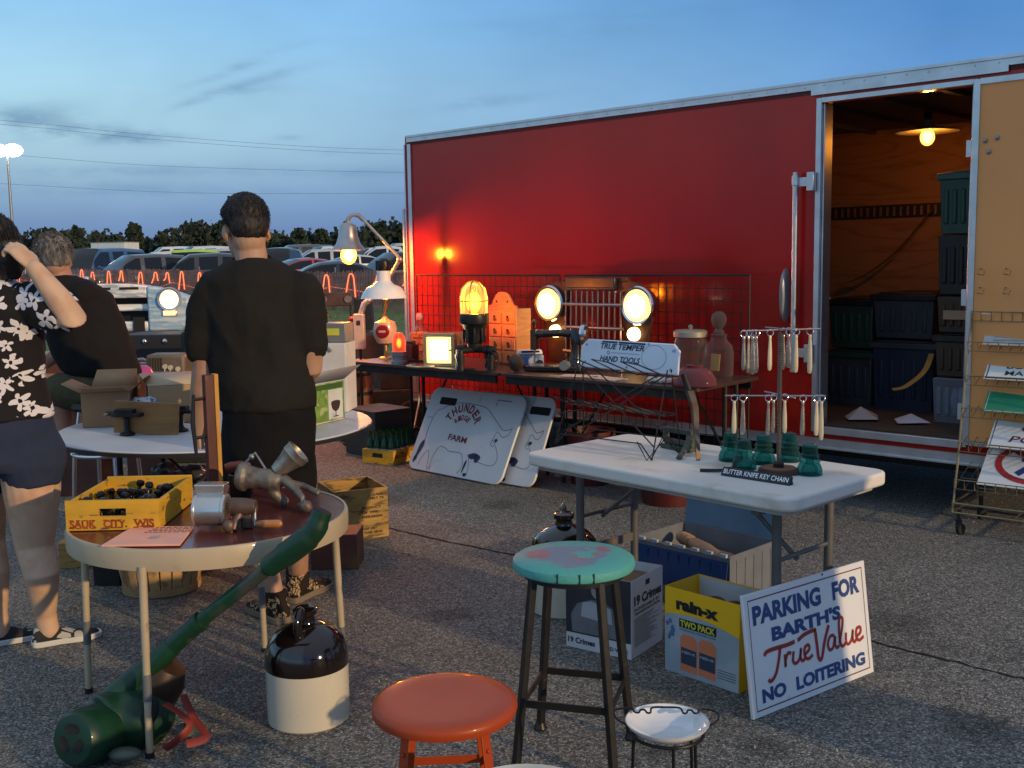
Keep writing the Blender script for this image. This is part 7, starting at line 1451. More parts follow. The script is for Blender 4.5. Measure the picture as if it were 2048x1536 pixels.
k = MB(); ringloft(k, [(Q(-6, 562), .072, .07), (Q(-4, 572), .11, .085), (Q(0, 590), .165, .105), (Q(3, 625), .182, .13), (Q(-2, 690), .160, .138), (Q(-3, 760), .172, .15), (Q(0, 815), .192, .165), (Q(2, 835), .198, .168)], 32)
limb(k, [Q(62, 604, -.01), Q(95, 612, -.05), Q(118, 622, -.085)], [.085, .088, .086], 18); limb(k, [Q(-66, 604, .02), Q(-95, 650, .06)], [.082, .078], 16)
flesh(k, 'blouse', flowers('floral_cloth', (.014, .012, .014), (.70, .67, .70), 9.5, .040), wo, vox=.009, smooth=4, fn=folds(.009, 7))
k = MB(); ringloft(k, [(Q(0, 822), .186, .158), (Q(3, 870), .204, .168), (Q(4, 915), .205, .168), (Q(4, 935), .19, .15)], 30)
limb(k, [Q(60, 900), Q(64, 932, -.005)], [.128, .126], 18); limb(k, [Q(-50, 900, .04), Q(-46, 945, .05)], [.128, .126], 18)
flesh(k, 'shorts', cloth('navy_denim', (.028, .038, .075)), wo, vox=.009, smooth=3, fn=folds(.006, 8))
SH1 = patches('grey_canvas', (.03, .03, .032), (.42, .41, .38), 9, .45, .08); SOLEW = mat('white_sole', (.60, .58, .54), .6)
for f, dv in ((f1, Vector((.80, .45, 0))), (f2, Vector((.75, .5, 0)))):
    dv.normalize(); heel = Vector((f.x, f.y, 0)) - dv * .06; toe = heel + dv * .25; k = MB(); sneaker(k, heel, toe, .98, .078); b = flesh(k, 'shoe', SH1, wo, vox=.006, smooth=3); k = MB(); sole(k, heel, toe, 1.0, .024); k.build('sole', SOLEW, b, bev=.004)
# ---------------------------------------------------------------- seated man
sb_ = Vector((-2.36, 5.85, 0)); se = thing('person', 'grey-haired man in black t-shirt and olive shorts bending forward on a chrome stool', 'person', sb_)
def Q(u, v, dy=0.0): return D(u, v, sb_.y + dy) - sb_
hc = Q(106, 522, .05)
k = MB(); Mh = head_parts(k, hc, R(38), R(-26), 1.02)
limb(k, [Q(128, 575, .02), Q(118, 550, .03), Q(112, 532, .04)], [.07, .066, .064], 16)
sp_ = [(Q(205, 762, .08), .19, .16), (Q(200, 735, .06), .20, .165), (Q(180, 690, .04), .21, .16), (Q(162, 640, .02), .215, .15), (Q(145, 590, .02), .20, .13), (Q(132, 562, .02), .12, .09)]
ringloft(k, [(c_, a - .02, b - .02) for c_, a, b in sp_])
stc = Vector((Q(205, 780, .08).x, Q(205, 780, .08).y, 0))
for (h_, kn_, ft_) in ((Q(195, 775, .0), Q(108, 782, .06), Q(128, 872, .02)), (Q(205, 775, .16), Q(128, 790, .34), Q(150, 885, .24))):
    limb(k, [h_, h_.lerp(kn_, .5), kn_, kn_.lerp(ft_, .3) + Vector((.02, 0, 0)), ft_], [.105, .09, .068, .062, .04], 16)
for (s_, e_, w_) in ((Q(160, 604, -.01), Q(140, 690, .10), Q(80, 735, .28)), (Q(100, 602, .12), Q(60, 690, .26), Q(50, 745, .40))):
    limb(k, [s_, s_.lerp(e_, .5), e_, w_], [.054, .052, .048, .03], 14); hand(k, w_, (-.6, .5, -.4), (.2, .3, -1), (.4, 1, 0), 1.0, 35)
flesh(k, 'body', SK3, se, vox=.006, smooth=4)
face_bits(se, Mh, HAIRG)
k = MB(); k.ell((0, -.02, .046), (.088, .106, .096), Mh, 26, 18); k.ell((0, -.058, .0), (.078, .066, .082), Mh, 22, 14)
join_mb(flesh(k, 'hair', HAIRG, se, vox=.007, smooth=3, fn=lambda p, n: .006 * noise.noise(Vector((p.x * 100, p.y * 100, p.z * 35)))), strands(Mh, 1300, .026, .0014, (0, -.02, .042), (.089, .107, .096), -.5, .6, 5))
k = MB(); ringloft(k, [(Q(210, 748, .07), .195, .165)] + [(c_, a + .012, b + .012) for c_, a, b in sp_[1:]] + [(Q(122, 551, .03), .085, .08)], 30)
limb(k, [Q(168, 592, -.04), Q(160, 640, .02)], [.09, .085], 16); limb(k, [Q(98, 592, .12), Q(82, 640, .19)], [.088, .082], 16)
flesh(k, 'shirt', cloth('faded_black_tee', (.012, .011, .012)), se, vox=.010, smooth=4, fn=folds(.012, 6, (1, 1, .6)))
k = MB(); ringloft(k, [(Q(208, 752, .08), .195, .165), (Q(205, 775, .08), .205, .18), (Q(200, 795, .08), .18, .16)], 26)
limb(k, [Q(195, 775, .0), Q(150, 778, .03), Q(118, 781, .055)], [.115, .108, .095], 16); limb(k, [Q(205, 775, .16), Q(160, 782, .26), Q(138, 788, .32)], [.115, .108, .095], 16)
flesh(k, 'shorts', cloth('olive_shorts', (.085, .072, .040)), se, vox=.010, smooth=3, fn=folds(.012, 7))
for f in (Q(128, 872, .02), Q(150, 885, .24)):
    k = MB(); d0_ = Vector((-.85, .4, 0)); h0 = Vector((f.x, f.y, 0)) + Vector((.05, -.02, 0)); sneaker(k, h0, h0 + d0_.normalized() * .27, 1.05, .085); o = flesh(k, 'shoe', SH1, se, vox=.007, smooth=3); o.location.z = f.z - .05
# his stool
t = thing('chrome_stool', 'tall chrome bar stool under the seated grey-haired man', 'stool', (sb_.x + stc.x, sb_.y + stc.y, 0))
zs = Q(205, 800, .08).z
k = MB(); k.lathe([(0, zs - .05), (.16, zs - .05), (.185, zs - .03), (.18, zs), (0, zs + .005)], 32); k.build('seat', mat('black_vinyl', (.02, .018, .018), .4), t)
zr = D(212, 905, sb_.y + .05).z
for a in (35, 125, 215, 305): k = MB(); k.tube([(.13 * math.cos(R(a)), .13 * math.sin(R(a)), zs - .05), (.17 * math.cos(R(a)), .17 * math.sin(R(a)), zr), (.20 * math.cos(R(a)), .20 * math.sin(R(a)), 0)], .012, 10); k.build('leg', CHROME, t)
k = MB(); k.tube([(.178 * math.cos(i * .1745), .178 * math.sin(i * .1745), zr) for i in range(36)], .011, 10, closed=True); k.build('foot_ring', CHROME, t)
# ================================================================ round blue-grey table behind the standing man
T2 = Vector((-1.44, 5.16, 0)); TZ2 = .715; TR2 = .745
t = thing('round_table', 'large round white folding table with a dark edge behind the standing man', 'table', T2)
k = MB(); k.lathe([(0, TZ2 - .02), (TR2 - .004, TZ2 - .02), (TR2 - .002, TZ2 - .004), (TR2 - .006, TZ2), (0, TZ2)], 72); k.build('table_top', mat('table_white', (.58, .60, .64), .4, 0, .06, 4), t)
k = MB(); k.lathe([(TR2 - .006, TZ2 - .026), (TR2 + .003, TZ2 - .024), (TR2 + .003, TZ2 - .008), (TR2 - .003, TZ2 - .006)], 72, cap=False); k.build('edge_band', mat('edge_black', (.02, .02, .022), .4), t)
for x in (-.38, .38):
    for y in (-.3, .3): MB().tube([(x, y, 0), (x, y, TZ2 - .02)], .014, 8).build('leg', IRON, t)
    MB().tube([(x, 0, TZ2 - .03), (x * .1, 0, .35), (x, 0, .30)], .009, 6).build('brace', IRON, t)
k = MB(); k.tube([(-.38, -.3, .3), (.38, -.3, .62)], .010, 6); k.build('brace', IRON, t)
def obox(name, label, cat, A, B, d, h, m, z=0.0, open_=False, group=None, mi=None, lid=None):
    """a box standing on the plane of A and B; A to B is its near lower edge"""
    t = thing(name, label, cat, (A.x, A.y, z), facing(A, B), group); w = (B - A).length; e = .006 if m is not WOODC else .012
    if open_:
        k = MB()
        for (c_, dd) in (((w / 2, e / 2, h / 2), (w, e, h)), ((w / 2, d - e / 2, h / 2), (w, e, h)), ((e / 2, d / 2, h / 2), (e, d - 2 * e, h)), ((w - e / 2, d / 2, h / 2), (e, d - 2 * e, h)), ((w / 2, d / 2, e / 2 + .001), (w - 2 * e, d - 2 * e, e))): k.box(c_, dd)
        k.build('walls', m, t, bev=.0015)
    else: MB().box((w / 2, d / 2, h / 2), (w, d, h)).build('body', m, t, bev=.004)
    return t, w
WOODC = mat('old_crate_wood', (.42, .25, .07), .7, 0, .2, 6, stretch=(1, 1, 4), col2=(.13, .08, .03), c2=(.52, .64), c2s=9, bump=.2, bs=30)
Z2 = TZ2 + .002
t, w = obox('cardboard_box', 'brown cardboard box with its flaps up on the round white table', 'box', P(165, 856, Z2) + Vector((0, 0, 0)), P(262, 852, Z2), .26, .17, CARD, Z2, True)
M_ = t
for pts in ([(-.0, 0, .17), (-.09, .02, .215), (-.09, .25, .215), (0, .26, .17)], [(w, 0, .17), (w + .07, .03, .23), (w + .07, .24, .23), (w, .26, .17)], [(0, .26, .17), (.02, .33, .25), (w - .01, .33, .25), (w, .26, .17)], [(0, 0, .17), (.02, -.07, .20), (w - .02, -.07, .20), (w, 0, .17)]):
    MB().quad(*pts).build('flap', CARD, t, solid=.004)
t, w = obox('cardboard_box', 'closed light brown cardboard box left of the standing man\'s arm', 'box', P(300, 850, Z2), P(420, 842, Z2), .34, .19, mat('cardboard_light', (.42, .28, .15), .85, 0, .1, 5), Z2)
MB().quad((0, 0, .192), (w, 0, .192), (w + .02, .30, .225), (-.03, .30, .225)).build('flap', mat('cardboard_pale', (.50, .38, .25), .8, 0, .1, 5), t, solid=.004)
q = P(285, 812, Z2 + .09); o = thing('newspaper_wad', 'crumpled blue and white printed paper between the two cardboard boxes', 'paper', (D(290, 792, 5.2).x, 5.2, D(290, 800, 5.2).z - .02))
k = MB(); k.ell((0, 0, 0), (.06, .05, .035)); k.ell((.03, 0, .012), (.035, .04, .03)); k.ell((-.04, .01, .01), (.03, .04, .025)); flesh(k, 'body', patches('printed_paper', (.55, .58, .66), (.06, .12, .25), 22, .4, .08), o, vox=.006, smooth=2, fn=lambda p, n: .008 * noise.noise(p * 35))
o = MB().box((0, 0, 0), (.3, .22, .09)).build('packing_box', CARD, None, bev=.003); q = o; o.location = (D(290, 830, 5.27).x, 5.29, TZ2 + .047); tag(o, 'low box under the crumpled blue paper', 'box')
A, B = P(232, 868, Z2), P(342, 868, Z2)
t = thing('wooden_board', 'plain wooden board held upright on the round white table', 'board', (A.x, A.y, Z2), facing(A, B)); w = (B - A).length
MB().box((w / 2 + .02, .0, .075), (w + .04, .018, .15), rot=(-6, 3, 0)).build('board', mat('oak_board', (.34, .17, .055), .5, 0, .2, 5, stretch=(1, 1, 7)), t, bev=.002)
for i, (u, v, lab) in enumerate(((255, 870, 'black iron clamp stand in front of the wooden board, left one'), (362, 862, 'black iron clamp stand right of the wooden board'))):
    q = P(u, v, Z2); t = thing('iron_vise', lab, 'clamp', q, R(-10), 'iron clamp stands on the round white table')
    k = MB(); k.lathe([(0, 0), (.035, 0), (.036, .008), (.02, .014), (.013, .025), (.013, .075), (.02, .08), (0, .085)], 20); k.box((.005, 0, .095), (.14, .05, .018)); k.box((-.005, 0, .112), (.09, .04, .02)); k.lathe([(0, -.03), (.012, -.03), (.012, .03), (0, .03)], 12, XF((-.07, 0, .10), ry=90)); k.build('body', IRON, t, bev=.003)
    k = MB(); k.tube([(-.09, -.035, .10), (-.09, .035, .10)], .004, 6); k.build('screw_bar', STEEL, t)
# picture box, white box, grey case on the table's right part
A, B = P(628, 852, Z2), P(690, 838, Z2); t, w = obox('glassware_box', 'green picture box of a drinking glass with a white lid on the round table', 'box', A - (B - A) * 1.2, B, .16, .20, mat('box_side_cream', (.62, .55, .45), .6), Z2)
wl = w * 1.0; Mf = XF((0, -.0008, 0), rx=90); hb = .20
k = MB(); k.add([(0.002, .008, 0), (wl - .002, .008, 0), (wl - .002, hb - .004, 0), (.002, hb - .004, 0)], [(0, 1, 2, 3)], Mf); k.build('green_print', mat('print_green', (.17, .29, .055), .5, 0, .3, 20, col2=(.40, .44, .20), c2=(.52, .6), c2s=18), t)
k = MB(); k.add([(wl * .76, .014, .0006), (wl * .97, .014, .0006), (wl * .97, hb - .04, .0006), (wl * .76, hb - .04, .0006)], [(0, 1, 2, 3)], Mf); k.build('white_print', mat('print_white', (.62, .62, .60), .5), t)
k = MB(); cx = wl * .865; k.add([(cx + .036 * math.cos(R(a)), .095 + .045 * math.sin(R(a)), .0012) for a in range(180, 361, 15)], [tuple(range(13))], Mf); k.add([(cx + .036 * math.cos(R(a)), .095 + .010 * math.sin(R(a)), .0016) for a in range(0, 360, 24)], [tuple(range(15))], Mf); stroke(k, [(cx, .052), (cx, .028)], .006, z=.0012, M=Mf); stroke(k, [(cx - .02, .026), (cx + .02, .026)], .005, z=.0012, M=Mf); k.build('printed_glass', mat('print_dark', (.05, .03, .028), .5), t)
k = MB(); k.add([(wl * .45, hb - .036, .0006), (wl * .97, hb - .036, .0006), (wl * .97, hb - .010, .0006), (wl * .45, hb - .010, .0006)], [(0, 1, 2, 3)], Mf); k.build('dark_green_band', mat('print_dark_green', (.05, .12, .03), .5), t)
k = MB(); k.quad((0, -.0, .203), (w, -.0, .203), (w + .10, -.03, .265), (-.02, -.03, .25)); k.quad((0, .16, .203), (w, .16, .203), (w + .02, .22, .27), (0, .22, .27)); k.build('lid_flap', mat('lid_grey', (.42, .40, .42), .7), t, solid=.004)
q = D(655, 735, 5.72); o, w = obox('white_box', 'plain white box under the grey case, right of the standing man', 'box', Vector((q.x - .12, 5.55, 0)), Vector((q.x + .13, 5.52, 0)), .2, .36, mat('white_card', (.66, .62, .58), .7), Z2)
k = MB(); k.tube([(.14, -.006, .33), (.16, -.008, .34), (.18, -.006, .32)], .008, 8); k.build('grey_tab', STEEL, o)
zt = Z2 + .362
o, w = obox('meter_case', 'grey instrument case with a yellow sticker on top of the white box', 'case', Vector((q.x - .06, 5.60, 0)), Vector((q.x + .125, 5.57, 0)), .14, .10, mat('grey_case', (.20, .21, .20), .4, .2), zt)
MB().box((.115, -.001, .055), (.08, .003, .036)).build('sticker', mat('yellow_sticker', (.62, .58, .06), .5), o)
MB().lathe([(0, .1), (.022, .1), (.026, .13), (.024, .165), (.012, .18), (0, .18)], 16, XF((.05, .06, 0))).build('knob', BLACKPAINT, o)
# ================================================================ things on the ground
q = P(300, 1198); t = thing('bushel_basket', 'slatted wooden bushel basket under the round maroon table', 'basket', (q.x, q.y + .17, 0))
BSK = mat('basket_wood', (.46, .28, .12), .7, 0, .2, 7, col2=(.26, .14, .06), c2=(.55, .66), c2s=12)
for i in range(22):
    a = 2 * math.pi * i / 22; k = MB(); n = []
    for z, r in ((.005, .165), (.10, .185), (.20, .20), (.30, .212)):
        n.append([Vector((r2 * math.cos(a + da), r2 * math.sin(a + da), z)) for r2, da in ((r, -.125), (r + .002, 0), (r, .125), (r - .005, .125), (r - .005, -.125))])
    k.loft(n); k.build('slat', BSK, t) if False else None
    if i == 0: kk = MB()
    kk.loft(n)
kk.build('slats', BSK, t)
for z, r in ((.285, .214), (.16, .198), (.02, .171)):
    k = MB(); k.lathe([(r - .002, z - .016), (r + .006, z - .016), (r + .006, z + .016), (r - .002, z + .016)], 40, cap=False); k.build('hoop', mat('basket_hoop', (.36, .22, .10), .7, 0, .2, 9), t)
MB().lathe([(0, .01), (.163, .01), (.163, .018), (0, .018)], 32).build('bottom', BSK, t)
for s_ in (-1, 1): k = MB(); k.tube([(s_ * .215, -.06, .27), (s_ * .24, -.05, .33), (s_ * .24, .05, .33), (s_ * .215, .06, .27)], .004, 6); k.build('bail', STEEL, t)
k = MB(); rg = random.Random(6)
for i in range(9): k.ell((rg.uniform(-.12, .12), rg.uniform(-.1, .1), .26 + rg.uniform(-.02, .04)), (.07, .06, .05), n=12, m=8)
o = flesh(k, 'plastic_wrap', clear_glass('cloudy_wrap', (.72, .70, .74), .4, .25), None, vox=.012, smooth=2, fn=lambda p, n: .014 * noise.noise(p * 28)); o.location = (P(362, 950, .32).x, 4.62, .10); o.location = (D(362, 940, 5.25).x, 5.25, D(362, 950, 5.25).z - .28); tag(o, 'crumpled clear plastic wrap behind the yellow lettered crate', 'plastic wrap')
q = o.location
o2, w = obox('wrap_carton', 'brown carton under the crumpled plastic wrap', 'carton', Vector((q.x - .17, q.y - .12, 0)), Vector((q.x + .16, q.y - .14, 0)), .26, max(.1, q.z + .20), CARD, 0, True)
t, w = obox('wooden_box', 'yellow-brown wooden box at the left under the round maroon table', 'box', P(118, 1138), P(188, 1135), .25, .13, WOODC, 0)
t, w = obox('black_bin', 'black bin between the wooden box and the bushel basket', 'bin', P(188, 1172), P(240, 1172), .2, .24, mat('black_bin', (.012, .012, .014), .5), 0, True)
A, B = P(672, 1086), P(778, 1072); t, w = obox('printed_crate', 'tall open yellow-brown wooden crate with black stencilled print', 'crate', A, B, .34, .275, WOODC, 0, True)
k = MB(); Mf = XF((0, -.0012, 0), rx=90); rg = random.Random(12)
for (txt, x0, x1, y) in (('USA', .72, .90, .235), ('NET 75', .66, .92, .215), ('PRODUCT', .50, .86, .165), ('OF WIS', .50, .80, .14), ('EVERGREEN', .50, .88, .115), ('KEEP DRY', .50, .78, .05), ('THIS SIDE', .52, .88, .028)): words(k, txt, x0 * w, x1 * w, y, y + .014, Mf, bold=.02)
k.build('lettering', mat('stencil_black', (.035, .022, .012), .8, 0, .4, 40), t)
A, B = P(622, 1140), P(716, 1139); t, w = obox('red_box', 'plain red-brown wooden box in front of the tall printed crate', 'box', A, B, .20, .175, mat('red_brown_wood', (.17, .055, .035), .55, 0, .2, 6, col2=(.20, .10, .03), c2=(.55, .66), c2s=7), 0)
# bottle crate
A, B = P(725, 925), P(787, 931); C_ = P(838, 918); t = thing('bottle_crate', 'low yellow bottle crate near the leaning cow boards', 'crate', (A.x, A.y, 0), facing(A, B)); w = (B - A).length; d_ = .42; h = .105
k = MB(); e = .012
for (c_, dd) in (((w / 2, e / 2, h / 2), (w, e, h)), ((w / 2, d_ - e / 2, h / 2), (w, e, h)), ((e / 2, d_ / 2, h / 2), (e, d_ - 2 * e, h)), ((w - e / 2, d_ / 2, h / 2), (e, d_ - 2 * e, h)), ((w / 2, d_ / 2, .008), (w - 2 * e, d_ - 2 * e, .012))): k.box(c_, dd)
k.build('walls', YEL, t, bev=.002)
k = MB(); k.box((w / 2, -.0005, .065), (w * .32, .004, .03)); k.build('hand_hole', RUBBER, t)
k = MB(); stroke(k, [(d_ * .55 + .032 * math.cos(i * .4), .052 + .032 * math.sin(i * .4)) for i in range(16)], .008, z=.001, M=XF((w + .0008, 0, 0), rx=90, rz=90), closed=True); words(k, 'BEVERAGE', .02, d_ * .40, .04, .065, XF((w + .0008, 0, 0), rx=90, rz=90)); k.build('stencil', mat('stencil_red', (.30, .045, .012), .7), t)
Mb_ = Matrix.Translation((A.x, A.y, .016)) @ Matrix.Rotation(facing(A, B), 4, 'Z'); GB = mat('green_bottle', (.012, .10, .03), .06, 0, .1, coat=.5, trans=.35)
bt = None; nb_ = (4, 6)
for i in range(nb_[0]):
    for j in range(nb_[1]):
        p = Mb_ @ Vector((.012 + (w - .024) * (i + .5) / nb_[0], .012 + (d_ - .024) * (j + .5) / nb_[1], 0))
        if bt is None:
            bt = thing('bottle', 'green glass bottle standing in the low yellow crate', 'bottle', p, 0, 'green bottles in the yellow crate')
            MB().lathe([(0, 0), (.027, 0), (.029, .006), (.029, .11), (.026, .13), (.014, .17), (.012, .205), (.014, .21), (.014, .22), (0, .22)], 18).build('glass', GB, bt); MB().lathe([(.0295, .055), (.0295, .095)], 18, cap=False).build('paper_label', mat('pale_label', (.45, .48, .45), .6), bt)
        else: c = copy_tree(bt); c.location = p; c.rotation_euler.z = rnd.uniform(0, 6)
t, w = obox('grey_bin', 'dark grey-green plastic bin right of the standing man, under the table\'s edge', 'bin', P(692, 905), P(752, 918), .35, .36, mat('grey_green_bin', (.045, .055, .05), .5), 0)
# ================================================================ farther stall goods
# old truck front
d0 = 9.6; L0, R0 = D(196, 660, d0), D(388, 661, d0); zb_, zt_ = D(300, 660, d0).z, D(280, 566, d0).z
cxx = D(217, 600, d0).x; hw_ = D(388, 600, d0).x - cxx; H_ = zt_ - zb_
t = thing('truck_front', 'weathered white and blue front of an old truck, headlight lit', 'car front', (cxx, d0, zb_))
def weathered(name, a, b_, c_): return mat(name, a, .5, 0, .2, 4, col2=b_, c2=(.46, .56), c2s=5, stretch=(1.2, 1, 7), bump=.15, bs=30)
WHW = weathered('weathered_white', (.78, .82, .80), (.36, .46, .50), 0); BLW = weathered('weathered_blue', (.26, .46, .62), (.48, .62, .70), 0)
def top_z(x): return H_ * (1 - .30 * (abs(x) / hw_) ** 2.6)
gx = hw_ * .52
k = MB()
for (za, zb2) in ((.0, .20), (.42, .56), (.70, 1.0)):
    pts = []
    n = 14
    lo = [(-gx + 2 * gx * i / n, H_ * za) for i in range(n + 1)]; hi = [(-gx + 2 * gx * i / n, min(H_ * zb2, top_z(-gx + 2 * gx * i / n)) ) for i in range(n, -1, -1)]
    k.prism(lo + hi, .16 if za != .42 else .10, XF((0, 0, 0), rx=90))
k.build('grille_shell', WHW, t, bev=.012)
k = MB()
for s_ in (-1, 1):
    n = 10; lo = [(s_ * (gx + .002 + (hw_ - gx) * i / n), 0 if i < 9 else H_ * .05) for i in range(n + 1)]; hi = [(s_ * (gx + .002 + (hw_ - gx) * i / n), top_z(gx + (hw_ - gx) * i / n)) for i in range(n, -1, -1)]
    pl_ = lo + hi; k = MB(); k.prism(pl_ if s_ > 0 else pl_[::-1], .17, XF((0, .0, 0), rx=90)); k.build('fender', BLW, t, bev=.02)
k = MB(); k.box((0, .06, H_ * .40), (2 * gx, .03, H_ * .75)); k.build('grille_opening', mat('grille_black', (.012, .012, .013), .6), t)
k = MB()
for s_ in (-1, 0, 1): k.box((s_ * gx * .62, -.163, H_ * .90), (gx * .42, .006, .022))
k.build('hood_slots', RUBBER, t)
k = MB(); k.box((gx * .80, -.165, .06), (.10, .012, .13)); k.build('plate_notch', RUBBER, t)
hl = D(352, 597, d0); ts = D(352, 624, d0)
for s_ in (1, -1):
    h_ = MB().lathe([(.05, -.05), (.10, -.02), (.108, .01), (.10, .03), (.088, .026)], 28, XF((s_ * (hl.x - cxx), -.17, hl.z - zb_), rx=90)).build('headlight', ALU, t)
    MB().lathe([(0, .042), (.05, .038), (.088, .024), (.08, .0), (0, .0)], 28, XF((s_ * (hl.x - cxx), -.17, hl.z - zb_), rx=90)).build('lens', glow('truck_lens', (1, .62, .25), 3.5), h_)
    h_ = MB().box((s_ * (ts.x - cxx), -.17, ts.z - zb_), (.13, .03, .055)).build('turn_signal', ALU, t, bev=.012); MB().box((s_ * (ts.x - cxx), -.186, ts.z - zb_), (.105, .016, .04)).build('lens', glow('signal_lens', (1, .58, .24), 2.2), h_)
# low display table it stands on
t = thing('display_table', 'dark low table carrying the old truck front', 'table', (cxx, d0 + .1, 0)); MB().box((.1, 0, zb_ - .03), (1.9, .7, .05)).build('table_top', DARKWOOD, t)
for x in (-.8, 1.0):
    for y in (-.3, .3): MB().box((x, y, (zb_ - .055) / 2), (.05, .05, zb_ - .055)).build('leg', DARKWOOD, t)
# cluttered long table between the seated and the standing man
d1 = 7.0; q0, q1 = D(150, 745, d1), D(440, 745, d1); zc = q0.z
zc = .62
t = thing('goods_table', 'dark table crowded with old radios and tools behind the two men', 'table', (D(290, 700, d1).x, d1 + .3, 0)); MB().box((0, 0, zc - .02), (1.3, .7, .035)).build('table_top', DARKWOOD, t)
for x in (-.6, .6):
    for y in (-.3, .3): MB().box((x, y, (zc - .04) / 2), (.045, .045, zc - .04)).build('leg', DARKWOOD, t)
def gd(u, v, d): return D(u, v, d)
REDW = mat('mahogany', (.11, .035, .022), .4, 0, .25, 8, coat=.3)
a = gd(330, 725, 7.1); t = thing('old_radio', 'ribbed grey-green radio set with three pale dials behind the standing man\'s arm', 'radio', (a.x, 7.1, zc))
hh = gd(330, 705, 7.1).z - zc + .02
k = MB(); k.box((0, .1, .14), (.26, .2, .28)); k.build('body', mat('radio_case', (.14, .11, .085), .5, 0, .2, 10), t, bev=.02)
k = MB()
for i in range(6): k.box((-.11 + i * .018, -.004, .15), (.006, .01, .22))
k.build('ribs', mat('radio_rib', (.08, .065, .05), .5), t)
for x in (.0, .035, .085): k = MB(); k.lathe([(0, .012), (.016, .012), (.017, 0), (0, 0)], 16, XF((x, -.0, .20 - x * .2), rx=90)); k.tube([(x, -.012, .19 - x * .2), (x - .015, -.014, .06)], .0045, 6); k.build('dial', mat('dial_pale', (.55, .50, .42), .4), t)
a = gd(285, 700, 7.2); t = thing('open_case', 'open wooden case with a pale tray of small parts, left of the radio', 'case', (a.x, 7.22, zc))
MB().box((0, .1, .09), (.34, .24, .18)).build('body', REDW, t, bev=.005); k = MB(); k.box((.02, .06, .20), (.24, .18, .03)); k.build('tray', mat('tray_pale', (.50, .30, .22), .6), t)
k = MB(); rg = random.Random(8)
for i in range(10): k.ell((rg.uniform(-.1, .12), rg.uniform(0, .12), .225), (.018, .018, .018), n=8, m=6)
k.build('small_parts', STEEL, t)
a = gd(278, 738, 6.5); t = thing('pink_bowl', 'magenta bowl upside down on a dark red box behind the seated man', 'bowl', (a.x, 6.55, D(278, 740, 6.55).z - .02)); MB().lathe([(.0, .05), (.03, .048), (.055, .03), (.068, 0), (0, 0)], 28).build('body', mat('magenta_glaze', (.40, .06, .22), .25), t)
o, w = obox('maroon_box', 'dark maroon box under the magenta bowl', 'box', Vector((a.x - .1, 6.48, 0)), Vector((a.x + .14, 6.48, 0)), .2, D(278, 740, 6.55).z - .024, REDW, 0)
a = gd(340, 690, 7.9); t = thing('tool_chest', 'black tool chest with bright bolts below the truck front', 'chest', (a.x, 8.0, 0)); hh = gd(340, 668, 8.0).z
MB().box((0, .15, hh / 2), (.75, .4, hh)).build('body', mat('black_chest', (.02, .019, .02), .5), t, bev=.01); k = MB()
for x in (-.2, -.05, .12, .24): k.ell((x, -.06, hh - .05), (.02, .015, .02), n=10, m=6)
k.build('bolts', CHROME, t)
a = gd(120, 700, 6.9); t = thing('wood_cabinet', 'small wooden cabinet seen between the woman and the seated man', 'cabinet', (a.x, 6.9, 0)); MB().box((0, .1, .45), (.5, .3, .9)).build('body', REDW, t, bev=.005); MB().box((0, -.055, .75), (.42, .01, .12)).build('drawer', mat('drawer_tan', (.30, .17, .08), .5), t); MB().box((0, .1, .915), (.54, .34, .03)).build('top', mat('drawer_tan', (.30, .17, .08), .5), t)
# black chair back / bag shapes behind the man
a = gd(405, 700, 7.3); t = thing('office_chair', 'black padded chair half hidden by the standing man', 'chair', (a.x, 7.4, 0)); MB().box((0, .15, .78), (.42, .08, .5), rot=(8, 0, 0)).build('backrest', RUBBER, t, bev=.03); MB().box((0, -.08, .47), (.44, .44, .08)).build('seat', RUBBER, t, bev=.03); MB().tube([(0, -.05, 0.06), (0, -.05, .44)], .03, 10).build('column', STEEL, t)
for i in range(5): MB().bar((0, -.05, .07), (.28 * math.cos(i * 1.257), -.05 + .28 * math.sin(i * 1.257), .04), .03, .025).build('foot', RUBBER, t)
# wagon, bench and barrels beyond the lamps
a = gd(672, 598, 14); t = thing('old_trailer_gate', 'rusty brown metal panel with two round lamps beyond the stall', 'tailgate', (a.x, 14, 0)); zb_ = D(672, 612, 14).z; zt_ = D(672, 585, 14).z
MB().box((0, 0, (zb_ + zt_) / 2), (.42, .06, zt_ - zb_)).build('panel', mat('rust_panel', (.11, .055, .04), .6, .2, .25, 8), t, bev=.01)
for x in (-.16, .16): MB().lathe([(0, .02), (.045, .02), (.05, 0), (0, 0)], 18, XF((x, -.03, (zb_ + zt_) / 2), rx=90)).build('round_lamp', mat('dull_lens', (.22, .17, .15), .3), t)
for x in (-.19, .19): MB().tube([(x, 0, 0), (x, 0, zb_)], .018, 8).build('post', IRON, t)
a = gd(678, 665, 13); t = thing('garden_bench', 'dark green slatted bench on the grass beyond the stall', 'bench', (a.x, 13.2, 0)); zs = D(678, 662, 13).z
for i in range(4): MB().box((0, -.15 + .1 * i, zs), (.75, .07, .03)).build('slat', mat('bench_green', (.02, .045, .02), .5), t) if i == 0 else None
k = MB()
for i in range(4): k.box((0, -.15 + .1 * i, zs - .0), (.75, .07, .028))
kids(t)[0].data = k.mesh('seat'); kids(t)[0].name = 'seat'; kids(t)[0].data.materials.append(mat('bench_green', (.02, .045, .02), .5))
for x in (-.3, .3): MB().box((x, 0, (zs - .02) / 2), (.05, .36, zs - .02)).build('leg', IRON, t)
MB().box((.28, .0, zs + .2), (.25, .2, .36), taper=.8).build('armrest', IRON, t)
a = gd(722, 700, 10.2); t = thing('steel_tub', 'grey galvanised tub beyond the bell lamp\'s stand', 'tub', (a.x, 10.2, 0)); zt_ = D(722, 668, 10.2).z
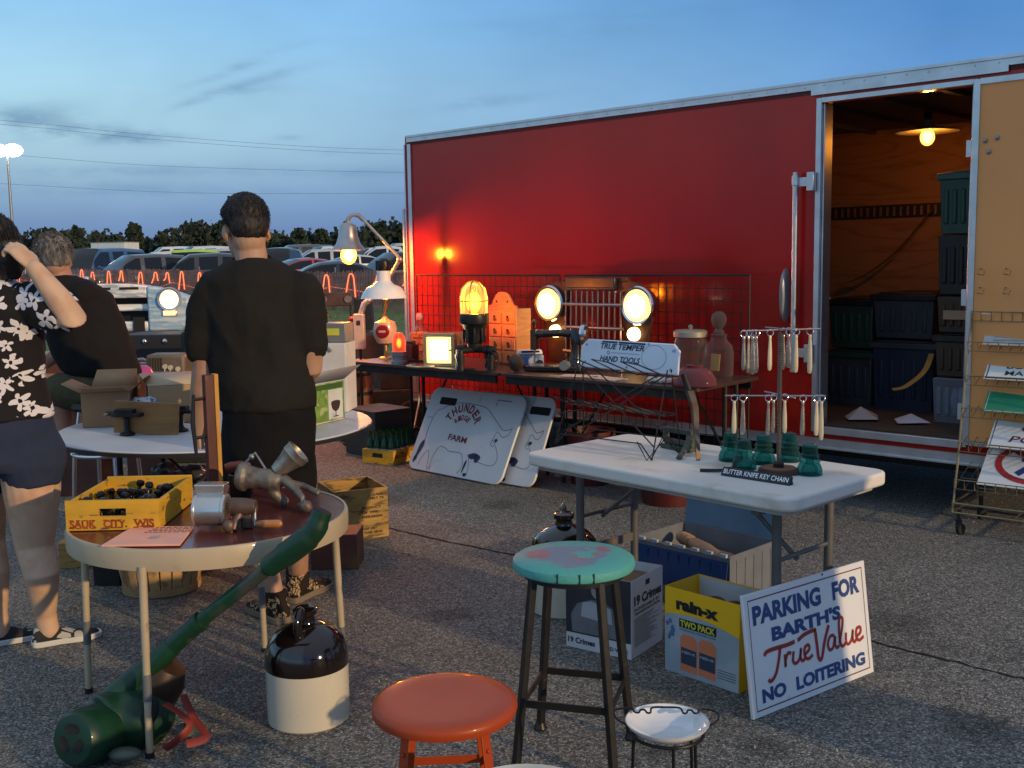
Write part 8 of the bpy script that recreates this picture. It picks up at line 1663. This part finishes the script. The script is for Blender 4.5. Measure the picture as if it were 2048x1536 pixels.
MB().lathe([(0, .02), (.2, .02), (.24, zt_), (.25, zt_), (.245, zt_ - .03), (.2, .03)], 32).build('tub', mat('dull_zinc', (.10, .105, .11), .5, .5, .2, 8), t); k = MB(); k.tube([(-.25, 0, zt_ - .08), (-.29, 0, zt_ - .12), (-.25, 0, zt_ - .16)], .008, 6); k.build('handle', STEEL, t)
for i, (u, d, m_, lab) in enumerate(((708, 8.9, mat('barrel_brown', (.16, .07, .035), .6, 0, .25, 6, stretch=(4, 4, .6)), 'brown wooden keg beside the left end of the long dark table'),)):
    a = gd(u, 790, d); t = thing('wooden_keg', lab, 'keg', (a.x, d, 0)); zt_ = D(u, 735, d).z; k = MB(); k.lathe([(0, .0), (.13, 0), (.155, zt_ * .3), (.16, zt_ * .5), (.155, zt_ * .7), (.13, zt_), (0, zt_ - .015)], 28); k.build('staves', m_, t)
    for z in (.08, .34, .66, .92): MB().lathe([(.0, zt_ * z), (.163 - .09 * (z - .5) ** 2, zt_ * z - .015), (.163 - .09 * (z - .5) ** 2, zt_ * z + .015)], 28, cap=False).build('hoop', IRON, t)
a = gd(762, 775, 9.3); t = thing('motor_mower', 'dark old mower with a pale seat under the long table\'s left end', 'mower', (a.x, 9.3, 0), R(20)); k = MB(); k.box((0, 0, .28), (.5, .4, .22)); k.box((.1, 0, .48), (.26, .3, .18)); k.tube([(-.2, 0, .4), (-.4, 0, .62), (-.5, 0, .66)], .02, 8); k.build('body', mat('mower_dark', (.03, .03, .03), .6, .2, .3, 12), t, bev=.03)
MB().ell((-.18, 0, .56), (.10, .12, .10)).build('seat', mat('mower_pale', (.40, .40, .44), .5), t)
for x in (-.2, .22):
    for y in (-.22, .22): MB().lathe([(.05, -.04), (.14, -.04), (.15, 0), (.14, .04), (.05, .04)], 18, XF((x, y, .15), rx=90)).build('wheel', RUBBER, t)
t = thing('extension_cord', 'pale cord hanging from the long table to the ground near the trailer corner', 'cord', (0, 0, 0)); k = MB(); k.tube(spline([D(838, 722, 8.2), D(836, 770, 8.25), D(838, 800, 8.3), D(832, 835, 8.2), D(828, 855, 8.0)], 6), .006, 6); k.tube(spline([D(905, 770, 8.5), D(902, 800, 8.4), D(906, 830, 8.2), D(852, 840, 8.1), D(848, 870, 8.0)], 6), .005, 6); k.build('cable', mat('pale_cord', (.65, .55, .38), .6), t)

# a tall cupboard made up for its shade, unseen to the right of the camera: it keeps the lot's floodlight off the boxes and the sign
t = thing('light_blocker', 'made-up tall wooden cupboard on the paving to the right, out of view', 'blocker', (3.68, 1.06, 0), math.atan2(.75, .66))
MB().box((0, .2, .80), (.50, .4, 1.56)).build('carcass', REDW, t, bev=.004)
for sx in (-1, 1):
    d_ = MB().box((sx * .124, -.01, .82), (.24, .02, 1.44)).build('door', WOODC, t, bev=.003); MB().ell((sx * .03, -.03, .85), (.014, .014, .014)).build('knob', IRON, d_)
MB().box((0, .2, 1.595), (.56, .45, .03)).build('cornice', WOODC, t, bev=.004)
